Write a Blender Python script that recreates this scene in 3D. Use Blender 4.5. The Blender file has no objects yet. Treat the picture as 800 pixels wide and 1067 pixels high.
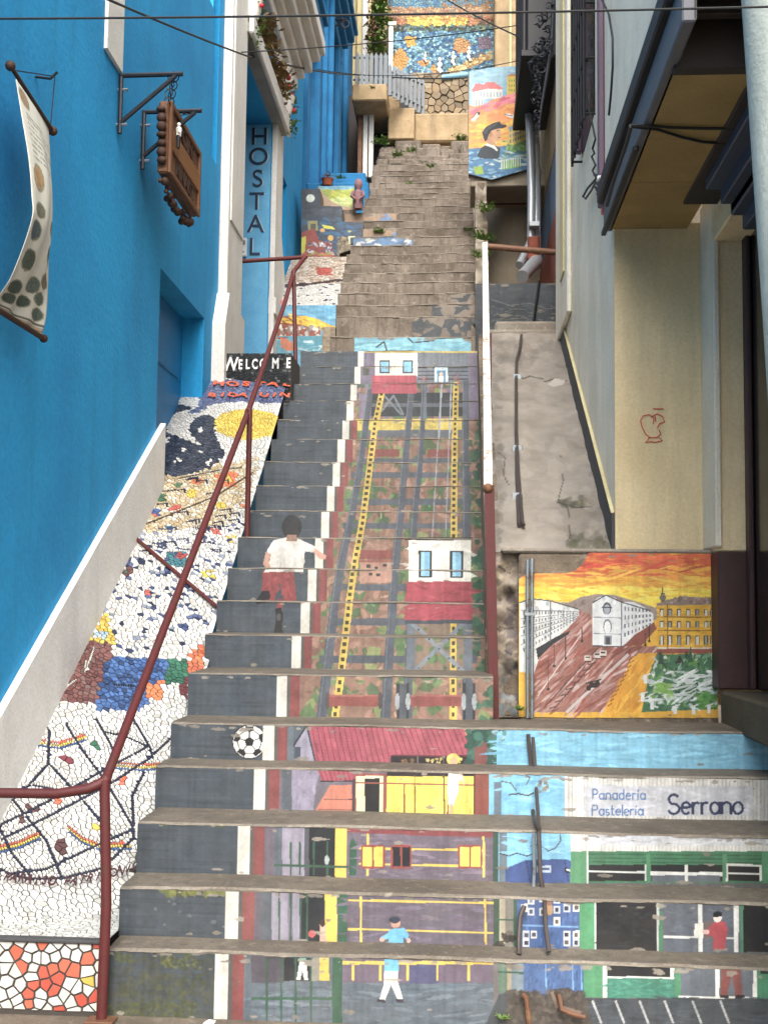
import bpy, math, random
import numpy as np
from mathutils import Vector, Matrix
C = bpy.context.scene
col = C.collection
R = math.radians
rnd = random.Random(7)
nrg = np.random.default_rng(7)

# ------------------------------------------------------------------ camera
F = 1240.0; CX, CY = 400.0, 533.5; H0 = 1.43; ROLL = R(.7)
def _solve():
    vx, vy = 479-CX, -(640-CY)
    c, s = math.cos(ROLL), math.sin(ROLL)
    ux, uy = vx*c-vy*s, vx*s+vy*c
    n = math.sqrt(ux*ux+uy*uy+F*F)
    psi = math.asin(ux/n); return psi, math.asin(-uy/n/math.cos(psi))
PSI, TH = _solve()
RT = Vector((math.cos(PSI), math.sin(PSI), 0))
FW = Vector((-math.sin(PSI)*math.cos(TH), math.cos(PSI)*math.cos(TH), math.sin(TH)))
UP = RT.cross(FW)
CR, SR = math.cos(ROLL), math.sin(ROLL)
CAM = Vector((0, 0, H0))
cd = bpy.data.cameras.new('camera'); cam = bpy.data.objects.new('camera', cd); col.objects.link(cam)
right = RT*CR + UP*SR; up = UP*CR - RT*SR
M = Matrix((right, up, -FW)).transposed().to_4x4(); M.translation = CAM
cam.matrix_world = M
cd.lens = 35; cd.sensor_fit = 'VERTICAL'; cd.sensor_height = 35*1067/F; cd.sensor_width = 35*800/F
cd.clip_end = 600; cd.clip_start = .05
C.camera = cam
# ------------------------------------------------------------------ light
w = bpy.data.worlds.new('World'); C.world = w; w.use_nodes = True
nt = w.node_tree; bg = nt.nodes['Background']
sky = nt.nodes.new('ShaderNodeTexSky'); sky.sky_type = 'NISHITA'; sky.sun_disc = False
SE, SA = R(46), R(176)
sky.sun_elevation = SE; sky.sun_rotation = SA; sky.dust_density = 6; sky.air_density = 1.0; sky.ozone_density = .6
hs = nt.nodes.new('ShaderNodeHueSaturation'); hs.inputs['Saturation'].default_value = .35
nt.links.new(sky.outputs[0], hs.inputs['Color']); nt.links.new(hs.outputs[0], bg.inputs[0])
bg.inputs[1].default_value = .15
sd = bpy.data.lights.new('sun', 'SUN'); sun = bpy.data.objects.new('sun', sd); col.objects.link(sun)
sd.energy = 1.0; sd.angle = R(28); sd.color = (1, .965, .91)
sdir = Vector((math.sin(SA)*math.cos(SE), math.cos(SA)*math.cos(SE), math.sin(SE)))
sun.rotation_euler = sdir.to_track_quat('Z', 'Y').to_euler(); sun.location = (0, -5, 20)
C.view_settings.view_transform = 'Standard'; C.view_settings.look = 'None'
C.view_settings.gamma = 1; C.view_settings.exposure = 1.24
C.view_settings.use_curve_mapping = False

# ------------------------------------------------------------------ projection helpers (used to take measurements)
def ray(px, py):
    x, y = px-CX, -(py-CY)
    u, v = x*CR-y*SR, x*SR+y*CR
    return RT*u + UP*v + FW*F
def P(px, py, Y):
    d = ray(px, py); return CAM + d*(Y/d.y)
def PX(px, py, X):
    d = ray(px, py); return CAM + d*(X/d.x)
def PZ(px, py, Z):
    d = ray(px, py); return CAM + d*((Z-H0)/d.z)
def proj(p):
    q = Vector(p)-CAM; wz = q.dot(FW); u = q.dot(RT)/wz*F; v = q.dot(UP)/wz*F
    return (CX+u*CR+v*SR, CY-(-u*SR+v*CR))
def H(h, k=1.0):
    h = h.lstrip('#'); o = []
    for i in (0, 2, 4):
        c = int(h[i:i+2], 16)/255
        o.append((c/12.92 if c <= .04045 else ((c+.055)/1.055)**2.4)*k)
    return tuple(o)

# ------------------------------------------------------------------ materials
MATS = {}
def nodes(name):
    m = bpy.data.materials.new(name); m.use_nodes = True
    t = m.node_tree; return m, t, t.nodes['Principled BSDF'], t.nodes.new, t.links.new
def ramp(new, pts):
    r = new('ShaderNodeValToRGB'); e = r.color_ramp.elements
    while len(e) < len(pts): e.new(.5)
    for q, (p, c) in zip(e, pts): q.position = p; q.color = (*c, 1) if len(c) == 3 else c
    return r
def noise(new, link, vec, scale, detail=5, rough=.6, stretch=None):
    n = new('ShaderNodeTexNoise'); n.inputs['Scale'].default_value = scale
    n.inputs['Detail'].default_value = detail; n.inputs['Roughness'].default_value = rough
    if stretch:
        mp = new('ShaderNodeMapping'); mp.inputs['Scale'].default_value = stretch
        link(vec, mp.inputs['Vector']); vec = mp.outputs[0]
    link(vec, n.inputs['Vector']); return n
def mixc(new, link, fac, a, b, mode='MIX'):
    x = new('ShaderNodeMix'); x.data_type = 'RGBA'; x.blend_type = mode
    for s, v in ((0, fac), (6, a), (7, b)):
        if hasattr(v, 'links'): link(v, x.inputs[s])
        elif s == 0: x.inputs[0].default_value = v
        else: x.inputs[s].default_value = (*v, 1)
    return x.outputs[2]
def thresh(new, link, src, a, b):
    m = new('ShaderNodeMapRange'); m.inputs[1].default_value = a; m.inputs[2].default_value = b
    link(src, m.inputs[0]); return m.outputs[0]
def bump(new, link, b, src, strength, dist=.01):
    n = new('ShaderNodeBump'); n.inputs['Strength'].default_value = strength; n.inputs['Distance'].default_value = dist
    link(src, n.inputs['Height']); link(n.outputs[0], b.inputs['Normal'])
def plaster(name, base, dark=None, rough=.85, scale=3, streak=.35, bumps=.35, spots=None, fine=60):
    m, t, b, new, link = nodes(name)
    g = new('ShaderNodeNewGeometry').outputs['Position']
    dark = dark or tuple(c*.72 for c in base)
    n1 = noise(new, link, g, scale); n2 = noise(new, link, g, 1.3, 6, .65, (4, 4, .35)); n3 = noise(new, link, g, fine, 4)
    c = mixc(new, link, thresh(new, link, n1.outputs[0], .35, .75), base, dark)
    c = mixc(new, link, thresh(new, link, n2.outputs[0], .5, .8), c, tuple(x*(1-streak) for x in base))
    f = mixc(new, link, thresh(new, link, n3.outputs[0], .2, .8), (.86,)*3, (1.1,)*3)
    c = mixc(new, link, 1.0, c, f, 'MULTIPLY')
    if spots:
        n4 = noise(new, link, g, 5.5, 8, .7); c = mixc(new, link, thresh(new, link, n4.outputs[0], .66, .70), c, spots)
    link(c, b.inputs['Base Color']); b.inputs['Roughness'].default_value = rough
    ad = new('ShaderNodeMath'); ad.operation = 'ADD'; link(n1.outputs[0], ad.inputs[0]); link(n3.outputs[0], ad.inputs[1])
    bump(new, link, b, ad.outputs[0], bumps, .008)
    MATS[name] = m; return m
def concrete(name, base, dark, light, moss=None, streaky=True):
    m, t, b, new, link = nodes(name)
    g = new('ShaderNodeNewGeometry').outputs['Position']
    n1 = noise(new, link, g, 2.2, 7, .65); n2 = noise(new, link, g, 6, 6, .7, (3.2, 3.2, .5) if streaky else None)
    n3 = noise(new, link, g, 90, 3); n4 = noise(new, link, g, 17, 6, .7)
    c = mixc(new, link, thresh(new, link, n1.outputs[0], .38, .66), base, dark)
    c = mixc(new, link, thresh(new, link, n2.outputs[0], .48, .72), c, dark)
    c = mixc(new, link, thresh(new, link, n4.outputs[0], .55, .75), c, light)
    f = mixc(new, link, thresh(new, link, n3.outputs[0], .25, .75), (.8,)*3, (1.15,)*3)
    c = mixc(new, link, 1.0, c, f, 'MULTIPLY')
    if moss:
        n5 = noise(new, link, g, 4.5, 8, .7); c = mixc(new, link, thresh(new, link, n5.outputs[0], .63, .72), c, moss)
    link(c, b.inputs['Base Color']); b.inputs['Roughness'].default_value = .9
    ad = new('ShaderNodeMath'); ad.operation = 'ADD'; link(n4.outputs[0], ad.inputs[0]); link(n3.outputs[0], ad.inputs[1])
    bump(new, link, b, ad.outputs[0], .6, .01)
    MATS[name] = m; return m
def simple(name, base, rough=.5, metal=0, var=.2, scale=25, rust=None, bumps=.15, grain=None):
    m, t, b, new, link = nodes(name)
    g = new('ShaderNodeNewGeometry').outputs['Position']
    n = noise(new, link, g, scale, 5, .6, grain)
    c = mixc(new, link, n.outputs[0], tuple(x*(1-var) for x in base), tuple(x*(1+var) for x in base))
    if rust:
        n4 = noise(new, link, g, 14, 8, .7); c = mixc(new, link, thresh(new, link, n4.outputs[0], .53, .64), c, rust)
    link(c, b.inputs['Base Color']); b.inputs['Roughness'].default_value = rough; b.inputs['Metallic'].default_value = metal
    bump(new, link, b, n.outputs[0], bumps, .004)
    MATS[name] = m; return m
def attrmat(name, rough=.6, var=.16, scale=40, worn=None, bumps=.2, coat=0, sat=.84, val=1.0, dust=0):
    m, t, b, new, link = nodes(name)
    a = new('ShaderNodeAttribute'); a.attribute_name = 'Col'
    g = new('ShaderNodeNewGeometry').outputs['Position']
    n = noise(new, link, g, scale, 5, .65); n1 = noise(new, link, g, 7, 6, .7)
    f = mixc(new, link, n.outputs[0], (1-var,)*3, (1+var,)*3)
    hs = new('ShaderNodeHueSaturation'); hs.inputs['Saturation'].default_value = sat; hs.inputs['Value'].default_value = val; link(a.outputs['Color'], hs.inputs['Color'])
    c = mixc(new, link, 1.0, hs.outputs[0], f, 'MULTIPLY')
    f2 = mixc(new, link, thresh(new, link, n1.outputs[0], .3, .8), (1.06,)*3, (.85, .84, .82))
    c = mixc(new, link, 1.0, c, f2, 'MULTIPLY')
    if worn:
        n4 = noise(new, link, g, 11, 9, .75); c = mixc(new, link, thresh(new, link, n4.outputs[0], .665, .69), c, worn)
    if dust:
        n5 = noise(new, link, g, 3.2, 9, .72); c = mixc(new, link, thresh(new, link, n5.outputs[0], .42, .8), c, mixc(new, link, dust, c, H('#8f8778')))
    link(c, b.inputs['Base Color']); b.inputs['Roughness'].default_value = rough
    b.inputs['Coat Weight'].default_value = coat
    bump(new, link, b, n.outputs[0], bumps, .004)
    MATS[name] = m; return m

CONC = H('#8c8376')
plaster('blue_plaster', H('#1e9ad2'), H('#1584bd'), streak=.28, scale=1.3, bumps=.4, fine=30, spots=H('#2e9ccb'))
plaster('deep_blue_plaster', H('#2477a8'), H('#1c5f8c'), streak=.35, scale=4, spots=H('#5f93b0'))
plaster('blue_door_paint', H('#1676b0'), rough=.5, streak=.15)
plaster('dusty_blue_plaster', H('#70b2d4'), H('#5c9fc6'), streak=.2, scale=6)
plaster('white_plaster', H('#e4e1d9'), H('#d2cdc3'), streak=.2, scale=3)
plaster('plinth_white', H('#eceae6'), H('#dad7d0'), streak=.25, scale=4)
plaster('grey_soffit', H('#9a988f'), streak=.1)
plaster('cream_plaster', H('#e4d2ab'), H('#c9b48a'), streak=.34, scale=2.0, spots=H('#b59f78'), bumps=.5)
plaster('pale_plaster', H('#e3dccb'), H('#cac3b0'), streak=.3, scale=2.2, spots=H('#b5ae9a'))
plaster('pale_yellow_plaster', H('#d3c699'), H('#c0b183'), streak=.2, scale=3)
plaster('tan_board', H('#a58a58'), H('#8d7445'), streak=.25, scale=3, bumps=.2, spots=H('#8f7646'))
plaster('tan_plaster', H('#ae9674'), H('#84704f'), streak=.45, scale=5, spots=H('#6f5e48'), bumps=.9)
plaster('maroon_paint', H('#402726'), H('#34201f'), rough=.55, scale=6, spots=H('#54403a'))
plaster('dark_step_paint', H('#4d4636'), H('#363228'), scale=6, spots=H('#7a705f'))
plaster('slate_paint', H('#4b4a4b'), H('#3b3a3b'), scale=4, streak=.2)
plaster('red_plaster', H('#96503e'), H('#74402f'), scale=5, spots=H('#b58972'))
plaster('grey_blue_plaster', H('#6c7d92'), H('#5a6b80'), scale=4)
plaster('beige_render', H('#a99c88'), H('#8f8370'), scale=4, streak=.3)
plaster('blue_column_paint', H('#a9aea6'), H('#939a93'), rough=.55, scale=4, streak=.2)
concrete('stair_concrete', H('#82766a'), H('#544a3f'), H('#9c9285'), streaky=True)
concrete('lower_concrete', H('#6f665a'), H('#544c42'), H('#85796b'), moss=H('#4d4c2e'))
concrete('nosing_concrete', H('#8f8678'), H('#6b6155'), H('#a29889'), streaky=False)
concrete('slab_concrete', H('#958b7d'), H('#7b7165'), H('#a89e91'), streaky=False)
concrete('rubble', H('#8a7c6a'), H('#54483d'), H('#a5988a'), streaky=False)
concrete('pavement_concrete', H('#75695b'), H('#584e42'), H('#8a7e70'), moss=H('#57552e'), streaky=False)
attrmat('mural_paint', worn=None, var=.17, dust=.09, val=.9)
attrmat('mural_worn', worn=H('#8a8175'), var=.2, dust=.14, val=.9)
attrmat('mosaic_tile', rough=.3, var=.10, scale=30, bumps=.05, coat=.12, sat=.88, val=.84)
attrmat('wall_mural', worn=None, var=.12, dust=.12, sat=.95)
attrmat('stone_face', rough=.9, var=.3, scale=30, bumps=.9)
simple('grout', H('#47423d'), .95, scale=80)
simple('red_pipe', H('#541f1e'), .6, 0, .25, 30, rust=H('#4c2a20'))
simple('white_pipe', H('#d5d0c8'), .5, 0, .12, 30, rust=H('#a3785c'))
simple('brown_pipe', H('#6e4c38'), .6, .2, .3, 30, rust=H('#8e6a4a'))
simple('steel', H('#9aa0a3'), .4, .7, .2, 40, rust=H('#75685c'))
simple('conduit', H('#4d4440'), .55, .3, .3, 40)
simple('black_iron', H('#1c1b1e'), .55, .3, .3, 30)
simple('dark_iron', H('#2b2e35'), .5, .5, .3, 30)
simple('dark_wood_and_shade', H('#2a2220'), .7, 0, .35, 12, grain=(1, 1, 8))  # ceiling wood, also the dark tone of the painted-in shade pieces
simple('sign_wood', H('#6b452a'), .6, 0, .4, 22, grain=(8, 1, 8), bumps=.5)
simple('sign_wood_light', H('#85572f'), .6, 0, .3, 22, grain=(8, 1, 8), bumps=.5)
simple('carved_dark', H('#3d2415'), .7, 0, .3, 30)
simple('wire', H('#16181a'), .6, 0, .1)
simple('grey_fascia', H('#5c5c62'), .6, 0, .15, 8)
simple('purple_conduit', H('#5a4656'), .6, 0, .15, 15)
simple('cornice_blue', H('#344054'), .55, 0, .2, 14)
simple('fence_grey', H('#757b80'), .7, 0, .2, 18, grain=(4, 4, .5))
simple('white_wood', H('#d8d6d0'), .7, 0, .12, 18)
simple('galv_pipe', H('#a9adb0'), .4, .5, .15, 25)
simple('letter_navy', H('#1d2c58'), .6)
simple('letter_blue', H('#3f6fa6'), .6)
simple('letter_white', H('#e4e2dc'), .5)
simple('letter_orange', H('#c85a3c'), .45)
simple('letter_maroon', H('#4a2a2a'), .4)
simple('letter_dark_blue', H('#183048'), .6); simple('letter_pale', H('#b9cdd8'), .6)
simple('red_paint_line', H('#c2503f'), .7)
simple('leaf', H('#5f7a34'), .6, 0, .4, 40)
simple('dry_leaf', H('#7d6640'), .8, 0, .4, 40)
simple('terracotta', H('#a85a3c'), .8)
simple('flower_red', H('#b3202c'), .6)
simple('black_glass', H('#0e0e12'), .15, 0, .2)
simple('white_plastic', H('#dcdcd8'), .4, 0, .05)
simple('red_plastic', H('#c22a2a'), .4); simple('green_plastic', H('#2f9a5a'), .4); simple('blue_plastic', H('#3a6fc0'), .4)
simple('beam_blue', H('#6f9fb5'), .5, 0, .2)

# ------------------------------------------------------------------ mesh building
class MB:
    def __init__(s): s.v = []; s.f = []; s.c = []; s.cur = None
    def add(s, vs, fs):
        o = len(s.v); s.v += [tuple(v) for v in vs]; s.f += [tuple(i+o for i in f) for f in fs]
        s.c += [s.cur]*len(fs); return s
    def quad(s, a, b, c, d): return s.add([a, b, c, d], [(0, 1, 2, 3)])
    def box(s, x0, x1, y0, y1, z0, z1):
        x0, x1 = sorted((x0, x1)); y0, y1 = sorted((y0, y1)); z0, z1 = sorted((z0, z1))
        return s.add([(x, y, z) for z in (z0, z1) for y in (y0, y1) for x in (x0, x1)],
                     [(0, 2, 3, 1), (4, 5, 7, 6), (0, 1, 5, 4), (2, 6, 7, 3), (0, 4, 6, 2), (1, 3, 7, 5)])
    def bbox(s, x0, x1, y0, y1, z0, z1, b=.01):      # chamfered box
        x0, x1 = sorted((x0, x1)); y0, y1 = sorted((y0, y1)); z0, z1 = sorted((z0, z1))
        b = min(b, (x1-x0)*.4, (y1-y0)*.4, (z1-z0)*.4)
        import itertools
        vs = []; idx = {}
        for sx, sy, sz in itertools.product((0, 1), repeat=3):
            X, Y, Z = (x0, x1)[sx], (y0, y1)[sy], (z0, z1)[sz]
            dx, dy, dz = (b, -b)[sx], (b, -b)[sy], (b, -b)[sz]
            for ax, p in enumerate(((X, Y+dy, Z+dz), (X+dx, Y, Z+dz), (X+dx, Y+dy, Z))):
                idx[sx, sy, sz, ax] = len(vs); vs.append(p)
        fs = []
        for ax in range(3):
            o = [a for a in range(3) if a != ax]
            for e in (0, 1):
                q = []
                for a, c in ((0, 0), (1, 0), (1, 1), (0, 1)):
                    k = [0]*3; k[ax] = e; k[o[0]] = a; k[o[1]] = c; q.append(idx[k[0], k[1], k[2], ax])
                fs.append(q)
        for ax in range(3):          # edges along ax
            o = [a for a in range(3) if a != ax]
            for a in (0, 1):
                for c in (0, 1):
                    k0 = [0]*3; k0[o[0]] = a; k0[o[1]] = c; k1 = list(k0); k1[ax] = 1
                    fs.append((idx[(*k0, o[0])], idx[(*k1, o[0])], idx[(*k1, o[1])], idx[(*k0, o[1])]))
        for sx, sy, sz in itertools.product((0, 1), repeat=3):
            fs.append(tuple(idx[sx, sy, sz, a] for a in range(3)))
        return s.add(vs, fs)
    def prism(s, pts, ext):                            # pts: planar 3D polygon, ext: extrusion vector
        n = len(pts); e = Vector(ext); a = [Vector(p) for p in pts]; b = [p+e for p in a]
        return s.add(a+b, [tuple(range(n)), tuple(range(2*n-1, n-1, -1))] + [(i, i+n, (i+1) % n+n, (i+1) % n) for i in range(n)])
    def tube(s, pts, r, seg=10, close=False):
        pts = [Vector(p) for p in pts]; n = len(pts); vs = []; fs = []
        rr = r if isinstance(r, (list, tuple)) else [r]*n
        prev = None
        for i, p in enumerate(pts):
            d = (pts[min(i+1, n-1)]-pts[max(i-1, 0)]).normalized()
            if prev is None:
                h = Vector((0, 0, 1)) if abs(d.z) < .9 else Vector((1, 0, 0))
                u = d.cross(h).normalized()
            else:
                u = (prev-d*prev.dot(d)).normalized()
            prev = u; v = d.cross(u)
            for k in range(seg):
                a = 2*math.pi*k/seg; vs.append(p+(u*math.cos(a)+v*math.sin(a))*rr[i])
        for i in range(n-1):
            for k in range(seg):
                fs.append((i*seg+k, i*seg+(k+1) % seg, (i+1)*seg+(k+1) % seg, (i+1)*seg+k))
        fs += [tuple(range(seg-1, -1, -1)), tuple((n-1)*seg+k for k in range(seg))]
        return s.add(vs, fs)
    def ball(s, c, r, seg=12, rings=8):
        r = (r, r, r) if not isinstance(r, (list, tuple)) else r
        vs = []; fs = []
        for i in range(rings+1):
            t = math.pi*i/rings
            for k in range(seg):
                a = 2*math.pi*k/seg
                vs.append((c[0]+r[0]*math.sin(t)*math.cos(a), c[1]+r[1]*math.sin(t)*math.sin(a), c[2]+r[2]*math.cos(t)))
        for i in range(rings):
            for k in range(seg): fs.append((i*seg+k, (i+1)*seg+k, (i+1)*seg+(k+1) % seg, i*seg+(k+1) % seg))
        return s.add(vs, fs)
    def ring(s, c, n, r0, r1, seg=16, t=6):            # torus with axis n
        n = Vector(n).normalized(); h = Vector((0, 0, 1)) if abs(n.z) < .9 else Vector((1, 0, 0))
        u = n.cross(h).normalized(); v = n.cross(u); vs = []; fs = []
        for i in range(seg):
            a = 2*math.pi*i/seg; d = u*math.cos(a)+v*math.sin(a)
            for k in range(t):
                b = 2*math.pi*k/t; vs.append(Vector(c)+d*(r0+r1*math.cos(b))+n*r1*math.sin(b))
        for i in range(seg):
            for k in range(t):
                j = (i+1) % seg; l = (k+1) % t; fs.append((i*t+k, j*t+k, j*t+l, i*t+l))
        return s.add(vs, fs)
    mi = None
    def build(s, name, mat, parent=None, smooth=False, recalc=True):
        me = bpy.data.meshes.new(name); me.from_pydata([tuple(v) for v in s.v], [], s.f)
        if any(c is not None for c in s.c):
            a = me.attributes.new('Col', 'FLOAT_COLOR', 'FACE')
            a.data.foreach_set('color', [x for c in s.c for x in (*(c or (.5, .5, .5)), 1.0)])
        if recalc:
            import bmesh
            bm = bmesh.new(); bm.from_mesh(me); bmesh.ops.recalc_face_normals(bm, faces=bm.faces); bm.to_mesh(me); bm.free()
        return link_mesh(name, me, mat, parent, smooth)
def link_mesh(name, me, mat, parent=None, smooth=False):
    o = bpy.data.objects.new(name, me); col.objects.link(o)
    me.materials.append(MATS[mat] if isinstance(mat, str) else mat)
    if smooth: me.polygons.foreach_set('use_smooth', [True]*len(me.polygons)); me.set_sharp_from_angle(angle=R(40))
    if parent:
        o.parent = parent
        if parent.type == 'EMPTY': o.matrix_parent_inverse = Matrix.Translation(parent.location).inverted()
    return o
def tag(o, label=None, cat=None, group=None, kind=None):
    if label: o['label'] = label; o['kind'] = 'thing'
    if cat: o['category'] = cat
    if group: o['group'] = group
    if kind: o['kind'] = kind
    return o
def thing(name, label, cat, loc=(0, 0, 0), group=None):
    o = bpy.data.objects.new(name, None); col.objects.link(o); o.location = loc; o.empty_display_size = .1
    return tag(o, label, cat, group)
def text(s, name, mat, O, U, V, size, parent=None, depth=.003, bold=0, spacing=1.0, sx=1.0):
    cu = bpy.data.curves.new(name, 'FONT'); cu.body = s; cu.size = size; cu.extrude = depth; cu.align_x = 'CENTER'; cu.align_y = 'CENTER'
    cu.offset = bold; cu.space_character = spacing
    t = bpy.data.objects.new(name, cu); col.objects.link(t)
    bpy.context.view_layer.update()
    me = bpy.data.meshes.new_from_object(t.evaluated_get(bpy.context.evaluated_depsgraph_get()))
    bpy.data.objects.remove(t); bpy.data.curves.remove(cu)
    U = Vector(U).normalized(); V = Vector(V).normalized(); N = U.cross(V)
    m = Matrix((U*sx, V, N)).transposed().to_4x4(); m.translation = Vector(O); me.transform(m)
    me.materials.clear()
    return me
def join_meshes(name, mes, mat, parent):
    b = MB()
    for me in mes: b.add([v.co[:] for v in me.vertices], [tuple(p.vertices) for p in me.polygons]); bpy.data.meshes.remove(me)
    return b.build(name, mat, parent, recalc=False)

# ------------------------------------------------------------------ painted surfaces: a fine grid whose vertices carry paint colours
def smooth_noise(nv, nu, cell):
    a = nrg.random((int(nv/cell)+3, int(nu/cell)+3))
    y = np.arange(nv)/cell; x = np.arange(nu)/cell; yi = y.astype(int); xi = x.astype(int); fy = (y-yi)[:, None]; fx = (x-xi)[None, :]
    fy = fy*fy*(3-2*fy); fx = fx*fx*(3-2*fx)
    return (a[yi][:, xi]*(1-fy)*(1-fx)+a[yi][:, xi+1]*(1-fy)*fx+a[yi+1][:, xi]*fy*(1-fx)+a[yi+1][:, xi+1]*fy*fx)
def arc(cx, cy, rx, ry, a0, a1, n=12): return [(cx+rx*math.cos(R(a0+(a1-a0)*k/n)), cy+ry*math.sin(R(a0+(a1-a0)*k/n))) for k in range(n+1)]
STROKES = {'P': (.5, [[(0, 0), (0, 1)], [(0, 1), (.25, 1)]+arc(.25, .75, .25, .25, 90, -90)+[(0, .5)]]),
    'a': (.5, [arc(.24, .3, .24, .3, 0, 360), [(.48, .6), (.5, 0)]]), 'n': (.46, [[(0, .6), (0, 0)], [(0, .4)]+arc(.23, .38, .22, .22, 150, 0)+[(.46, 0)]]),
    'd': (.5, [arc(.24, .3, .24, .3, 0, 360), [(.49, 1), (.5, 0)]]), 'e': (.48, [[(.02, .32), (.46, .34)]+arc(.24, .3, .23, .3, 10, 310)]),
    'r': (.34, [[(0, .6), (.01, 0)], [(.01, .36)]+arc(.22, .38, .2, .2, 150, 60)]), 'i': (.06, [[(.03, .6), (.03, 0)]]), '\u00ed': (.1, [[(.03, .6), (.03, 0)], [(.0, .78), (.14, .98)]]),
    's': (.36, [arc(.18, .45, .16, .14, 40, 200)+arc(.18, .15, .17, .15, 130, -150)]), 't': (.34, [[(.15, .95), (.15, .1), (.25, 0), (.33, .03)], [(0, .62), (.32, .62)]]), 'l': (.06, [[(.03, 1), (.03, 0)]]),
    'S': (.56, [arc(.28, .76, .26, .24, 35, 220)+arc(.28, .26, .28, .26, 110, -160)]), 'o': (.5, [arc(.25, .3, .25, .3, 0, 360)])}
class Canvas:
    def __init__(s, O, U, V, w, h, res, base):
        s.O, s.U, s.V = Vector(O), Vector(U).normalized(), Vector(V).normalized(); s.N = s.U.cross(s.V)
        s.nu, s.nv = max(2, int(w/res)+1), max(2, int(h/res)+1); s.w, s.h = w, h
        s.A = np.empty((s.nv, s.nu, 3)); s.A[:] = base
        s.gu = np.linspace(0, w, s.nu); s.gv = np.linspace(0, h, s.nv)
    def uv(s, p):
        d = ray(*p); t = (s.O-CAM).dot(s.N)/d.dot(s.N); q = CAM+d*t-s.O; return (q.dot(s.U), q.dot(s.V))
    def fill(s, pts, c, a=1.0):
        xs = [p[0] for p in pts]; ys = [p[1] for p in pts]
        i0, i1 = np.searchsorted(s.gu, [min(xs), max(xs)]); j0, j1 = np.searchsorted(s.gv, [min(ys), max(ys)])
        if i1 <= i0 or j1 <= j0: return
        X = s.gu[i0:i1][None, :]; Y = s.gv[j0:j1][:, None]; ins = np.zeros((j1-j0, i1-i0), bool)
        n = len(pts)
        for k in range(n):
            (xa, ya), (xb, yb) = pts[k], pts[(k+1) % n]
            if ya == yb: continue
            ins ^= ((ya > Y) != (yb > Y)) & (X < (xb-xa)*(Y-ya)/(yb-ya)+xa)
        sub = s.A[j0:j1, i0:i1]; sub[ins] = sub[ins]*(1-a)+np.array(c)*a
    def c(s, c): return H(c) if isinstance(c, str) else c
    def poly(s, pts, c, a=1.0): s.fill([s.uv(p) for p in pts], s.c(c), a)
    def rect(s, x0, y0, x1, y1, c, a=1.0): s.poly([(x0, y0), (x1, y0), (x1, y1), (x0, y1)], c, a)
    def ell(s, cx, cy, rx, ry, c, a=1.0, ang=0, n=20):
        ca, sa = math.cos(ang), math.sin(ang)
        s.poly([(cx+rx*math.cos(t)*ca-ry*math.sin(t)*sa, cy+rx*math.cos(t)*sa+ry*math.sin(t)*ca) for t in [2*math.pi*k/n for k in range(n)]], c, a)
    def line(s, pts, w, c, a=1.0):
        for (x0, y0), (x1, y1) in zip(pts, pts[1:]):
            dx, dy = x1-x0, y1-y0; l = math.hypot(dx, dy) or 1; nx, ny = -dy/l*w/2, dx/l*w/2; ex, ey = dx/l*w*.2, dy/l*w*.2
            s.poly([(x0+nx-ex, y0+ny-ey), (x1+nx+ex, y1+ny+ey), (x1-nx+ex, y1-ny+ey), (x0-nx-ex, y0-ny-ey)], c, a)
    def strokes(s, x0, y0, x1, y1, n, cols, L, W, ang=0, av=.4, a=.8, inside=None):
        for _ in range(n):
            x, y = rnd.uniform(x0, x1), rnd.uniform(y0, y1)
            if inside and not pip((x, y), inside): continue
            t = ang+rnd.uniform(-av, av); l = L*rnd.uniform(.4, 1.3)/2; w = W*rnd.uniform(.5, 1.4)/2
            dx, dy = math.cos(t), math.sin(t)
            c = s.c(rnd.choice(cols)); k = rnd.uniform(.85, 1.15); c = tuple(q*k for q in c)
            s.poly([(x-dx*l, y-dy*l), (x-dx*l*.5-dy*w, y-dy*l*.5+dx*w), (x+dx*l*.6-dy*w, y+dy*l*.6+dx*w), (x+dx*l, y+dy*l), (x+dx*l*.4+dy*w, y+dy*l*.4-dx*w), (x-dx*l*.6+dy*w, y-dy*l*.6-dx*w)], c, a)
    def blobs(s, x0, y0, x1, y1, n, cols, r, a=.9, inside=None):
        for _ in range(n):
            x, y = rnd.uniform(x0, x1), rnd.uniform(y0, y1)
            if inside and not pip((x, y), inside): continue
            q = r*rnd.uniform(.4, 1.2); m = rnd.randint(6, 9)
            s.poly([(x+q*rnd.uniform(.5, 1.2)*math.cos(2*math.pi*k/m), y+q*rnd.uniform(.5, 1.2)*math.sin(2*math.pi*k/m)) for k in range(m)], rnd.choice(cols), a)
    def hand(s, txt, x, y, h, w, colr, sp=.2):
        """hand lettering in single brush strokes: x, y = left end of the base line, h = capital height"""
        for ch in txt:
            wd, strokes = STROKES[ch]
            for st_ in strokes: s.line([(x+px_*h+rnd.uniform(-.12, .12), y-py_*h+rnd.uniform(-.12, .12)) for px_, py_ in st_], w, colr)
            x += (wd+sp)*h
        return x
    def grime(s, amp=.10, cell=14):
        f = 1+amp*(smooth_noise(s.nv, s.nu, cell)-.5)*2+amp*.7*(smooth_noise(s.nv, s.nu, max(2, cell/5))-.5)*2
        st = 1+amp*.8*(smooth_noise(s.nv*0+1, s.nu, 4)-.5)*2
        s.A *= f[..., None]*st[..., None]
        s.A += (nrg.random(s.A.shape)-.5)*.02*s.A.mean()
        np.clip(s.A, .004, .85, out=s.A)
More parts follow.
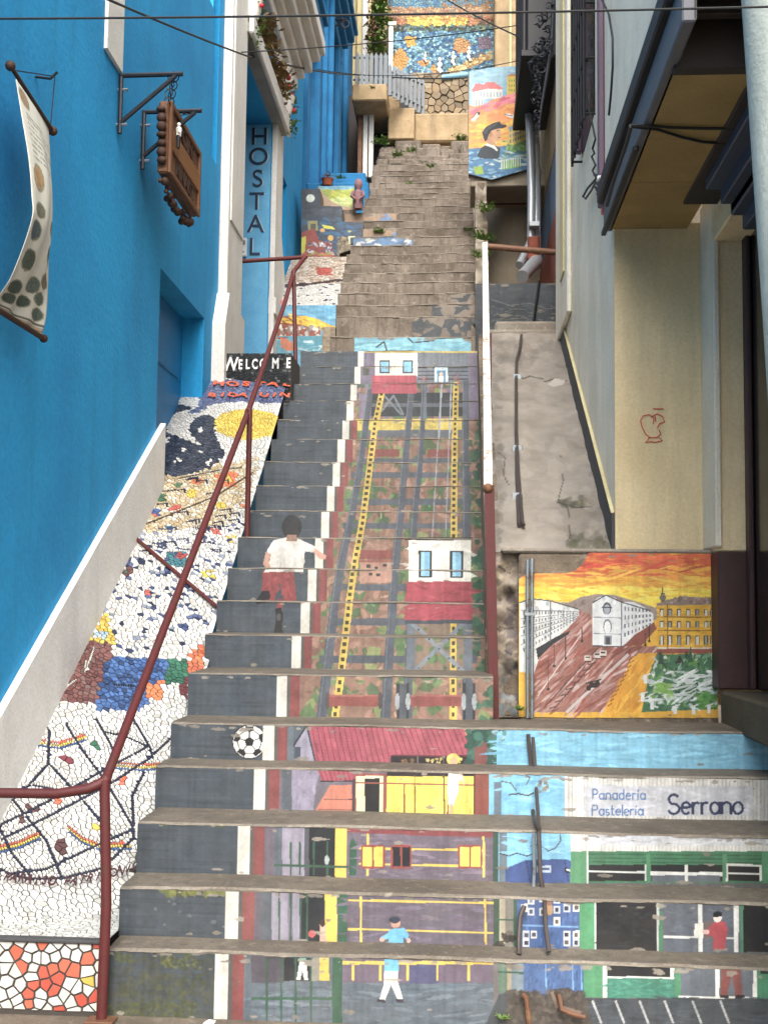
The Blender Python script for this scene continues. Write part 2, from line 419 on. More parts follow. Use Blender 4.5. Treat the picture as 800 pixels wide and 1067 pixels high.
    def chips(s, n, c=CONC, top=True, size=.02):
        for _ in range(n):
            x = rnd.uniform(0, s.w); y = s.h-abs(rnd.gauss(0, .012)) if (top and rnd.random() < .6) else (abs(rnd.gauss(0, .02)) if rnd.random() < .6 else rnd.uniform(0, s.h))
            q = size*rnd.uniform(.15, 1); m = rnd.randint(5, 9); sx = rnd.uniform(1, 2.6)
            k = rnd.uniform(.7, 1.2)
            s.fill([(x+sx*q*rnd.uniform(.4, 1.1)*math.cos(2*math.pi*t/m), y+q*.6*rnd.uniform(.4, 1.1)*math.sin(2*math.pi*t/m)) for t in range(m)], tuple(v*k for v in c), .85)
    def crack(s, pts, c=(.02, .018, .016), w=.004):
        for (x0, y0), (x1, y1) in zip(pts, pts[1:]):
            l = math.hypot(x1-x0, y1-y0) or 1; nx, ny = -(y1-y0)/l*w/2, (x1-x0)/l*w/2
            s.fill([(x0+nx, y0+ny), (x1+nx, y1+ny), (x1-nx, y1-ny), (x0-nx, y0-ny)], c)
    def build(s, name, mat, parent=None, mask=None, rough=0.0):
        nu, nv = s.nu, s.nv
        gu, gv = np.meshgrid(s.gu, s.gv)
        co = np.array(s.O)[None, :]+gu.reshape(-1, 1)*np.array(s.U)+gv.reshape(-1, 1)*np.array(s.V)
        if rough: co += (smooth_noise(nv, nu, 12).reshape(-1, 1)-.5)*2*rough*np.array(s.N)
        i = np.arange(nv-1)[:, None]*nu+np.arange(nu-1)[None, :]
        q = np.stack([i, i+1, i+nu+1, i+nu], -1).reshape(-1, 4)
        if mask is not None:                          # drop cells outside a polygon in uv
            cu = (gu[:-1, :-1]+gu[1:, 1:])/2; cv = (gv[:-1, :-1]+gv[1:, 1:])/2; ins = np.zeros(cu.shape, bool)
            for k in range(len(mask)):
                (xa, ya), (xb, yb) = mask[k], mask[(k+1) % len(mask)]
                if ya != yb: ins ^= ((ya > cv) != (yb > cv)) & (cu < (xb-xa)*(cv-ya)/(yb-ya)+xa)
            q = q[ins.reshape(-1)]
        me = bpy.data.meshes.new(name); n = len(q)
        me.vertices.add(len(co)); me.vertices.foreach_set('co', co.astype(np.float32).ravel())
        me.loops.add(n*4); me.loops.foreach_set('vertex_index', q.astype(np.int32).ravel())
        me.polygons.add(n); me.polygons.foreach_set('loop_start', np.arange(0, n*4, 4, dtype=np.int32))
        me.polygons.foreach_set('loop_total', np.full(n, 4, np.int32))
        me.update(calc_edges=True)
        a = me.attributes.new('Col', 'FLOAT_COLOR', 'POINT')
        a.data.foreach_set('color', np.concatenate([s.A.reshape(-1, 3), np.ones((nu*nv, 1))], 1).astype(np.float32).ravel())
        return link_mesh(name, me, mat, parent)
def pip(p, poly):
    x, y = p; r = False; n = len(poly)
    for k in range(n):
        (xa, ya), (xb, yb) = poly[k], poly[(k+1) % n]
        if (ya > y) != (yb > y) and x < (xb-xa)*(y-ya)/(yb-ya)+xa: r = not r
    return r
# ------------------------------------------------------------------ broken-tile mosaics: real Voronoi tesserae
def voronoi(seeds, bounds, spacing):
    x0, y0, x1, y1 = bounds; cell = spacing*2.2; grid = {}
    for k, (x, y) in enumerate(seeds): grid.setdefault((int(x/cell), int(y/cell)), []).append(k)
    out = []
    for k, (x, y) in enumerate(seeds):
        gx, gy = int(x/cell), int(y/cell); nb = []
        for a in (-1, 0, 1):
            for b in (-1, 0, 1): nb += grid.get((gx+a, gy+b), [])
        nb = sorted((j for j in nb if j != k), key=lambda j: (seeds[j][0]-x)**2+(seeds[j][1]-y)**2)[:22]
        pl = [(max(x0, x-cell), max(y0, y-cell)), (min(x1, x+cell), max(y0, y-cell)), (min(x1, x+cell), min(y1, y+cell)), (max(x0, x-cell), min(y1, y+cell))]
        for j in nb:
            mx, my = (x+seeds[j][0])/2, (y+seeds[j][1])/2; nx, ny = seeds[j][0]-x, seeds[j][1]-y; q = []
            for i in range(len(pl)):
                a, b = pl[i], pl[(i+1) % len(pl)]
                da = (a[0]-mx)*nx+(a[1]-my)*ny; db = (b[0]-mx)*nx+(b[1]-my)*ny
                if da <= 0: q.append(a)
                if da*db < 0: t = da/(da-db); q.append((a[0]+(b[0]-a[0])*t, a[1]+(b[1]-a[1])*t))
            pl = q
            if len(pl) < 3: break
        out.append(pl if len(pl) > 2 else None)
    return out
def shrink(pl, g):
    cx = sum(p[0] for p in pl)/len(pl); cy = sum(p[1] for p in pl)/len(pl); o = []
    for x, y in pl:
        d = math.hypot(x-cx, y-cy)
        if d < 1e-6: return None
        k = max(.15, 1-g/d); o.append((cx+(x-cx)*k, cy+(y-cy)*k))
    return o
def tiles(mb, seeds, cols, bounds, spacing, gap, surf, h=.004):
    """surf(x, y, lift) -> 3D point"""
    for pl, c in zip(voronoi(seeds, bounds, spacing), cols):
        if not pl: continue
        p = shrink(pl, gap)
        if not p: continue
        hh = h*rnd.uniform(.6, 1.25); n = len(p)
        p2 = shrink(p, .0012) or p
        mb.cur = c
        mb.add([surf(a, b, 0) for a, b in p]+[surf(a, b, hh) for a, b in p2], [tuple(range(n, 2*n))]+[(i, (i+1) % n, (i+1) % n+n, i+n) for i in range(n)])

# =================================================================== THE GROUND
g = MB(); g.quad((-90, -120, -.004), (90, -120, -.004), (90, 4.6, -.004), (-90, 4.6, -.004))
tag(g.build('pavement', 'pavement_concrete'), kind='structure')
g = MB(); g.quad((-90, 4.6, -.05), (90, 4.6, -.05), (90, 200, -.05), (-90, 200, -.05))
tag(g.build('ground', 'pavement_concrete'), kind='structure')

# =================================================================== THE STAIRS
YS = [998, 932, 863, 803, 757, 704, 663, 627.5, 593, 560.5, 532.5, 506, 481, 457, 437, 417, 399, 381, 365, 350, 329, 316.6, 304.7, 293, 283, 273, 263.5, 254.6, 245.7, 237, 229, 221, 214, 206, 201, 195, 189, 182, 177, 171]
SY = [4.29, 4.455, 4.69, 5.025, 5.255, 5.60]+[4.29+.3*i for i in range(6, 40)]
SZ = [P(430, y, Y).z for y, Y in zip(YS, SY)]
LIP = .007; REC = .005
def step_mesh(i, x0, x1, lip=LIP, rough=.003, back=None):
    y = SY[i]; z = SZ[i]; zb = (SZ[i-1] if i else 0)-.03; y2 = (SY[i+1] if i < 39 else y+.3)+.06 if back is None else back
    n = max(8, int((x1-x0)/.03)); vs = []; fs = []
    ph = rnd.uniform(0, 9)
    chip = [0]*(n+1)
    for _ in range(int((x1-x0)*4.5)):
        k = rnd.randint(0, n); wd = rnd.randint(1, 4); dp = rnd.choice([.005, .008, .012, .022])
        for q in range(max(0, k-wd), min(n, k+wd)+1): chip[q] = max(chip[q], dp*(1-abs(q-k)/(wd+1)))
    for k in range(n+1):
        x = x0+(x1-x0)*k/n; w = (math.sin(x*3.1+ph)+math.sin(x*7.7+ph*2))*rough*.6; j = rnd.uniform(-1, 1)*rough*.5
        yy = y+REC; c = chip[k]
        vs += [(x, yy, zb), (x, yy, z-lip+w-c*.3), (x, y-.002+j+c, z-lip+w+j), (x, y+j+c, z-.004+w-c), (x, y+.02+c, z+w-c*.2), (x, y2, z+.004+w*.5)]
    for k in range(n):
        a = k*6
        for q in range(5): fs.append((a+q, a+6+q, a+7+q, a+1+q))
    e = n*6
    vs += [(x0, y2, zb-.25), (x0, y+REC, zb-.25), (x1, y2, zb-.25), (x1, y+REC, zb-.25)]; m = len(vs)
    fs += [(m-4, m-3, 0, 1, 2, 3, 4, 5)[::1], (m-1, m-2, e+5, e+4, e+3, e+2, e+1, e)]
    b = MB(); b.add(vs, fs); b.n_strip = n; return b
stairs = thing('painted_staircase', 'lower flight of concrete stairs with a street scene painted across its risers', 'stairs', (0, 4.29, 0))
LEFT = [-1.245, -1.253, -1.256, -1.275, -1.27, -1.278, -1.308, -1.312, -1.315, -1.318, -1.319, -1.32, -1.322, -1.325, -1.33, -1.335, -1.335, -1.335, -1.335]
XW0, XW1, XR0, XR1 = -.857, -.808, -.793, -.75
SLATE = '#3b454e'
def riser(i, x1):
    x0 = LEFT[i]; zb = SZ[i-1]-.006 if i else -.004; zt = SZ[i]-LIP-.001
    res = .003 if i < 5 else .004
    c = Canvas((x0, SY[i]+REC-.003, zb), (1, 0, 0), (0, 0, 1), x1-x0, zt-zb, res, H('#5a5a5a')); c.i = i
    def xr(a, b, colr, al=1.0): c.fill([(a-x0, -1), (b-x0, -1), (b-x0, 2), (a-x0, 2)], c.c(colr), al)
    c.xr = xr
    xr(-3, XW0, SLATE); 
    for _ in range(26):
        u = rnd.uniform(0, XW0-x0); v = rnd.uniform(0, c.h); l = rnd.uniform(.05, .2); t = rnd.uniform(.004, .012)
        c.fill([(u-l, v), (u+l, v+rnd.uniform(-.006, .006)), (u+l, v+t), (u-l, v+t)], H(rnd.choice(['#2e363e', '#444e57', '#3b444d'])), .5)
    return c
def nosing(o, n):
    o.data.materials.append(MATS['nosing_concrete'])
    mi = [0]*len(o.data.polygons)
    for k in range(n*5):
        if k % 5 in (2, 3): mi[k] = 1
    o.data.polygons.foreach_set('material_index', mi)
def finish(c, st, x1, worn=3, amp=.10, over=None):
    i = c.i
    j = rnd.uniform(-.003, .003)
    c.fill([(XW0-LEFT[i]+j, -1), (XW1-LEFT[i]+j, -1), (XW1-LEFT[i]+j*.4, 2), (XW0-LEFT[i]+j*.4, 2)], H('#cac6bb'))
    if i < 15: c.xr(XR0+j, XR1+j, '#7a3230'); c.xr(XW1+j, XR0+j, '#54504c')
    if over: over(c)
    c.chips(worn); c.grime(amp)
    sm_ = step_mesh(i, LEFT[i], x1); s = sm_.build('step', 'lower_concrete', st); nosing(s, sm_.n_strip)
    c.build('riser_painting', 'mural_worn' if i in (0, 1) else 'mural_paint', s)
    return s
XB = 1.5                                               # right end of the five wide bottom steps
GRN = '#2f5440'
# ---- riser 1
c = riser(0, XB)
c.rect(246, 990, 520, 1075, '#55606a'); c.strokes(262, 1024, 515, 1070, 160, ['#5f6a74', '#6c7780', '#4c5660', '#566670'], 30, 3, 0, .2)
c.rect(262, 995, 296, 1024, '#4b4650'); c.rect(296, 998, 324, 1022, '#1f2226'); c.rect(324, 998, 333, 1022, '#8a8578'); c.rect(333, 998, 343, 1022, '#d2b021')
c.poly([(312, 1002), (319, 1002), (321, 1021), (317, 1021), (315, 1010), (313, 1021), (309, 1021)], '#d0ccc2'); c.rect(312, 998, 319, 1003, '#5fa08a')
for x in (278, 293, 308, 324): c.rect(x-1, 998, x+1.2, 1066, GRN)
c.rect(262, 1039, 346, 1042, GRN); c.rect(346, 998, 356.5, 1070, '#2b523c')
c.rect(357, 998, 517, 1024, '#665868'); c.rect(426, 1004, 456, 1025, '#4a4a6c'); c.rect(357, 1001.5, 515, 1005, '#d0b020')
for x in (368, 396, 424.5, 455.5, 488): c.rect(x-1.2, 1004, x+1.2, 1022, '#cfae1e')
c.rect(400, 998, 415, 1012, '#4fa3c4'); c.poly([(400, 1012), (414.5, 1012), (414, 1022), (420, 1042), (415, 1043), (407, 1026), (401, 1043), (395, 1042), (400, 1026)], '#d8d5cc')
c.poly([(393, 1041), (402, 1042), (402, 1045), (393, 1044)], '#37303a'); c.poly([(412, 1041), (420, 1041), (421, 1045), (413, 1045)], '#37303a')
c.rect(514, 995, 521, 1072, '#6a6462'); c.rect(519, 1000, 528, 1034, '#56705e'); c.rect(528, 1001, 533, 1032, '#9c8f72'); c.rect(533, 1001, 545, 1032, '#6b7c85'); c.line([(519, 1013), (545, 1014)], 2, GRN)
c.rect(545, 1000, 612, 1036, '#2d568c'); c.strokes(546, 1002, 610, 1034, 40, ['#284a7a', '#3a66a0'], 8, 2, 1.57, .1)
for x in (568, 596, 605): c.line([(x, 1001), (x+1, 1033)], 1.2, '#5d92c4')
c.poly([(608, 1002), (630, 1003), (628, 1040), (608, 1039)], '#3f8a5c'); c.rect(628, 1003, 705, 1040, '#2f7a64'); c.rect(628, 1003, 632, 1040, '#c9ccc4'); c.rect(632, 1003, 699, 1018, '#14161c'); c.line([(630, 1018), (702, 1019)], 1.8, '#d4d6ce'); c.rect(698, 1003, 702, 1020, '#d0d2ca')
c.strokes(633, 1021, 702, 1038, 40, ['#2a6f5e', '#388a70'], 14, 2)
c.rect(703, 1003, 709, 1040, '#3a7f58'); c.rect(709, 1003, 786, 1039, '#5a626c'); c.line([(707, 1038.5), (790, 1040)], 2, '#d5d6d0'); c.rect(745, 1003, 749, 1039, '#d8d9d2'); c.rect(784, 1003, 788, 1040, '#d8d9d2'); c.rect(788, 1003, 830, 1042, '#2f7a58'); c.rect(792, 1003, 830, 1015, '#17191e')
c.poly([(752, 1000), (770, 1000), (773, 1038), (766, 1038), (762, 1014), (757, 1038), (750, 1038)], '#7c3630'); c.rect(750, 1037, 759, 1040, '#201a1c'); c.rect(765, 1037, 775, 1040, '#201a1c')
c.poly([(612, 1040), (840, 1041), (840, 1080), (500, 1080), (520, 1036), (545, 1034)], '#3a4047'); c.strokes(530, 1040, 830, 1075, 120, ['#333940', '#434a52', '#3c444c'], 30, 2.5, 0, .2)
for x in (617, 641, 666, 692, 721, 750): c.line([(x, 1043), (x+9, 1066)], 2.2, '#a9abab')
c.poly([(524, 1066), (529, 1044), (540, 1033), (556, 1036), (566, 1042), (574, 1031), (592, 1029), (603, 1036), (610, 1046), (618, 1068)], '#433b34'); c.blobs(528, 1033, 612, 1066, 260, ['#544b43', '#453c34', '#3a322c', '#4c443c', '#312a25', '#5f564c'], 3.4, .7); c.blobs(536, 1034, 552, 1048, 20, ['#2a231e', '#3a302a'], 3.2, .8); c.line([(575, 1034), (580, 1048), (592, 1052), (604, 1056)], 4, '#7a6252'); c.line([(578, 1034), (584, 1046)], 3, '#30271f')
c.blobs(112, 995, 228, 1066, 500, ['#3a3d30', '#42463a', '#444a40', '#33382f', '#4a4c38', '#3c4444', '#4b4a40'], 4.5, .4); c.blobs(125, 1015, 215, 1050, 160, ['#474c26', '#3f4424', '#50542c'], 3, .45); c.blobs(112, 1045, 205, 1066, 300, ['#4c5226', '#41481f', '#575c2c', '#363c20'], 2.8, .5); c.blobs(168, 988, 212, 1010, 130, ['#525824', '#66682e', '#41461e', '#3a3a22'], 2.4, .6); c.blobs(120, 985, 142, 1003, 50, ['#525824', '#41461e'], 2.4, .6)
finish(c, stairs, XB, 80, .13)
# ---- riser 2
c = riser(1, XB)
c.rect(258, 925, 516, 990, '#5c5560'); c.rect(273, 925, 283, 990, '#4e5660'); c.rect(283, 925, 316, 990, '#8a8494'); c.rect(300, 925, 305, 990, '#6f6878'); c.rect(314, 925, 338, 990, '#20242a'); c.rect(338.5, 925, 351, 990, '#d6b31e'); c.rect(352, 925, 361.5, 990, '#2d5740')
for x in (291, 303, 313, 320): c.rect(x-1, 925, x+1, 990, GRN)
c.ell(325, 973, 4, 4, '#b0343a'); c.poly([(333, 963), (339, 963), (340, 984), (333, 984)], '#c99a86'); c.ell(336, 962, 3, 4, '#3a2a22')
c.strokes(363, 930, 514, 985, 90, ['#665a68', '#71647a', '#605464', '#6c606a'], 30, 3, 0, .3)
c.line([(363, 938), (514, 941)], 2.2, '#cfae1e'); c.line([(363, 968), (514, 972)], 2.2, '#cfae1e'); c.line([(376, 932), (376, 984)], 2.2, '#cfae1e'); c.line([(505, 932), (506, 984)], 2.2, '#cfae1e')
c.poly([(407, 968), (421, 967), (426, 974), (424, 980), (420, 976), (420, 985), (405, 985), (405, 978), (398, 980), (396, 977), (403, 973)], '#4fa6cc'); c.ell(412, 962, 5, 5, '#b98a72'); c.ell(411, 958.5, 6, 3.5, '#2d3648'); c.ell(398, 979, 3, 2, '#c49a84'); c.ell(425.5, 980, 2, 2.5, '#c49a84')
c.rect(514, 928, 520, 992, '#2d4a3c'); c.rect(520, 930, 536, 990, '#77736a'); c.rect(520, 932, 526, 985, '#a39a80'); c.line([(516, 958), (536, 959)], 2, GRN); c.rect(535, 930, 539, 990, GRN)
c.rect(538, 930, 604, 992, '#27508a'); c.strokes(540, 932, 602, 990, 50, ['#1f3f70', '#32609c'], 8, 2, 1.57, .1)
for (x, y) in ((553, 938), (553, 950), (546, 946), (565, 936), (565, 950), (580, 937), (580, 948), (580, 960), (590, 946), (600, 946), (548, 974), (556, 974), (590, 974), (600, 974), (590, 982), (600, 982), (548, 982)):
    c.rect(x-3.4, y-4.2, x+3.4, y+4.2, rnd.choice(['#c9ccd0', '#b7bcc6', '#d6d4cc'])); c.rect(x-2, y-2, x+2, y+2.4, rnd.choice(['#3a4658', '#7c8898', '#5a5048', '#2a3040']))
c.ell(572, 948, 4, 6, '#b08a5c'); c.ell(572, 941, 3, 3, '#8f5a40'); c.line([(540, 964), (602, 966)], 1.5, '#5d92c4')
c.rect(603, 930, 622, 992, '#3f8f5c'); c.rect(619, 932, 621.5, 990, '#c9ccc6'); c.rect(621, 930, 685, 992, '#15161b'); c.strokes(622, 932, 684, 990, 50, ['#1a1c22', '#101116', '#22252c'], 14, 2); c.rect(684, 930, 686, 992, '#b9bcb8'); c.rect(686, 930, 690, 992, '#3a7a55')
c.rect(690, 930, 773, 992, '#575e6a'); c.strokes(691, 932, 770, 990, 50, ['#4e5560', '#626a76'], 16, 2); c.rect(727, 933, 731.5, 992, '#cfd0cb'); c.rect(764, 933, 769, 992, '#d2d3ce'); c.line([(691, 976), (766, 978)], 2, '#cfd0cb'); c.rect(723, 962, 732, 976, '#d8d6cc'); c.rect(732, 960, 743, 978, '#6c5a58')
c.poly([(743, 961), (754, 960), (758, 968), (756, 978), (755, 990), (742, 990), (743, 976), (735, 974), (735, 970)], '#a3192f'); c.ell(747, 956, 4.5, 5, '#d8c4bc'); c.poly([(742, 952), (747, 949), (752, 951), (751, 955), (743, 956)], '#15151a'); c.ell(735, 971, 3.5, 2.5, '#d9a9a0')
c.rect(773, 930, 840, 992, '#121318'); c.rect(771, 930, 774, 992, '#3a7a55')
c.blobs(170, 918, 240, 932, 50, ['#5f6626', '#7c7d36', '#4a4f22', '#6b6f2e'], 5, .85); c.blobs(128, 925, 230, 965, 10, ['#6a7076', '#59616a'], 3, .6); c.blobs(520, 965, 536, 992, 8, ['#2a2420', '#5c5248'], 5)
finish(c, stairs, XB, 60, .13)
# ---- riser 3
c = riser(2, XB)
c.rect(258, 855, 516, 920, '#655a66'); c.rect(286, 855, 294, 920, '#535b66'); c.rect(294, 855, 320, 920, '#8c8696'); c.rect(317, 855, 323, 920, '#4a4a52'); c.rect(322, 855, 350, 920, '#1d2126'); c.rect(349, 855, 361, 920, '#d4b11e')
for x in (303, 312.5, 327, 341): c.rect(x-1, 877, x+1, 912, GRN)
c.line([(286, 901.5), (365, 903.5)], 2.2, GRN); c.ell(340.5, 896, 2.5, 5, '#9aa4a0'); c.poly([(364, 912), (364, 880), (367.5, 873), (371.5, 880), (371, 912)], '#24503c')
c.strokes(373, 870, 512, 912, 80, ['#6f6272', '#625664', '#7a6c7c', '#685c68'], 30, 3, 0, .3)
c.poly([(361, 860), (516, 862), (516, 873), (395, 869), (361, 867)], '#7a2c30'); c.line([(374, 884), (504, 886)], 2.2, '#cfae1e'); c.line([(374, 900), (504, 903)], 2.2, '#cfae1e'); c.line([(383, 869), (383, 912)], 2.4, '#cfae1e'); c.line([(503.5, 872), (504, 914)], 2.4, '#cfae1e')
for x0, x1, f in ((376, 401, '#d8bb22'), (407, 429, '#1c1c22'), (477, 502, '#d8bb22')):
    c.rect(x0, 880.5, x1, 905, '#8a2d24'); c.rect(x0+2, 882.5, (x0+x1)/2-1, 903, f); c.rect((x0+x1)/2+1, 882.5, x1-2, 903, f)
c.rect(513, 860, 520, 920, '#2d4a3c'); c.rect(519, 860, 596, 920, '#5ea6c8'); c.rect(520, 868, 528, 920, '#5f6f7a'); c.strokes(528, 864, 594, 900, 60, ['#66aed0', '#569cc0', '#72b6d4'], 18, 2.5, 0, .3)
c.poly([(526, 920), (526, 905), (548, 896), (590, 895), (611, 906), (611, 920)], '#1d3f7c'); c.line([(548, 897), (552, 918)], 1.2, '#10264f'); c.line([(588, 896), (592, 918)], 1.2, '#10264f'); c.rect(559, 902, 574, 909, '#a9b6c8'); c.rect(561, 904, 572, 907, '#2c466c'); c.poly([(588, 904), (602, 907), (601, 912), (588, 909)], '#12182a'); c.line([(590, 906), (600, 909)], 1.6, '#c9ced6')
c.rect(594, 862, 840, 888, '#cdccc6')
for x in range(594, 840, 4): c.line([(x, 862), (x, 887)], 1, '#a9a8a2', .7)
c.rect(613, 862, 840, 881, '#bdc0c6'); c.strokes(615, 864, 800, 880, 60, ['#c6c8cc', '#b2b5bc', '#cdcdd0'], 30, 2)
c.rect(594, 887, 840, 920, '#2f6e4a'); c.rect(594, 887, 611, 920, '#43855a'); c.line([(611.5, 887), (611.5, 920)], 1.5, '#c9ccc6')
for y in (890, 894, 898): c.line([(613, y), (800, y+1.5)], 1.3, '#1f5538')
for x0, x1 in ((613, 671), (678, 752), (757, 792)): c.rect(x0, 901, x1, 918, '#15171b')
c.line([(613, 908), (672, 909)], 2, '#c9cbc6'); c.rect(671, 901, 673, 918, '#b9bcb6'); c.rect(673, 890, 677, 920, '#3f8058'); c.line([(678, 910), (752, 911)], 4, '#cfd1cc'); c.rect(679, 912, 750, 919, '#565f68'); c.rect(713, 901, 716, 919, '#d4d5d0'); c.rect(752, 890, 757, 920, '#3f8058'); c.rect(756, 901, 758, 918, '#d0d2cc'); c.line([(757, 901), (793, 902)], 2, '#d0d2cc'); c.line([(757, 910), (793, 911)], 1.8, '#d0d2cc'); c.rect(791, 901, 793, 918, '#d0d2cc'); c.rect(793, 888, 840, 920, '#43855a')
c.blobs(165, 850, 178, 860, 10, ['#5a5f2a'], 3, .7); c.blobs(215, 852, 236, 861, 14, ['#5a5f2a', '#4a4f22'], 3.5, .7)
c.line([(520, 889), (530, 892), (538, 889), (549, 892), (556, 889)], 1.2, '#3a3028'); c.line([(583, 868), (584, 876), (578, 884), (570, 887)], 1.2, '#4a4038'); c.line([(571, 886), (560, 880), (552, 882)], 1, '#4a4038')
finish(c, stairs, XB, 50, .13)
# ---- riser 4
c = riser(3, XB)
c.rect(270, 795, 516, 860, '#6b6069'); c.rect(294, 795, 305, 860, '#545b64'); c.rect(304, 795, 334, 860, '#857e92'); c.strokes(305, 800, 333, 855, 30, ['#8d8699', '#7a7488'], 8, 2, 1.57, .2)
c.poly([(334, 803), (330, 816), (325, 853), (346, 853), (348, 816), (372, 814), (370, 803)], '#6a646e'); c.poly([(344, 818), (366, 818), (368, 850), (325, 850)], '#bb6547'); c.line([(338, 833), (367, 833)], 1, '#5a3028'); c.line([(332, 843), (367, 844)], 1, '#5a3028'); c.poly([(330, 800), (368, 800), (371, 813.5), (335, 813)], '#9a3346')
for k in range(8): c.line([(333+k*4.8, 802), (337+k*4.6, 813)], .9, '#6d2030')
c.line([(334, 814), (371, 814)], 1.3, '#2c2428'); c.rect(367, 812, 370, 852, '#43323a')
c.rect(370, 806, 404, 852, '#8a3a30'); c.rect(371, 808.5, 399, 852, '#d5cfa4'); c.rect(380, 811, 395.5, 851, '#17191c'); c.rect(372, 810, 379, 850, '#c9c69a')
c.rect(403, 806, 496, 853, '#d9bf1e'); c.strokes(404, 808, 494, 851, 60, ['#e2ca2a', '#cfb41a', '#dcc228'], 18, 3, 1.57, .5); c.rect(403, 800, 496, 809, '#2a2224'); c.line([(432, 808), (432, 852)], 1.2, '#6a4a20'); c.line([(421, 818), (421, 852)], 2, '#8a4a24'); c.line([(462, 808), (463, 852)], 1.6, '#5a3420'); c.line([(468, 816), (466, 852)], 1.6, '#8a3a24')
c.line([(371, 815.5), (510, 818.5)], 2.2, '#8a3a2a'); c.rect(494, 806, 510, 855, '#7b3524'); c.line([(494, 806), (494, 855)], 1.2, '#3c2018')
c.poly([(467, 802), (479, 802), (484, 815), (478, 812), (477, 826), (472, 840), (467, 838), (466, 820)], '#d9d8d4'); c.line([(480, 806), (484, 817)], 2.4, '#d0a48c'); c.line([(470, 838), (469, 850)], 3, '#c89a80'); c.ell(469, 851, 4, 1.6, '#d8d4cc')
c.rect(509, 798, 590, 866, '#5fa9cb'); c.rect(514.5, 815, 522, 862, '#5a6a78'); c.strokes(523, 804, 588, 858, 70, ['#68b0d2', '#579fc3', '#74b9d6'], 22, 3, 0, .3)
c.rect(588, 798, 840, 866, '#d2d0ca')
for x in range(588, 840, 4): c.line([(x, 800), (x, 864)], 1.1, '#a8a69f', .7)
c.rect(609, 819, 782.5, 850, '#bcbec6'); c.strokes(611, 821, 781, 849, 70, ['#c4c6cc', '#b4b7c0', '#c8c9ce'], 36, 3)
c.hand('Panadería', 617, 833, 10.5, 1.5, '#3d6aa0', .17); c.hand('Pastelería', 617, 849.5, 10.5, 1.5, '#3d6aa0', .15); c.hand('Serrano', 696, 848, 20, 2.7, '#1c2a55', .115)
c.line([(530, 828), (540, 827), (550, 829), (556, 826)], 1.6, '#4a3a2c'); c.line([(522, 814), (532, 816), (538, 824)], 1.2, '#5a4a38'); c.blobs(560, 814, 571, 826, 12, ['#6a5a48', '#8a7860'], 3, .7); c.line([(545, 806), (552, 810), (548, 818)], 1.2, '#5a4a38')
finish(c, stairs, XB, 48, .13)
# ---- riser 5
c = riser(4, XB)
c.rect(296, 745, 520, 806, '#5a636c')
c.rect(306, 748, 323, 805, '#4c5660'); c.poly([(308, 800), (308, 776), (319, 757), (330, 800)], '#8b8698'); c.line([(306, 777), (319.5, 756)], 2, '#2d3036'); c.line([(319.5, 756), (330, 800)], 1.6, '#2d3036'); c.rect(307, 778, 313, 800, '#3e4652')
c.poly([(320, 752), (482, 754), (497, 787), (407, 787), (406, 800), (331, 800)], '#9a3549')
c.strokes(326, 758, 490, 796, 60, ['#a84054', '#8c2c40', '#a03a4c'], 20, 3, 1.1, .2)
for k in range(29): c.line([(324+k*5.6, 754), (333+k*5.75, 786 if k > 13 else 799)], 1.1, '#6a1c2e', .8)
c.poly([(480, 754), (487, 755), (498, 782), (494, 787)], '#b0664a'); c.rect(407, 787, 495, 801, '#241e20'); c.line([(407, 787), (496, 788)], 1.2, '#6a2430')
for x in (435, 462): c.rect(x-.6, 788, x+.6, 800, '#6a6064')
c.blobs(418, 789, 440, 797, 8, ['#8a6a3a', '#6a4a2a'], 3); c.blobs(440, 790, 462, 796, 8, ['#a8954a', '#c4b06a'], 2.4); c.ell(472, 791, 7, 6, '#d4b23a'); c.ell(472, 793, 3.2, 4.5, '#c99a7c'); c.blobs(464, 786, 481, 794, 8, ['#c9a52e', '#e0c24e'], 2.4)
c.rect(495, 773, 507, 803, '#7a3328')
c.blobs(488, 755, 519, 804, 90, ['#2b5848', '#244a3e', '#36685a', '#20433a'], 6); c.rect(494, 778, 506, 803, '#7c2f2c', .8)
c.rect(517, 748, 840, 812, '#63abc9'); c.strokes(518, 755, 800, 803, 240, ['#6bb3cf', '#59a0c0', '#77bdd6', '#5fa7c6'], 34, 3, 0, .2)
c.blobs(512, 758, 526, 772, 10, ['#8ab0bc', '#4a7a70'], 3)
# football
def uvpx(x, y): return x, y
bx, by, br = 260, 773, 17
c.ell(bx, by, br+1.2, br+1.2, '#15171a'); c.ell(bx, by, br, br, '#d9d6ce')
def pent(x, y, r, a, k=1.0): c.poly([(x+r*math.cos(a+2*math.pi*j/5)*k, y+r*math.sin(a+2*math.pi*j/5)) for j in range(5)], '#16181c')
pent(bx, by, 5.4, -math.pi/2)
for j in range(5):
    a = -math.pi/2+2*math.pi*j/5; c.line([(bx+5*math.cos(a), by+5*math.sin(a)), (bx+10*math.cos(a), by+10*math.sin(a))], 1, '#2a2c30')
    a2 = a+math.pi/5; x, y = bx+13*math.cos(a), by+13*math.sin(a)
    c.poly([(bx+10*math.cos(a), by+10*math.sin(a)), (bx+12.5*math.cos(a+.34), by+12.5*math.sin(a+.34)), (bx+16.6*math.cos(a+.27), by+16.6*math.sin(a+.27)), (bx+16.6*math.cos(a-.27), by+16.6*math.sin(a-.27)), (bx+12.5*math.cos(a-.34), by+12.5*math.sin(a-.34))], '#16181c')
    c.line([(bx+12.5*math.cos(a+.34), by+12.5*math.sin(a+.34)), (bx+12.5*math.cos(a+2*math.pi/5-.34), by+12.5*math.sin(a+2*math.pi/5-.34))], 1, '#3a3c40')
finish(c, stairs, XB, 48, .13)

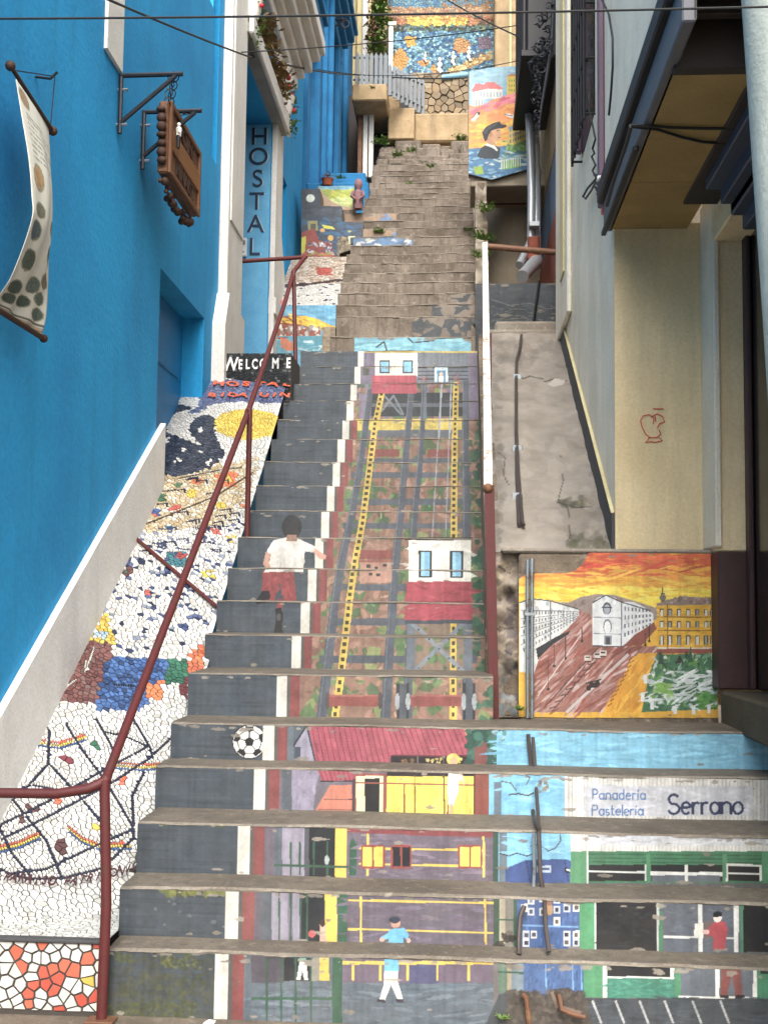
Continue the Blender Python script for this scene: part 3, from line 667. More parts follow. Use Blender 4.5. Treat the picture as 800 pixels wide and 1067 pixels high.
# ---- risers 6 to 19: one picture running up the flight (funicular between its stations)
def lerp(pts, y):
    for (xa, ya), (xb, yb) in zip(pts, pts[1:]):
        if min(ya, yb) <= y <= max(ya, yb): return xa+(xb-xa)*(y-ya)/(yb-ya)
    return pts[0][0] if abs(y-pts[0][1]) < abs(y-pts[-1][1]) else pts[-1][0]
A_ = [(334, 755), (352, 600), (363, 555), (376, 480), (386, 405)]
B_ = [(401, 755), (411, 595), (418, 530), (422, 480), (429, 405)]
C_ = [(424, 755), (431, 545), (438, 480), (443, 395)]
D_ = [(487, 755), (486, 540), (485, 480), (485, 395)]
LA = [(348, 755), (357, 690), (367, 600), (377, 550), (386, 480), (391, 440), (398, 408)]
LB = [(472, 755), (472, 640), (473, 500), (474, 440), (475, 395)]
def beam(c, pl, y0, y1, w0, w1, colr):
    n = 8
    for k in range(n):
        ya, yb = y0+(y1-y0)*k/n, y0+(y1-y0)*(k+1)/n; wa, wb = w0+(w1-w0)*k/n, w0+(w1-w0)*(k+1)/n
        xa, xb = lerp(pl, ya), lerp(pl, yb)
        c.poly([(xa-wa/2, ya), (xa+wa/2, ya), (xb+wb/2, yb), (xb-wb/2, yb)], colr)
def ladder(c, pl, y0, y1, w):
    beam(c, pl, y0, y1, w, w*.8, '#bfa228')
    y = y0
    while y > y1:
        x = lerp(pl, y); s = .55+.45*(y-390)/360; c.rect(x-w*.22, y-4.6*s, x+w*.22, y, '#3a3420'); y -= 8.5*s
def picture(c, y0, y1):
    up = y1 < 412
    if not up:
        c.strokes(316, y0-4, 518, y1+6, 110, ['#86614f', '#7a5446', '#946e5c', '#6e4e40', '#a07860'], 18, 5, 0, 1.5, .75)
        c.blobs(316, y0-4, 518, y1+6, 26, ['#476b3e', '#3a5c36', '#567a48', '#3f6040', '#7a8a50'], 9, .85)
        c.strokes(316, y0-4, 518, y1+6, 70, ['#4f7a44', '#3c6238', '#5f8a52', '#8a6a52', '#a88a70'], 9, 2.4, 0, 1.6, .8)
        c.blobs(495, y0-2, 514, y1+4, 14, ['#2f5a48', '#28503e', '#3a6a50'], 6, .9)
    else:
        c.rect(372, 340, 520, 415, '#70667a'); c.strokes(378, 366, 515, 412, 60, ['#7a7084', '#685e72'], 14, 3, 1.5, .4)
    if y1 < 462:
        c.rect(387, 409, 486, 434, '#30343a'); c.rect(386, 420, 487, 424, '#575d66')
        c.poly([(370, 437), (481, 436), (481, 448), (369, 449)], '#c2a93a'); c.strokes(372, 437, 480, 450, 30, ['#cbb448', '#a89a3a', '#7f8a44'], 8, 3)
        c.rect(383, 448, 484, 456, '#5c6068'); c.rect(487, 366, 500, 437, '#7a7084'); c.rect(374, 410, 386, 436, '#776d80')
        c.line([(398, 428), (410, 412), (420, 432)], 2, '#6d747c'); c.line([(400, 412), (418, 432)], 2, '#6d747c')
    # sleepers and axles
    for y, xa, xb, q, cc in ((472, 383, 416, 8, '#7a3a32'), (472, 445, 477, 8, '#7a3a32'), (495, 366, 491, 6, '#50565f'), (523, 361, 491, 6.5, '#50565f'), (548, 357, 488, 6, '#50565f'), (578, 368, 409, 9, '#7c3a30'), (612, 352, 424, 7, '#50565f'), (648, 348, 424, 7.5, '#50565f'), (687, 333, 497, 8, '#4a5058'), (480, 377, 482, 5, '#50565f')):
        if y0-8 < y < y1+8: c.rect(xa, y-q/2, xb, y+q/2, cc)
    beam(c, A_, 755, 405, 11, 6, '#4b525c'); beam(c, B_, 755, 405, 10.5, 6, '#4b525c'); beam(c, C_, 755, 395, 9.5, 4.5, '#4b525c'); beam(c, D_, 755, 395, 11, 6, '#4b525c')
    for pl, w in ((A_, 8), (B_, 8), (C_, 7), (D_, 8)):
        x, x2 = lerp(pl, y0), lerp(pl, y1); c.line([(x-w*.35, y0), (x2-w*.35, y1)], 1, '#6a727c', .8)
    ladder(c, LA, 755, 408, 8); ladder(c, LB, 755, 398, 7.5)
    c.line([(460, 395), (450, 562)], 1.1, '#8a9298'); c.line([(470, 395), (464, 562)], 1.1, '#8a9298')
    if 380 < y1 and y0 > 650 or y1 > 700:
        for xa, xb in ((340, 395), (428, 483)): c.rect(xa, 724, xb, 736, '#7c352e'); c.line([(xa, 725), (xb, 725)], 1.4, '#9a5044')
        for xa in (413, 482): 
            c.rect(xa, 712, xa+13, 750, '#2c3036'); c.rect(xa+3, 712, xa+10, 750, '#4a5058'); c.ell(xa+1, 731, 2.4, 9, '#9aa0a4'); c.ell(xa+12, 731, 2.4, 9, '#9aa0a4')
        c.ell(341, 730, 2.5, 9, '#4a4040'); c.ell(396, 730, 2.5, 9, '#4a4040')
    # the rear funicular car
    if y0 < 715 and y1 > 555:
        c.rect(432, 648, 484, 704, '#7f6a58'); c.blobs(436, 655, 482, 704, 16, ['#476b3e', '#567a48', '#3f6040'], 6, .85); ladder(c, LB, 712, 648, 7.5); c.rect(424, 643, 432.5, 706, '#606974'); c.rect(482.5, 643, 492, 706, '#606974'); c.line([(430, 650), (484, 701)], 4.4, '#7b848d'); c.line([(484, 648), (430, 701)], 4.4, '#737c86'); c.rect(422, 644, 492, 650, '#3f464f'); c.line([(430, 702), (484, 702)], 1.6, '#2c3036')
        for k in range(5): c.ell(436+k*10.5, 656+k*10, .9, .9, '#23272c'); c.ell(478-k*10.5, 656+k*10, .9, .9, '#23272c')
        c.rect(425.5, 562, 490.5, 609, '#d9d7cd'); c.strokes(427, 566, 489, 606, 30, ['#e0ded4', '#cfccc0'], 20, 3); c.poly([(424, 606), (491, 606), (492, 646), (421, 646)], '#9b2437'); c.strokes(424, 608, 490, 644, 40, ['#a52c40', '#8c1f30'], 26, 3); c.line([(422, 561.5), (492, 561.5)], 3, '#33302e'); c.line([(424, 627), (491, 627)], 1, '#7a1c2a')
        for x in (436, 468.5): c.rect(x, 574, x+14, 602, '#2b2a2c'); c.rect(x+2.4, 575.5, x+11.6, 600.5, '#6fb0d2'); c.rect(x+2.4, 575.5, x+6, 600.5, '#8cc4de')
    # small house between the rails
    if y0 < 612 and y1 > 580:
        c.rect(375, 585, 408, 607, '#a57a66'); c.line([(374, 585), (408, 585)], 2, '#8a4a3a')
        for x, y in ((384, 590), (392, 592), (401, 589), (386, 598), (394, 599)): c.rect(x-2, y-1.6, x+2, y+1.6, '#3a3436')
    # upper station
    if y1 < 462:
        c.rect(435, 366, 488, 400, '#6c737c')
        for y in (383, 387, 391, 395): c.line([(435, y), (487, y)], 1.3, '#3c4046')
        c.rect(390.5, 368, 435, 392, '#dcd8c8'); c.rect(387.5, 391, 434, 410, '#a33245'); c.line([(388, 399), (434, 399)], .8, '#7a2230')
        for x in (395.5, 419.5): c.rect(x, 375.5, x+10.5, 389, '#3a4048'); c.rect(x+1.2, 376.8, x+9.3, 387.6, '#6fb4d4')
        c.rect(452.5, 383, 466.5, 398, '#b6d0de'); c.rect(455, 386, 464, 398, '#4a7f9e'); c.ell(459.5, 390, 2, 2.4, '#c9a48c'); c.rect(457, 392, 462, 398, '#d8cfc8')
        c.blobs(438, 392, 450, 398, 5, ['#a05a54', '#8a7f80'], 2.2); c.blobs(470, 391, 481, 398, 5, ['#a05a54', '#8a7f80'], 2.2); c.rect(378, 383, 384.5, 391, '#4f5348'); c.line([(377, 366.2), (500, 366.2)], 2.6, '#cbb030')
        c.rect(441, 399, 444.5, 437, '#5a626c'); c.rect(482.5, 396, 488, 437, '#565d67')
        ladder(c, LB, 470, 398, 6); ladder(c, LA, 470, 411, 6.5); c.line([(460.5, 398), (457, 460)], 1.3, '#98a0a6'); c.line([(470, 398), (468, 460)], 1.3, '#98a0a6')
def boy(c):
    c.poly([(274, 594), (306, 594), (309, 626), (296, 627), (291, 606), (286, 626), (272, 625)], '#7d2628'); c.strokes(274, 597, 306, 624, 24, ['#8a2e2e', '#6e2022'], 9, 3, 1.4, .4)
    c.poly([(285, 563), (298, 560), (314, 562), (318, 570), (316, 596), (275, 596), (281, 584)], '#c6c3bb'); c.strokes(284, 566, 315, 594, 26, ['#dbd8d0', '#bdbab4', '#c8c5bc'], 12, 3, 1.2, .6)
    c.poly([(285, 563), (289, 570), (280, 578), (278, 574)], '#d3d0c8'); c.poly([(277, 575), (282, 577), (280, 586), (283, 592), (279, 594), (274, 588)], '#b5846e')
    c.poly([(314, 563), (330, 570), (329, 576), (316, 574)], '#cfccc4'); c.poly([(328, 571), (340, 579), (339.5, 583), (334, 583), (327, 576)], '#c08e78')
    c.poly([(289, 624), (295, 624), (294, 645), (288, 645)], '#7a2628'); c.poly([(287, 634), (293, 633), (295, 640), (294, 655), (296, 661), (290, 664), (285, 660), (287, 650)], '#1b1a1e'); c.ell(290.5, 643, 2.4, 4, '#4a484c'); c.poly([(273, 616), (281, 616), (282, 623), (276, 628), (268, 630), (266, 627)], '#1e1c20')
    c.ell(304, 549, 10.5, 12.5, '#26282b'); c.ell(304, 556, 7.5, 7, '#2c2b2c'); c.poly([(299, 557), (309, 557), (310, 564), (298, 564)], '#8a6654')
UPX = .156
for i in range(5, 19):
    x1 = UPX-(i-5)*.002
    c = riser(i, x1)
    y1 = YS[i-1]+3; y0 = YS[i]-3
    c.xr(XR1, 2, '#80604f' if i < 15 else '#70667a')
    kq = int((XW0-LEFT[i])/c.w*c.nu); keep = c.A[:, :kq].copy(); picture(c, y0, y1); c.A[:, :kq] = keep
    finish(c, stairs, x1, 14, .15, boy if y0 < 668 and y1 > 530 else None)

# =================================================================== UPPER FLIGHT (bare concrete)
upper = thing('concrete_staircase', 'bare weathered concrete stairs climbing between the houses above the painted flight', 'stairs', (0, 9.99, 3.6))
LX = {20: 350, 21: 351, 22: 350, 23: 352, 24: 355, 25: 357, 26: 359, 27: 361, 28: 365, 29: 368, 30: 378, 31: 378, 32: 357, 33: 378, 34: 380, 35: 381, 36: 382, 37: 385, 38: 387, 39: 388, 40: 389}
for i in range(19, 40):
    xl = P(LX[i+1], YS[i], SY[i]).x; xr_ = P(497-7*(i-19)/20, YS[i], SY[i]).x
    if i == 19: xl = P(344, 352, SY[i]).x
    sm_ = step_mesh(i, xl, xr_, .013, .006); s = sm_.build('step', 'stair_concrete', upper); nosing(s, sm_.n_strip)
    zb, zt = SZ[i-1]-.004, SZ[i]-.014
    def strip(px0, px1, colr, extra=None):
        a = P(px0, 300, SY[i]+.003).x; b = P(px1, 300, SY[i]+.003).x
        a = max(a, xl+.002); b = min(b, xr_-.002)
        cc = Canvas((a, SY[i]+REC-.003, zb), (1, 0, 0), (0, 0, 1), b-a, zt-zb, .006, H(colr))
        if extra: extra(cc)
        cc.chips(14, H('#857562'), True, .05); cc.grime(.12)
        cc.build('riser_painting', 'mural_worn', s)
    if i == 19:
        def sea(cc):
            cc.strokes(345, 348, 500, 368, 90, ['#6fb3c4', '#5fa3b6', '#83c1cc', '#4f93a8'], 24, 3, 0, .2); cc.line([(392, 362), (400, 356), (404, 368)], 1.6, '#2a2824'); cc.line([(425, 352), (430, 357), (452, 355)], 1.2, '#2a2824')
        strip(370, 498, '#66abbe', sea)
    if i in (21, 22): strip(470-(22-i)*20, 496, '#333a41', lambda cc: cc.blobs(440, 300, 500, 335, 30, ['#2c3238', '#3e454c', '#857562'], 8, .8))
    if i == 20: strip(430, 497, '#3a4046', lambda cc: cc.blobs(430, 325, 500, 350, 30, ['#333a40', '#857562', '#6f6252'], 7, .8))
    if i == 28: strip(366, 430, '#44719a', lambda cc: cc.strokes(370, 246, 430, 256, 30, ['#c9c6bc', '#4a7cab', '#3a6088'], 10, 3))
    if i in (29, 31):
        strip(378 if i == 29 else 357, 412, '#97795a', lambda cc: (cc.poly([(392+(i == 29)*15, 232 if i == 31 else 246), (402+(i == 29)*15, 222 if i == 31 else 236), (412, 232 if i == 31 else 246)], '#4a76a6'),))
b = MB(); b.prism([(.08, 9.97, 2.8), (.08, 16.3, 6.8), (.08, 16.3, 7.62), (.08, 9.97, 3.76)], (.11, 0, 0)); b.build('side_curb', 'rubble', upper)
# broken rubble at the head of the stairs
b = MB()
yy = 16.3
for k in range(9):
    z0 = 7.5+k*.13; y = 16.15+k*.17
    x = P(388+k*1, 170, y).x
    while x < .12:
        wd = rnd.uniform(.12, .4); b.bbox(x, min(.13, x+wd), y+rnd.uniform(-.05, .05), y+.5, z0-.5, z0+rnd.uniform(-.03, .05), .02); x += wd+.004
b.build('broken_steps', 'stair_concrete', upper)

# =================================================================== MOSAIC RAMP (left of the stairs)
XWALL = -1.9
def zr(X, Y):
    t = min(1, max(0, (X+1.9)/.6)); q = max(0, (Y-4.27)/4.63); off = .20*(1-t)+.2*q*q*t; s = .653*(1-t)+.634*t
    z = off+s*(Y-4.27); m = .255; k = .05
    d = max(-1, min(1, (z-m)/k)); return (z if d >= 1 else m if d <= -1 else m+k*(d+1)**2/4)
ramp_t = thing('mosaic_ramp', 'steep ramp covered in broken white tile mosaic with fishing net, boats and hillside houses', 'ramp', (-1.6, 4.27, 0))
RX0, RX1 = -2.1, -1.24
def xe(Y):                                             # left end of the steps at depth Y
    k = max([i for i in range(19) if SY[i] <= Y] or [0]); return LEFT[k]-.002
b = MB(); n = 180; m_ = 8; vs = []; fs = []
for k in range(n+1):
    y = 4.27+(8.9-4.27)*k/n
    for q in range(m_+1):
        x = RX0-.1+(xe(y)+.1-RX0)*q/m_; vs.append((x, y, zr(x, y)-.004))
for k in range(n):
    for q in range(m_): a = k*(m_+1)+q; fs.append((a, a+1, a+m_+2, a+m_+1))
b.add(vs, fs); b.quad((RX0-.1, 4.27, -.02), (RX1, 4.27, -.02), (RX1, 4.27, .251), (RX0-.1, 4.27, .251)); b.build('grout_bed', 'grout', ramp_t, recalc=False)
def hx(c, j=.08):
    k = rnd.uniform(1-j, 1+j); return tuple(min(.85, q*k) for q in H(c))
def m1(pts): return [(x/2.667, 400+y/2.667) for x, y in pts]
def m2(pts): return [(x/3.075, 720+y/3.075) for x, y in pts]
AREAS = []                                             # (polygon in photo measurements, colour list)
def area(pts, *cols): AREAS.append((pts, cols))
def circ(cx, cy, rx, ry, n=16): return [(cx+rx*math.cos(2*math.pi*k/n), cy+ry*math.sin(2*math.pi*k/n)) for k in range(n)]
area(m1([(400, 250), (720, 205), (700, 300), (640, 390), (365, 420)]), '#c9b48c', '#bda77e', '#d4c29c', '#d9d5c8')
area(m1([(420, 40), (470, 55), (520, 62), (560, 80), (596, 96), (596, 140), (622, 196), (585, 235), (500, 258), (435, 250), (420, 150)]), '#363d4e', '#2b3243', '#444c5e')
area(m1([(600, 60), (545, 66), (492, 82), (458, 108), (462, 128), (490, 146), (525, 158), (560, 170), (538, 150), (526, 128), (530, 106), (548, 92), (580, 86), (605, 96), (640, 80)]), '#e2e0da', '#d6d4cd')
for x, y in ((462, 156), (507, 186), (555, 128), (560, 190), (497, 213), (578, 219), (450, 70)): area(m1([(x+(15 if k % 2 == 0 else 5)*math.cos(math.pi*k/5+.3), y+(11 if k % 2 == 0 else 4)*math.sin(math.pi*k/5+.3)) for k in range(10)]), '#e6e4de')
area(m1(circ(690, 112, 95, 42)), '#e6c82e', '#dcb81e', '#eed24a')
area(m1([(235, 712), (322, 712), (272, 888), (145, 880)]), '#7b4a45', '#6a3c3a', '#8a5750', '#80605a')
area(m1([(300, 758), (478, 765), (440, 850), (400, 905), (268, 905)]), '#2f5f9e', '#254f8a', '#3a6cae', '#1f3f70')
area(m1([(475, 768), (525, 765), (512, 832), (455, 838)]), '#2c6a52', '#367a5e')
area(m1([(530, 748), (566, 715), (570, 805), (520, 805)]), '#d8641e', '#c9551a', '#e0762c')
area(m1([(412, 835), (458, 818), (446, 880), (408, 872)]), '#d8641e', '#e0762c')
area(m1([(500, 835), (530, 800), (527, 875), (500, 870)]), '#6e2c30', '#7c3438')
area(m1([(232, 716), (250, 680), (272, 672), (285, 638), (306, 643), (303, 678), (328, 702), (318, 722)]), '#dcb82a', '#cda820', '#e6c83e')
area(m1([(250, 706), (262, 686), (296, 688), (302, 706)]), '#a8c4d8', '#c9d6de')
for x, y, q, c0 in ((432, 358, 14, '#3a5a9a'), (432, 362, 6, '#b8443a'), (485, 345, 13, '#c04a3a'), (447, 317, 14, '#3f6a4e'), (548, 272, 15, '#d8702a'), (533, 305, 15, '#dcc02e'), (613, 338, 15, '#dcc02e'), (630, 268, 28, '#d86a24'), (630, 264, 12, '#e0b83a'), (600, 410, 14, '#c8503c'), (640, 432, 14, '#dcc02e'), (640, 432, 6, '#2a3a5a'), (495, 488, 30, '#3a7a86'), (505, 478, 14, '#a83a3a'), (580, 528, 16, '#d8c22e'), (580, 530, 7, '#e2e0da'), (350, 522, 18, '#6e4440'), (352, 524, 7, '#4a6a50'), (410, 582, 15, '#c8503c'), (566, 430, 12, '#4a5a80'), (470, 400, 10, '#3f6a8e'), (680, 340, 12, '#c86a3a'), (495, 280, 9, '#5a7a5a')):
    area(m1([(x-q, y-q*.6), (x+q, y-q*.7), (x+q*.9, y+q*.7), (x-q*.9, y+q*.6)]), c0)
# the blue entrance panel with the hostel's name
area([(195, 430), (206, 424), (214, 396), (312, 394), (312, 418), (300, 421), (250, 419), (222, 421), (205, 431)], '#56648f', '#4a5680', '#667298', '#5f6c94')
for cx, cy, rx, ry, cc in ((300, 172, 22, 14, '#2f6a4c'), (225, 232, 17, 16, '#8a2f3c'), (208, 208, 9, 9, '#8a2f3c'), (397, 290, 14, 16, '#e0582a'), (404, 318, 8, 7, '#e0582a'), (193, 352, 18, 10, '#e0582a'), (110, 384, 20, 11, '#6a4644'), (72, 408, 9, 8, '#6a4644'), (190, 486, 15, 20, '#5f3c3a'), (208, 520, 12, 7, '#5f3c3a'), (303, 430, 9, 9, '#e0c030'), (357, 400, 9, 9, '#e0c030'), (265, 296, 12, 8, '#6a4644')):
    area(m2(circ(cx, cy, rx, ry)), cc)
# lines of thin tesserae
LINES = []
NAVY = '#26304f'
for pts in ([(130, 80), (160, 130), (155, 235), (95, 300), (0, 385)], [(215, 110), (265, 190), (340, 290), (430, 440)], [(310, 90), (352, 165), (372, 212)], [(425, 85), (482, 182), (490, 220)], [(560, 140), (480, 215), (350, 300), (170, 395), (0, 478)], [(470, 180), (340, 250), (200, 330), (80, 392), (-20, 440)], [(160, 235), (250, 330), (330, 425), (360, 470)], [(40, 345), (150, 480), (200, 600)], [(-20, 555), (30, 585), (100, 602), (200, 600), (330, 568), (430, 470), (425, 335), (465, 255)], [(0, 440), (40, 520), (105, 600)], [(430, 442), (320, 490), (150, 570), (30, 585)], [(330, 130), (400, 145), (480, 180)], [(100, 300), (250, 330)]):
    LINES.append((m2(pts), .013, NAVY))
for pts, s in (([(112, 155), (190, 166), (276, 138)], 1), ([(372, 230), (450, 236), (520, 232)], 1), ([(-10, 500), (60, 484), (130, 452)], 1), ([(222, 435), (260, 468), (310, 488), (424, 488)], 1)):
    for k, cc in enumerate(('#dc5a2e', '#e4c63a', '#2f5f9e')):
        LINES.append((m2([(x+k*2, y+k*9) for x, y in (pts if k < 2 else pts[:])]), .013, cc))
for pts, cc in (([(380, 400), (600, 312), (705, 245)], '#5a4438'), ([(500, 262), (610, 240), (675, 232)], '#3a3a4a'), ([(440, 300), (500, 295)], NAVY)): LINES.append((m1(pts), .013, cc))
for k in range(22):                                    # stepped blue joints between the little white houses
    y = rnd.uniform(392, 480); x = rnd.uniform(380, 640)
    w_ = rnd.uniform(14, 46); LINES.append((m1([(x, y), (x+w_, y+rnd.uniform(-7, 5)), (x+w_+4, y+rnd.uniform(6, 15))]), .011, rnd.choice([NAVY, '#3a4a78', '#4a5a84'])))
for k in range(16):
    y = rnd.uniform(255, 390); x = rnd.uniform(420, 640); LINES.append((m1([(x, y), (x+26, y-4), (x+28, y+9)]), .011, NAVY))
for pts in ([(262, 735), (238, 800)], [(240, 770), (236, 805)], [(175, 850), (215, 820)]): LINES.append((m1(pts), .013, '#d9d6ce'))
for pts in ([(318, 836), (378, 840)],): LINES.append((m1(pts), .016, '#16202e'))
def on_ramp(px, py):                                   # photo point -> (X, Y) on the ramp
    lo, hi = 4.2, 9.4
    for _ in range(40):
        mid = (lo+hi)/2; q = P(px, py, mid)
        if q.z > zr(q.x, mid): lo = mid
        else: hi = mid
    q = P(px, py, lo); return (q.x, lo)
SL = 1.19
seeds = []; cols = []; occ = {}
def put(x, y, c, rmin):
    s_ = (y-4.27)*SL; cell = .03; gx, gy = int(x/cell), int(s_/cell)
    for a in (-1, 0, 1):
        for q in (-1, 0, 1):
            for (u, v) in occ.get((gx+a, gy+q), ()):
                if (u-x)**2+(v-s_)**2 < rmin*rmin: return False
    occ.setdefault((gx, gy), []).append((x, s_)); seeds.append((x, s_)); cols.append(c); return True
for pts, w_, cc in LINES:
    pp = [on_ramp(*p) for p in pts]
    for (xa, ya), (xb, yb) in zip(pp, pp[1:]):
        l = math.hypot(xb-xa, (yb-ya)*SL); k = max(1, int(l/.0115)); nx, ny = (yb-ya)*SL/(l or 1), -(xb-xa)/(l or 1)
        for q in range(k):
            t = q/k; x, y = xa+(xb-xa)*t, ya+(yb-ya)*t
            if RX0 < x < xe(y)-.004 and 4.28 < y < 8.9:
                put(x+rnd.uniform(-.001, .001), y, hx(cc, .2), .0068)
    LINES_DONE = True
line_n = len(seeds)
def colour_at(x, y):
    p = proj((x, y, zr(x, y))); c = None
    for pl, cs in AREAS:
        if pip(p, pl): c = cs
    if c: return hx(rnd.choice(c), .14)
    if 545 < p[1] < 678 and rnd.random() < .13: return hx(rnd.choice([NAVY, '#3a4a78', '#56648f', '#2f3a5c', '#8a94a8']), .15)
    q = rnd.random(); return hx('#e4e3de' if q < .75 else '#d5d3cb' if q < .93 else '#c4c2ba', .05)
# flanking tesserae keep the drawn lines thin
for (x, s_) in list(seeds[:line_n]):
    for a in range(8):
        t = rnd.uniform(0, 6.28); r_ = rnd.uniform(.0095, .0115); X, Y = x+r_*math.cos(t), 4.27+(s_+r_*math.sin(t))/SL
        if RX0 < X < xe(Y)-.006 and 4.28 < Y < 8.9: put(X, Y, colour_at(X, Y), .0085)
tries = 0
NIGHT = AREAS[1][0]; FINE = [NIGHT, AREAS[10][0], m1([(232, 716), (250, 680), (285, 632), (306, 640), (328, 722)])]
for _ in range(9000):
    X, Y = rnd.uniform(RX0, RX1), rnd.uniform(4.275, 8.9)
    if X < xe(Y)-.008:
        p = proj((X, Y, zr(X, Y)))
        if any(pip(p, f) for f in FINE): put(X, Y, colour_at(X, Y), .016)
for sp in (.034, .025, .0185):
    for _ in range(12000 if sp < .03 else 2500):
        X, Y = rnd.uniform(RX0, RX1), rnd.uniform(4.275, 8.9)
        if X < xe(Y)-.008: put(X, Y, colour_at(X, Y), sp*rnd.uniform(.6, 1.25))
b = MB()
tiles(b, seeds, cols, (RX0, 0.002, RX1, (8.9-4.27)*SL), .03, .0021, lambda x, s_, h: (min(x, xe(4.27+s_/SL)), 4.27+s_/SL-h*.5, zr(x, 4.27+s_/SL)-.001+h*.85))
b.build('mosaic_tiles', 'mosaic_tile', ramp_t)
# upright front face: bigger white and orange shards
seeds2 = []; cols2 = []
for _ in range(4000):
    x, z = rnd.uniform(-2.02, RX1), rnd.uniform(.0, .25); s = rnd.choice([.055, .045, .03, .04])
    if all((x-u)**2+((z-v)*1.0)**2 > s*s for u, v in seeds2):
        seeds2.append((x, z)); q = math.sin(x*17+z*9)+math.sin(x*31-z*37); cols2.append(hx(rnd.choice(['#d8481e', '#c93f1a', '#e05a2c']) if rnd.random() < (.6 if q > .3 else .16) else ('#e2e0d8' if rnd.random() < .985 else '#d8b83a'), .08))
b = MB(); tiles(b, seeds2, cols2, (-2.02, .012, RX1, .25), .06, .0042, lambda x, z, h: (x, 4.269-h, z+.002))
b.build('front_tiles', 'mosaic_tile', ramp_t)
b = MB(); b.bbox(-2.02, RX1-.012, 4.255, 4.30, .248, .262, .004); b.build('tile_edging', 'slate_paint', ramp_t)
# curved inscription, letter by letter
def ramp_letters(s, name, mat, pxs, size, bold, wob=0, lift=.02, sx=1.0):
    mes = []
    for ch, (px, py) in zip(s, pxs):
        if ch == ' ': continue
        x, y = on_ramp(px, py); z = zr(x, y)+lift
        tl = rnd.uniform(-wob, wob)
        gx = (zr(x+.05, y)-zr(x-.05, y))/.1; gy = (zr(x, y+.05)-zr(x, y-.05))/.1*.9; mes.append(text(ch, 'l', mat, (x, y, z), (1, tl, gx+tl*gy), (-tl, 1, gy-tl*gx), size, depth=.0015, bold=bold, sx=sx))
    return join_meshes(name, mes, mat, ramp_t)
word = 'VALPARAISO.PATRIMONIO'
pos = []
for k in range(len(word)):
    t = (k-10)/10; x = 62+t*82 if k < 10 else 62+t*80; y = 927-17*max(0, t)**1.6-8*abs(min(0, t))**1.5*1.2
    if t < 0: x = 62+t*78; y = 927-7*abs(t)
    pos.append((x, y-0))
ramp_letters(word, 'inscription', 'letter_maroon', pos, .066, .0012, .04, .03, .62)
ramp_letters('HOSTAL', 'hostel_lettering', 'letter_orange', [(228+k*14.2, 402.6-(k == 0)*.5) for k in range(6)], .125, .0045, .08)
ramp_letters('BIDASUIN', 'hostel_lettering', 'letter_orange', [(221+k*10.8, 414.2) for k in range(8)], .105, .0035, .1)

# ------------------------------------------------------------------ entrance landing at the top of the ramp with its WELCOME riser
land = thing('entrance_landing', 'small landing before the hostel door, its dark riser spelling WELCOME in white mosaic', 'landing', (-1.6, 8.9, 3.2))
b = MB(); zl = 3.40; b.add([(-2.25, 8.915, 2.9), (-1.30, 8.915, 2.9), (-1.30, 11.65, 2.9), (-2.25, 11.65, 2.9), (-2.25, 8.915, zl), (-1.30, 8.915, zl+.006), (-1.30, 11.65, zl), (-2.25, 11.65, zl)], [(0, 1, 5, 4), (1, 2, 6, 5), (2, 3, 7, 6), (3, 0, 4, 7), (4, 5, 6, 7)]); b.build('slab', 'grout', land)
sd2 = []; cl2 = []
for _ in range(4200):
    x, z = rnd.uniform(-1.84, -1.302), rnd.uniform(3.02, 3.405)
    if all((x-u)**2+(z-v)**2 > .0165**2 for u, v in sd2): sd2.append((x, z)); cl2.append(hx(rnd.choice(['#25282b', '#1d2022', '#34383b', '#2c3033', '#25282b', '#6a6d6c']), .15))
b = MB(); tiles(b, sd2, cl2, (-1.842, 3.02, -1.301, 3.406), .024, .0015, lambda x, z, h: (x, 8.912-h, z)); b.build('welcome_tiles', 'mosaic_tile', land)
mes = []
for ch, px, sz in zip('WELCOME', (240, 250.5, 258, 265.5, 274, 287, 300.5), (.15, .105, .105, .105, .105, .115, .11)):
    q = P(px, 379.5+(ch == 'W')*-.5+(px-270)*-.03, 8.9); mes.append(text(ch, 'l', 'letter_white', (q.x, 8.905, q.z), (1, 0, rnd.uniform(-.06, .06)), (0, 0, 1), sz, depth=.001, bold=.003, sx=.62 if ch != 'W' else .78))
join_meshes('welcome_lettering', mes, 'letter_white', land)

# painted harbour on the retaining wall behind the landing
YM = 11.65
hw = thing('harbour_mural_wall', 'low retaining wall painted with a harbour, white palace and yellow sunset behind the landing', 'mural wall', (-1.7, YM, zl))
a, z = P(243, 367, YM), P(352, 318, YM)
xr2 = P(352, 340, YM).x
cv = Canvas((a.x, YM, zl-.02), (1, 0, 0), (0, 0, 1), xr2-a.x, z.z-zl+.02, .005, H('#5d9ab8'))
cv.strokes(243, 315, 352, 336, 120, ['#5d9cbc', '#6aa8c6', '#5290b0', '#78b2cc'], 16, 2.5, .1, .3)
cv.poly([(243, 319), (262, 322), (280, 327), (300, 330), (318, 329), (330, 332), (345, 339), (352, 340), (352, 344), (335, 344), (312, 338), (285, 337), (262, 331), (243, 326)], '#d8b02c'); cv.strokes(245, 320, 348, 343, 60, ['#e6c43c', '#d8a428', '#c88a2c', '#e8cc58'], 10, 2, .25, .3, .8, [(243, 319), (280, 327), (318, 329), (352, 340), (352, 344), (312, 338), (262, 331), (243, 326)])
cv.poly([(243, 324), (262, 328), (290, 336), (313, 338), (334, 344), (334, 350), (243, 352)], '#8a4a36'); cv.strokes(243, 328, 330, 348, 70, ['#7a3f30', '#965640', '#6a3a30', '#a06a50'], 8, 2, .3, .6)
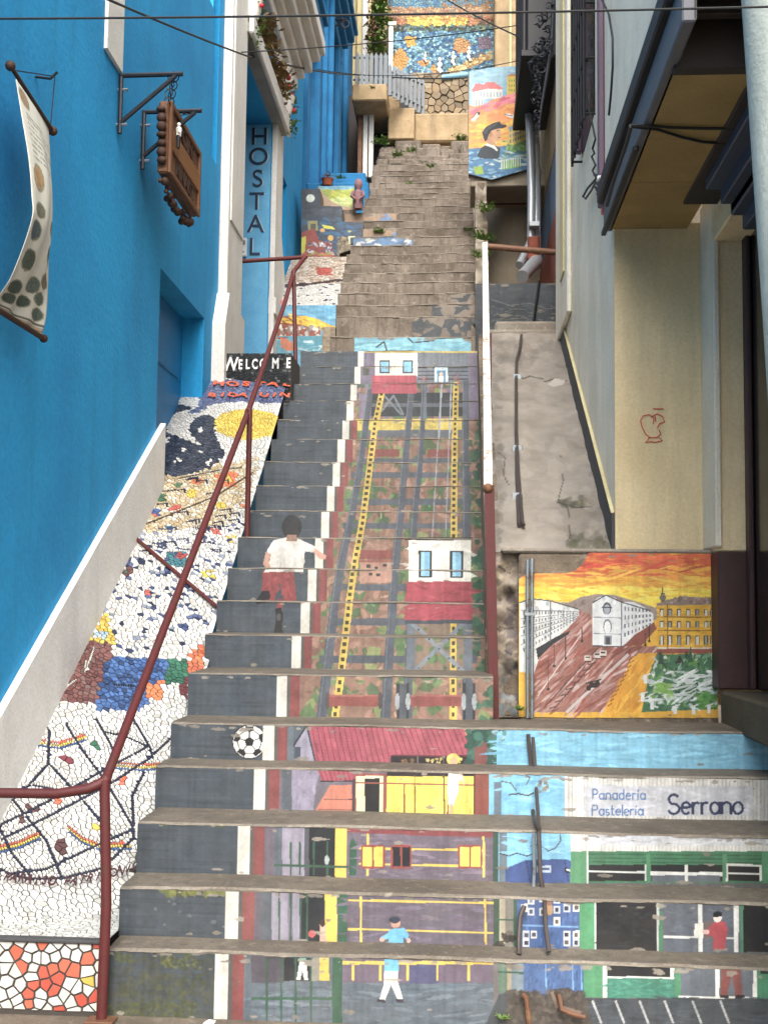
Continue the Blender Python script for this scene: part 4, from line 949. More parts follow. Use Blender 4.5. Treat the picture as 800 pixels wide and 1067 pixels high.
def tower(x, y0, y1, w_, spire):
    cv.rect(x-w_/2, y0, x+w_/2, y1, '#c9cfc6'); cv.poly([(x-w_/2-.6, y0), (x, spire), (x+w_/2+.6, y0)], '#9aa884')
    for q in range(int((y1-y0)/4.5)):
        for k in range(max(1, int(w_/3))): cv.rect(x-w_/2+1+k*3, y0+1.5+q*4.5, x-w_/2+2.2+k*3, y0+4+q*4.5, '#4a5658')
tower(253, 332, 354, 9, 321); tower(268, 336, 353, 22, 322); cv.poly([(258, 337), (268, 326), (279, 337)], '#9fae8a'); tower(268, 328, 337, 6, 318.5); tower(282.5, 336, 352, 5, 326)
cv.blobs(292, 340, 335, 350, 50, ['#c4c4c0', '#aaa9a8', '#8f8a88', '#d6d4ce', '#7a6a62'], 2.4)
cv.poly([(243, 352), (262, 350), (300, 350), (338, 350), (338, 369), (243, 369)], '#4f8ea0'); cv.poly([(243, 354), (262, 352), (300, 351), (280, 354), (262, 360), (250, 369), (243, 369)], '#a0705a'); cv.line([(250, 368), (262, 359), (282, 353.5), (300, 351.5)], 1.2, '#6a4038')
cv.strokes(262, 353, 337, 367, 70, ['#5f9eae', '#437f92', '#78b0bc', '#c4d4d6'], 8, 1.4, 0, .2); cv.poly([(292, 352), (299, 353), (306, 358), (311, 364), (300, 366), (293, 362)], '#b56a4e')
cv.rect(336, 341, 352, 369, '#93846c'); cv.strokes(336, 341, 352, 369, 40, ['#86765f', '#a59478', '#74654f'], 5, 3)
cv.grime(.12); cv.build('mural', 'wall_mural', hw)
b = MB(); b.bbox(-2.3, xr2+.003, YM+.004, YM+.3, 3.2, z.z-.002, .008); b.build('wall', 'rubble', hw)

# ------------------------------------------------------------------ upper mosaic slope and the night-scene wall at its head
um = thing('upper_mosaic_slope', 'small upper slope of white tile mosaic with a red sign, below the night mural wall', 'ramp', (-1.5, 11.9, 4.4))
q0, q1 = P(300, 319, 11.75), P(320, 268, 13.0)
def zu(y): return q0.z+(q1.z-q0.z)*(y-11.75)/1.25
b = MB(); b.quad((-1.92, 11.75, zu(11.75)-.004), (-1.15, 11.75, zu(11.75)-.004), (-1.15, 13.0, zu(13)-.004), (-1.92, 13.0, zu(13)-.004)); b.quad((-1.92, 11.75, 4), (-1.15, 11.75, 4), (-1.15, 11.75, zu(11.75)-.004), (-1.92, 11.75, zu(11.75)-.004)); b.build('grout_bed', 'grout', um)
sd3 = []; cl3 = []; SU = math.hypot(1, (q1.z-q0.z)/1.25)
gr = {}
for _ in range(9000):
    x, s_ = rnd.uniform(-1.92, -1.15), rnd.uniform(0, 1.25*SU); k = (int(x/.03), int(s_/.03)); ok = True
    for a in (-1, 0, 1):
        for c_ in (-1, 0, 1):
            for u, v in gr.get((k[0]+a, k[1]+c_), ()):
                if (u-x)**2+(v-s_)**2 < .023**2: ok = False
    if ok:
        gr.setdefault(k, []).append((x, s_)); sd3.append((x, s_)); p = proj((x, 11.75+s_/SU, zu(11.75+s_/SU)))
        cc = rnd.choice(['#e0ded8', '#dcd9d2', '#cfccc4', '#e4e2dc', '#3c4358' if rnd.random() < .3 else '#d8d5cc'])
        if p[1] < 296: cc = rnd.choice(['#cdb8a0', '#bfa890', '#d8c8b4', '#a8917a', '#e0dcd4'])
        if 330 < p[0] < 346 and 279 < p[1] < 287: cc = '#bb4a38'
        if abs(p[1]-(298-(p[0]-305)*.12)) < 1.3: cc = '#54423a'
        if p[0] < 298 and p[1] > 312: cc = '#d87a78'
        cl3.append(hx(cc, .1))
b = MB(); tiles(b, sd3, cl3, (-1.92, 0, -1.15, 1.25*SU), .03, .002, lambda x, s_, h: (x, 11.75+s_/SU-h*.5, zu(11.75+s_/SU)+h*.8)); b.build('mosaic_tiles', 'mosaic_tile', um)

YN = 13.05
nw = thing('night_mural_wall', 'stepped dark wall painted with a night hillside, moon and lit houses beside the stairs', 'mural wall', (-1.5, YN, 5))
def npx(pts): return [(P(x, y, YN).x, YN, P(x, y, YN).z) for x, y in pts]
outline = [(314, 272), (314, 197), (333.5, 197), (333.5, 214.5), (356, 215), (356, 231), (378, 231.5), (378, 252), (366, 254), (366, 260), (354, 264), (352, 274)]
zz = P(330, 274, YN).z
wpts = npx(outline); xs = [p[0] for p in wpts]; zs = [p[2] for p in wpts]
cv = Canvas((min(xs), YN, min(zs)), (1, 0, 0), (0, 0, 1), max(xs)-min(xs), max(zs)-min(zs), .006, H('#39424f'))
cv.strokes(312, 215, 380, 262, 120, ['#3a4656', '#2f5a80', '#36607f', '#2c4a68', '#40505f'], 14, 3, .1, .4); cv.strokes(313, 195, 356, 225, 60, ['#3a3f48', '#42474f', '#353b44'], 12, 3)
cv.ell(323.5, 206.5, 4.4, 4.2, '#c4ccc0'); cv.ell(322.8, 206, 3, 2.8, '#d2d6ca')
cv.rect(321, 230, 331, 240, '#8f8a58'); cv.rect(323.5, 233, 329, 240, '#4a5048'); cv.poly([(335, 234), (346, 236), (349, 239), (338, 238)], '#c8c84a'); cv.ell(336, 240, 2.6, 2, '#c89a5a'); cv.ell(344.5, 248, 3, 3, '#c8a04a'); cv.ell(364, 241, 2, 1, '#a8a84a')
cv.poly([(314, 242), (328, 238), (332, 250), (345, 255), (350, 268), (316, 270)], '#8a4038'); cv.poly([(313, 248), (319, 246), (318, 262), (314, 266)], '#b8b83a'); cv.blobs(320, 252, 347, 266, 60, ['#a8a8b0', '#6a7080', '#9a3c38', '#3a4458', '#c8c8cc', '#7a3030'], 2.2); cv.strokes(315, 264, 352, 271, 26, ['#b05a3c', '#a8483a', '#8a8a3a'], 9, 2)
cv.rect(352, 247, 366, 275, '#6f6350'); cv.strokes(352, 247, 366, 274, 50, ['#5c5040', '#86775f', '#4a4034', '#97886f'], 4, 2); cv.rect(363, 246, 370, 254, '#c8c8a8'); cv.rect(365, 247.5, 368.5, 254, '#3a4a4a')
cv.grime(.1)
cv.build('mural', 'wall_mural', nw, mask=[(x-min(xs), z_-min(zs)) for x, z_ in zip(xs, zs)])
b = MB(); b.prism([(x, YN+.004, z_) for x, z_ in zip(xs, zs)], (0, .35, 0)); b.build('wall', 'rubble', nw)
# wall above it: green and yellow landscape, with a stone figure standing in front
YG = 13.6
gw = thing('landscape_mural_wall', 'low wall painted with a green and yellow landscape above the night mural', 'mural wall', (-1.3, YG, 5.5))
a, z = P(331, 219, YG), P(369, 193.5, YG)
cv = Canvas((a.x, YG, a.z), (1, 0, 0), (0, 0, 1), z.x-a.x, z.z-a.z, .006, H('#5f94ae'))
cv.strokes(331, 193, 370, 202, 50, ['#5b92ae', '#6ba0b8', '#7aa8a8'], 10, 2); cv.poly([(334, 197), (350, 200), (369, 196), (369, 216), (356, 214), (342, 207)], '#a9b04a'); cv.strokes(338, 198, 369, 208, 60, ['#8f9a3c', '#b8b43c', '#9aa848'], 10, 2, .2); cv.strokes(344, 206, 368, 216, 60, ['#b8c87a', '#a8bc72', '#c8cc8a'], 10, 2, .1); cv.poly([(331, 193), (335, 199), (342, 208), (356, 214.5), (369, 217), (369, 222), (331, 222)], '#b0937a'); cv.poly([(331, 193), (331, 215), (336, 215), (335, 200)], '#a88a6a'); cv.grime(.1); cv.build('mural', 'wall_mural', gw)
b = MB(); b.bbox(a.x, z.x, YG+.004, YG+.35, a.z-.5, z.z-.002, .01); b.build('wall', 'rubble', gw)
st = thing('stone_figure', 'small pink stone figure standing on the wall edge by the stairs', 'statue', P(373, 218, 13.5))
def fig(nm, pts, mt='pinkstone'):
    b = MB(); bp = st.location; b.tube([(bp.x, 13.5, P(373, y, 13.5).z) for y, r_ in pts], [r_*.0108 for y, r_ in pts], 14); return b.build(nm, mt, st, True)
plaster('pinkstone', H('#8e6a6c'), H('#6f5054'), scale=14, bumps=.8)
fig('body', [(218, 4.8), (214, 5.6), (206, 5.8), (201, 5), (199, 3.4), (198, 2.2)]); fig('head', [(198.4, 2.4), (196, 3.7), (192.5, 4.3), (189, 4.0), (187, 2.2)])
b = MB()
for s in (-1, 1): b.tube([(st.location.x+s*.055, 13.46, P(373, 201, 13.5).z), (st.location.x+s*.07, 13.42, P(373, 207, 13.5).z), (st.location.x+s*.02, 13.42, P(373, 210, 13.5).z)], [.02, .018, .014], 8)
b.build('arms', 'pinkstone', st, True)
# blue terrace steps behind
bt = thing('blue_terrace_step', 'blue painted masonry step with plant pots beside the second blue house', 'step', (-1.4, 14.4, 5.9))
a, z = P(336, 206, 14.4), P(386, 179, 14.4); b = MB(); b.bbox(-1.95, P(384, 190, 14.4).x, 14.4, 15.6, a.z-.3, P(360, 190, 14.4).z, .015); b.bbox(-1.95, P(381, 185, 15).x, 15, 16, a.z, P(360, 180, 15).z, .015); b.build('masonry', 'deep_blue_plaster', bt)

# =================================================================== BLUE HOSTEL BUILDING (left)
def facade(bd, X, y0, y1, z0, z1, holes, name, mat, parent, depth=.25, slope=None, side=1):
    """vertical plane x = X with rectangular openings [(ya, yb, za, zb, depth)]; side=+1 faces +X"""
    ys = sorted({y0, y1, *[h[0] for h in holes], *[h[1] for h in holes]}); zs = sorted({z0, z1, *[h[2] for h in holes], *[h[3] for h in holes]})
    b = MB()
    for ya, yb in zip(ys, ys[1:]):
        for za, zb in zip(zs, zs[1:]):
            if any(h[0] <= ya and yb <= h[1] and h[2] <= za and zb <= h[3] for h in holes): continue
            b.quad((X, ya, za), (X, yb, za), (X, yb, zb), (X, ya, zb))
    for ya, yb, za, zb, d in holes:
        x2 = X-side*d
        b.quad((X, ya, za), (x2, ya, za), (x2, ya, zb), (X, ya, zb)); b.quad((X, yb, za), (x2, yb, za), (x2, yb, zb), (X, yb, zb))
        b.quad((X, ya, zb), (x2, ya, zb), (x2, yb, zb), (X, yb, zb)); b.quad((X, ya, za), (x2, ya, za), (x2, yb, za), (X, yb, za))
        b.quad((x2, ya, za), (x2, yb, za), (x2, yb, zb), (x2, ya, zb))
    xb = X-side*4
    for a_, c_ in (((X, y0), (xb, y0)), ((X, y1), (xb, y1)), ((xb, y0), (xb, y1))): b.quad((*a_, z0), (*c_, z0), (*c_, z1), (*a_, z1))
    b.quad((X, y0, z1), (xb, y0, z1), (xb, y1, z1), (X, y1, z1))
    return b.build(name, mat, parent, recalc=False)
XW = -1.9
D1a = PX(167.5, 279, XW); D1b = PX(213, 331, XW)
bh = thing('blue_hostel_building', 'bright blue plastered hostel with white pilasters, doorway and sloping white plinth', 'building', (XW-2, 5, 0))
Y1E = PX(315.5, 150, XW).y
DA, DB = PX(243, 300, XW).y, PX(281, 250, XW).y        # hostel doorway between the white pilasters
ZD = P(262, 130, DB).z
WNa, WNb = PX(216.5, 150, XW).y, PX(226, 100, XW).y
zwn = PX(222, 165, XW).z; YSP = D1b.y+.04; WNa = max(WNa, YSP+.05); WNb = max(WNb, WNa+.2)
D2a, D2b = PX(283.5, 200, XW).y, PX(299, 200, XW).y; zd2 = PX(299, 193, XW).z
W3a, W3b = PX(126.5, 40, XW).y, PX(166, 40, XW).y
facade(bh, XW, -2, YSP, -.3, 6.0, [(D1a.y, D1b.y, 1.6, D1a.z, .2)], 'wall', 'blue_plaster', bh)
facade(bh, XW, YSP, Y1E, -.3, 9.3, [(DA, DB, 3.30, ZD, .34), (WNa, WNb, zwn, 8.6, .4), (D2a, D2b, 4.5, zd2, .16)], 'wall', 'blue_plaster', bh)
b = MB(); b.bbox(XW-.195, XW-.16, D1a.y+.003, D1b.y-.003, 1.6, D1a.z-.003, .004)
for k in range(3): zz_ = 2.15+k*.48; b.bbox(XW-.165, XW-.145, D1a.y+.12, D1b.y-.12, zz_, zz_+.36, .012)
d = b.build('door', 'blue_door_paint', bh); b = MB(); b.ball((XW-.13, D1a.y+.1, 2.75), .03); b.build('handle', 'steel', d, True)
b = MB(); b.bbox(XW-.335, XW-.3, DA+.003, DB-.003, 3.40, ZD-.003, .004)
for k in range(4): b.bbox(XW-.31, XW-.285, DA+.15+k*.5, DA+.5+k*.5, 3.6, 5.9, .015)
d = b.build('door', 'blue_door_paint', bh); b = MB(); b.ball((XW-.27, DA+1.05, 4.4), .035); b.build('handle', 'steel', d, True)
b = MB(); b.bbox(XW-.155, XW-.13, D2a+.003, D2b-.003, 4.5, zd2-.003, .004); d = b.build('door', 'blue_door_paint', bh); b = MB(); b.ball((XW-.11, D2a+.1, 5.4), .03); b.build('handle', 'steel', d, True)
# white plinth that follows the ramp
pb = [PX(x, y, XW) for x, y in [(-60, 925), (10, 811), (60, 702), (100, 641), (130, 571), (165.5, 497)]]
pts = [(XW, p.y, zr(XW, p.y)-.15) for p in pb]; p0, p1 = PX(2, 728, XW), PX(165.5, 440, XW); s_ = (p1.z-p0.z)/(p1.y-p0.y)
pts = [(XW+.002, 4.0, -.1), (XW+.002, pb[-1].y, 1.9), (XW+.002, pb[-1].y, p1.z), (XW+.002, 4.0, p0.z+s_*(4.0-p0.y))]
b = MB(); b.prism(pts, (.035, 0, 0)); b.build('plinth', 'plinth_white', bh)
b = MB(); b.bbox(XW+.002, XW+.03, -2, 4.0, 0, .6, .01); b.build('plinth', 'plinth_white', bh)
# white upright band above
q0, q1, q2, q3 = PX(110, 0, XW), PX(128, 0, XW), PX(124, 76, XW), PX(108, 50, XW)
ya = q3.y; yb = q2.y
b = MB(); b.prism([(XW+.002, ya, q3.z), (XW+.002, yb, q2.z), (XW+.002, yb, 5.9), (XW+.002, ya, 5.9)], (.02, 0, 0)); b.build('window_band', 'white_plaster', bh)
# near pilaster with stepped base, far pilaster, lintel moulding, cornice
XPf = XW+.075
Pa = PX(229, 200, XW).y; Pb = DA-.003
b = MB(); b.bbox(XW+.002, XPf, Pa, Pb, 3.0, 7.9, .008); b.bbox(XPf-.002, XPf+.012, Pa+.06, Pb-.05, 4.5, 7.85, .004)
b.build('pilaster', 'white_plaster', bh)
zb_, zt_ = 2.6, P(222, 306, Pa).z
b = MB(); b.prism([(XW+.002, Pa-.16, zb_), (XW+.002, Pb+.01, zb_), (XW+.002, Pb+.01, zt_-.06), (XW+.002, Pa-.02, zt_), (XW+.002, Pa-.16, zt_-.28)], (.1, 0, 0)); b.build('pilaster_base', 'white_plaster', bh)
Fa, Fb = DB+.003, DB+.42
b = MB(); b.bbox(XW+.002, XPf-.02, Fa, Fb, 3.9, 7.6, .006); b.build('pilaster', 'white_plaster', bh)
b = MB(); b.bbox(XW-.34, XPf, DB+.004, Fb+.02, 4.35, 4.52, .01); b.prism([(XW+.002, Fb, 4.3), (XW+.002, Fb+.28, 4.3), (XW+.002, Fb+.28, 4.9), (XW+.002, Fb, 5.3)], (.05, 0, 0)); b.build('pilaster_base', 'white_plaster', bh)
b = MB(); b.bbox(XW-.338, XPf+.03, DA-.1, DB+.3, ZD+.002, ZD+.10, .01); b.build('lintel', 'grey_soffit', bh)
b = MB(); b.bbox(XPf+.03, XPf+.07, DA-.12, DB+.32, ZD-.01, ZD+.17, .012); b.build('moulding', 'white_plaster', bh)
zc = P(306, 76, 12.4).z
b = MB()
for k, (o, h0, h1) in enumerate(((.10, -.30, -.16), (.17, -.16, -.08), (.25, -.08, .06), (.33, .06, .14), (.38, .14, .30))): b.bbox(XW+.002, XW+o, DA-.3, 12.45+k*.03, zc+h0+.12, zc+h1+.12, .012)
b.build('cornice', 'white_plaster', bh)
for y in (11.75, 9.75):
    b = MB(); b.bbox(XW+.004, XW+.13, y, y+.22, zc-.42, zc-.19, .02); b.bbox(XW+.004, XW+.09, y+.03, y+.19, zc-.56, zc-.42, .02); b.build('corbel', 'white_plaster', bh)
# blue door-jamb panel carrying the upright lettering
b = MB(); x0_, x1_ = XW-.333, XW-.006; b.bbox(x0_, x1_, DB-.018, DB-.003, 3.42, ZD-.004, .003); pn = b.build('lettering_panel', 'dusty_blue_plaster', bh)
mes = []; mes2 = []
for ch, (x, y) in zip('HOSTAL', ((270.5, 143), (269.5, 164), (268.5, 187), (267.5, 210.5), (266.5, 234), (265, 258))):
    q = P(x, y, DB-.02); t_ = join_meshes('letter', [text(ch, 'l', 'letter_dark_blue', (q.x, DB-.0225, q.z), (1, 0, 0), (0, 0, 1), .25, depth=.004, bold=.001), ], 'letter_dark_blue', pn)
    t_ = join_meshes('letter_shading', [text(ch, 'l', 'letter_white', (q.x+.012, DB-.0195, q.z-.003), (1, 0, 0), (0, 0, 1), .25, depth=.001, bold=-.003)], 'letter_pale', pn)
b = MB(); q = P(252.5, 258, DB-.02); b.bbox(q.x-.05, q.x+.05, DB-.06, DB-.019, q.z-.1, q.z+.09, .008); it = b.build('intercom', 'white_plastic', bh)
b = MB(); b.bbox(q.x-.035, q.x+.035, DB-.064, DB-.0605, q.z+.015, q.z+.06, .001); b.bbox(q.x-.035, q.x+.03, DB-.064, DB-.0605, q.z-.06, q.z-.05, .001); b.build('label', 'fence_grey', it)

# ------------------------------------------------------------------ flower troughs on the door lintel
def leafball(b, c, r, n, size, zs=1.0, droop=0):
    for _ in range(n):
        d = Vector((rnd.gauss(0, 1), rnd.gauss(0, 1), rnd.gauss(0, 1)*zs)).normalized()*r*rnd.uniform(.25, 1)
        p = Vector(c)+Vector((d.x, d.y, d.z-droop*rnd.random())); a = Vector((rnd.gauss(0, 1), rnd.gauss(0, 1), rnd.gauss(0, .6))).normalized(); u = a.cross(Vector((0, 0, 1))).normalized(); s = size*rnd.uniform(.6, 1.3)
        b.add([p, p+a*s*.5+u*s*.3, p+a*s, p+a*s*.5-u*s*.3], [(0, 1, 2, 3)])
ft = thing('flower_trough', 'long trough of withered brown plants on the moulding above the hostel door', 'planter', (XPf-.05, 10.5, ZD+.1))
b = MB(); b.bbox(XPf-.14, XPf+.0, DA+.35, DB-.2, ZD+.102, ZD+.22, .01); b.build('trough', 'white_plaster', ft)
b = MB()
for k in range(34): leafball(b, (XPf-.02+rnd.uniform(-.06, .09), rnd.uniform(DA+.35, DB-.15), ZD+.28+rnd.uniform(-.03, .18)), .12, 34, .07, 1, .05)
b.build('withered_plants', 'dry_leaf', ft)
for y, lab in ((DA+.02, 'white pot with red flowers at the near end above the hostel door'), (DB+.18, 'white pot with red flowers at the far end above the hostel door')):
    t = thing('flower_pot', lab, 'flower pot', (XPf+.02, y, ZD+.172), 'pots above the hostel door')
    b = MB(); b.tube([(XPf+.02, y, ZD+.172), (XPf+.02, y, ZD+.24), (XPf+.02, y, ZD+.34), (XPf+.02, y, ZD+.36)], [.06, .085, .1, .105], 16); b.build('pot', 'white_plaster', t, True)
    b = MB(); leafball(b, (XPf+.03, y, ZD+.45), .13, 90, .06, 1, .15); leafball(b, (XPf+.1, y+.02, ZD+.25), .09, 60, .05, 2, .3); b.build('foliage', 'leaf', t)
    b = MB()
    for k in range(9): b.ball((XPf+.03+rnd.uniform(-.1, .12), y+rnd.uniform(-.1, .1), ZD+.46+rnd.uniform(-.3, .12)), rnd.uniform(.018, .03), 8, 5)
    b.build('flowers', 'flower_red', t, True)

# ------------------------------------------------------------------ second, darker blue house
XB2 = P(318, 150, Y1E).x+.02
b2 = thing('dark_blue_house', 'weathered darker blue house with heavy cornices beyond the hostel', 'building', (-4, 17, 5))
Y2E = PX(366, 150, XB2).y
holes = []
for xa, xb, yt in ((321, 333, 52), (340, 347, 60), (350, 356, 65)):
    ya, yb = PX(xa, 100, XB2).y, PX(xb, 100, XB2).y; holes.append((ya, yb, 5.6, PX(xb, yt, XB2).z, .16))
facade(b2, XB2, Y1E+.01, Y2E, 4.5, 13, holes, 'wall', 'deep_blue_plaster', b2)
for ya, yb, za, zb, d_ in holes:
    b = MB(); b.bbox(XB2-.155, XB2-.12, ya+.003, yb-.003, za, zb-.003, .004); b.bbox(XB2-.125, XB2-.1, ya+.1, yb-.1, za+.3, zb-.4, .01); b.build('door', 'deep_blue_plaster', b2)
for xa in (335, 348, 357):
    y = PX(xa, 100, XB2).y; b = MB(); b.bbox(XB2+.002, XB2+.07, y, y+.3, 5, 11, .01); b.build('pilaster', 'deep_blue_plaster', b2)
for (xa, ya_), (xb, yb_) in (((322, 5), (337, 52)), ((352, 2), (369, 56))):
    A, B = PX(xa, ya_, XB2+.25), PX(xb, yb_, XB2+.25); b = MB()
    for k, (o, h0, h1) in enumerate(((.08, -.05, .08), (.16, .08, .18), (.25, .18, .3), (.3, .3, .36))): b.bbox(XB2+.002, XB2+o, A.y, B.y+k*.02, B.z+h0, B.z+h1, .01)
    b.build('cornice', 'deep_blue_plaster', b2)
b = MB(); y = PX(341.5, 60, XB2+.06).y; b.tube([(XB2+.1, y, 5.8), (XB2+.1, y, 10.5)], .045, 10); b.build('downpipe', 'deep_blue_plaster', b2, True)
wl = thing('wall_lantern_bracket', 'small black iron bracket on the dark blue house wall', 'bracket', P(341, 30, 16))
yq = PX(338, 30, XB2).y; zq = PX(338, 30, XB2).z; b = MB(); b.tube([(XB2+.0, yq, zq+.12), (XB2+.3, yq, zq+.12)], .014, 6); b.tube([(XB2+.0, yq, zq-.05), (XB2+.3, yq, zq+.12)], .012, 6); b.tube([(XB2+.01, yq, zq-.1), (XB2+.01, yq, zq+.2)], .014, 6); b.ring((XB2+.28, yq, zq+.06), (0, 1, 0), .05, .01); b.build('bracket', 'black_iron', wl)

# ------------------------------------------------------------------ hanging cloth banner
bn = thing('hanging_banner', 'narrow cloth banner printed with oval pictures, hanging twisted from a pole on the blue wall', 'banner', (-1.72, 4.7, 2.6))
T0, T1 = P(14, 73, 4.50), P(53, 133, 4.95)
B0, B1 = P(-3, 322, 4.38), P(43, 351, 4.82)
b = MB(); dv = (T1-T0).normalized(); b.tube([T0-dv*.02, T1+dv*.02], .009, 10); b.build('pole', 'carved_dark', bn, True)
for p in (T0-dv*.03, T1+dv*.03):
    b = MB(); b.ball(p, .021); b.build('finial', 'carved_dark', bn, True)
dv2 = (B1-B0).normalized(); b = MB(); b.tube([B0, B1+dv2*.02], .012, 10); b.ball(B1+dv2*.03, .018); b.build('bottom_rod', 'carved_dark', bn, True)
nu, nv = 61, 181
Lc = [(17, 82), (23, 120), (30, 165), (33, 205), (33, 225), (24, 255), (10, 290), (0, 306), (-4, 318)]
Rc = [(51, 132), (53, 165), (53.5, 200), (53, 230), (52.5, 260), (52, 290), (51, 310), (49, 330), (44, 348)]
def pl(cs, t):
    f = t*(len(cs)-1); k = min(int(f), len(cs)-2); f -= k
    p0_, p1_, p2_, p3_ = cs[max(k-1, 0)], cs[k], cs[k+1], cs[min(k+2, len(cs)-1)]
    return tuple(.5*((2*b_)+(-a_+c_)*f+(2*a_-5*b_+4*c_-d_)*f*f+(-a_+3*b_-3*c_+d_)*f**3) for a_, b_, c_, d_ in zip(p0_, p1_, p2_, p3_))
vs = []; cs_ = []
img = np.zeros((nv, nu, 3)); img[:] = H('#d2cfbf')
def oval(u, v, ru, rv, cc):
    for j in range(nv):
        for i in range(nu):
            uu, vv = i/(nu-1), j/(nv-1); dd = ((uu-u)/ru)**2+((vv-v)/rv)**2
            if dd < 1:
                k = rnd.random(); img[j, i] = np.array(H(cc))*(.65+.7*k) if dd < .72 else H('#8a8468')
oval(.16, .05, .13, .032, '#9a7a52')
for k in range(9):
    v = .10+k*.0165
    for i in range(nu):
        u = i/(nu-1)
        if .12 < u < (.9 if k % 3 else .6) and rnd.random() < .8: img[int(v*(nv-1)), i] = H('#7d7a6c')
for u, v, cc in ((.2, .29, '#a8824c'), (.22, .42, '#6b6a55'), (.2, .53, '#4a5c60'), (.82, .44, '#6a705c'), (.85, .55, '#4f6058'), (.28, .645, '#4d5848'), (.85, .67, '#71674e'), (.62, .72, '#5c6a60'), (.25, .775, '#3f5248'), (.82, .78, '#5a6a5a'), (.55, .83, '#46584e'), (.25, .86, '#4a5a50'), (.85, .88, '#55655a')): oval(u, v, .13, .045, cc)
img[int(.93*nv):int(.945*nv), :] = H('#6a6658'); img[int(.955*nv):, :] = H('#a08c70'); img[int(.975*nv):int(.985*nv), :] = H('#6a5a48')
for j in range(nv):
    t = j/(nv-1); l = pl(Lc, t); r_ = pl(Rc, t); yl = 4.50-.12*t-.10*math.sin(t*math.pi)*(t > 0); yr = 4.95-.13*t+.02*math.sin(t*9)
    L, R_ = P(*l, yl), P(*r_, yr)
    for i in range(nu):
        u = i/(nu-1); p = L.lerp(R_, u); p.x += .035*math.sin(u*math.pi)*math.sin(t*math.pi*1.6)*(1 if t < .6 else .8)+.010*math.sin(u*16+t*3)*t; vs.append(p); cs_.append(img[j, i])
me = bpy.data.meshes.new('cloth'); me.from_pydata([tuple(v) for v in vs], [], [(j*nu+i, (j+1)*nu+i, (j+1)*nu+i+1, j*nu+i+1) for j in range(nv-1) for i in range(nu-1)])
a = me.attributes.new('Col', 'FLOAT_COLOR', 'POINT'); a.data.foreach_set('color', [x for c_ in cs_ for x in (*c_, 1.0)])
o = link_mesh('cloth', me, attrmat('banner_cloth', .8, .06, 60, None, .1), bn, True)
sm = o.modifiers.new('thick', 'SOLIDIFY'); sm.thickness = .002
hk = PX(37, 80, XW); b = MB(); b.tube([(XW+.001, hk.y, hk.z), (XW+.07, hk.y, hk.z-.01), (XW+.10, hk.y, hk.z+.02)], .006, 6); b.tube([(XW+.09, hk.y, hk.z), T0], .0025, 5); b.tube([(XW+.09, hk.y, hk.z), T1], .0025, 5); b.build('hook_and_cord', 'black_iron', bn)

# ------------------------------------------------------------------ wooden hanging sign and its two brackets
brk = []
for (wx, wy, wy2), (ax, ay), lab in (((123, 79, 139), (187, 76), 'black iron wall bracket holding the near end of the carved sign'), ((147, 117, 176), (207, 113.5), 'black iron wall bracket holding the far end of the carved sign')):
    p = PX(wx, wy, XW); pb_ = PX(wx-2, wy2, XW); e = P(ax, ay, p.y)
    t = thing('sign_bracket', lab, 'bracket', (XW, p.y, p.z), 'brackets of the carved sign')
    b = MB(); b.tube([(XW+.02, p.y, p.z+.01), (XW+.02, p.y, pb_.z)], .013, 8); b.build('wall_bar', 'dark_iron', t, True)
    b = MB(); b.tube([(XW+.02, p.y, p.z), (e.x+.02, p.y, p.z+.005)], .014, 8); b.build('arm', 'dark_iron', t, True)
    b = MB(); b.tube([(XW+.02, p.y, p.z-.27), (e.x-.02, p.y, p.z-.005)], .013, 8); b.build('brace', 'dark_iron', t, True)
    for zz_ in (pb_.z+.05, p.z-.08):
        b = MB(); b.tube([(XW-.01, p.y, zz_), (XW+.06, p.y, zz_)], .008, 6); b.build('bolt', 'steel', t, True)
    brk.append((e.x-.03, p.y, p.z))
sg = thing('carved_wooden_sign', 'thick carved wooden sign board with dark lettering, hung on chains from two iron brackets', 'sign', (brk[0][0], 6.9, 3.9))
sx = P(178, 140, 6.5).x; sya, syb = PX(178, 140, sx).y, PX(209.5, 160, sx).y
zt0 = PX(178, 102.5, sx).z; zb0 = PX(177, 180, sx).z
th_ = .075
b = MB(); b.bbox(sx-th_, sx-.012, sya, syb, zb0, zt0, .012); b.build('board', 'sign_wood', sg)
b = MB(); e_ = .035
b.bbox(sx-.014, sx+.006, sya, sya+e_, zb0, zt0, .005); b.bbox(sx-.014, sx+.006, syb-e_, syb, zb0, zt0, .005); b.bbox(sx-.014, sx+.006, sya+e_, syb-e_, zt0-e_, zt0, .005); b.bbox(sx-.014, sx+.006, sya+e_, syb-e_, zb0, zb0+e_, .005); b.build('frame', 'sign_wood', sg)
zm0, zm1 = zb0+(zt0-zb0)*.36, zb0+(zt0-zb0)*.66
b = MB(); b.bbox(sx-.014, sx+.002, sya+e_+.003, syb-e_-.003, zm0, zm1, .006); b.build('middle_plank', 'sign_wood_light', sg)
for me_ in [text('POINT', 'l', 'carved_dark', (sx-.008, (sya+syb)/2+.05, (zm1+zt0-e_)/2), (0, 1, 0), (0, 0, 1), .15, depth=.006, bold=.003), text('RINAIST', 'l', 'carved_dark', (sx-.008, (sya+syb)/2+.02, (zm0+zb0+e_)/2), (0, 1, 0), (0, 0, 1), .13, depth=.006, bold=.003)]: join_meshes('carved_lettering', [me_], 'carved_dark', sg)
b = MB()
for k in range(7): b.ball((sx-.05+rnd.uniform(-.01, .01), sya-.018, zt0-.06-k*.05), (.03, .022, rnd.uniform(.018, .034)), 10, 6)
b.build('carved_grapes', 'carved_dark', sg, True); b = MB()
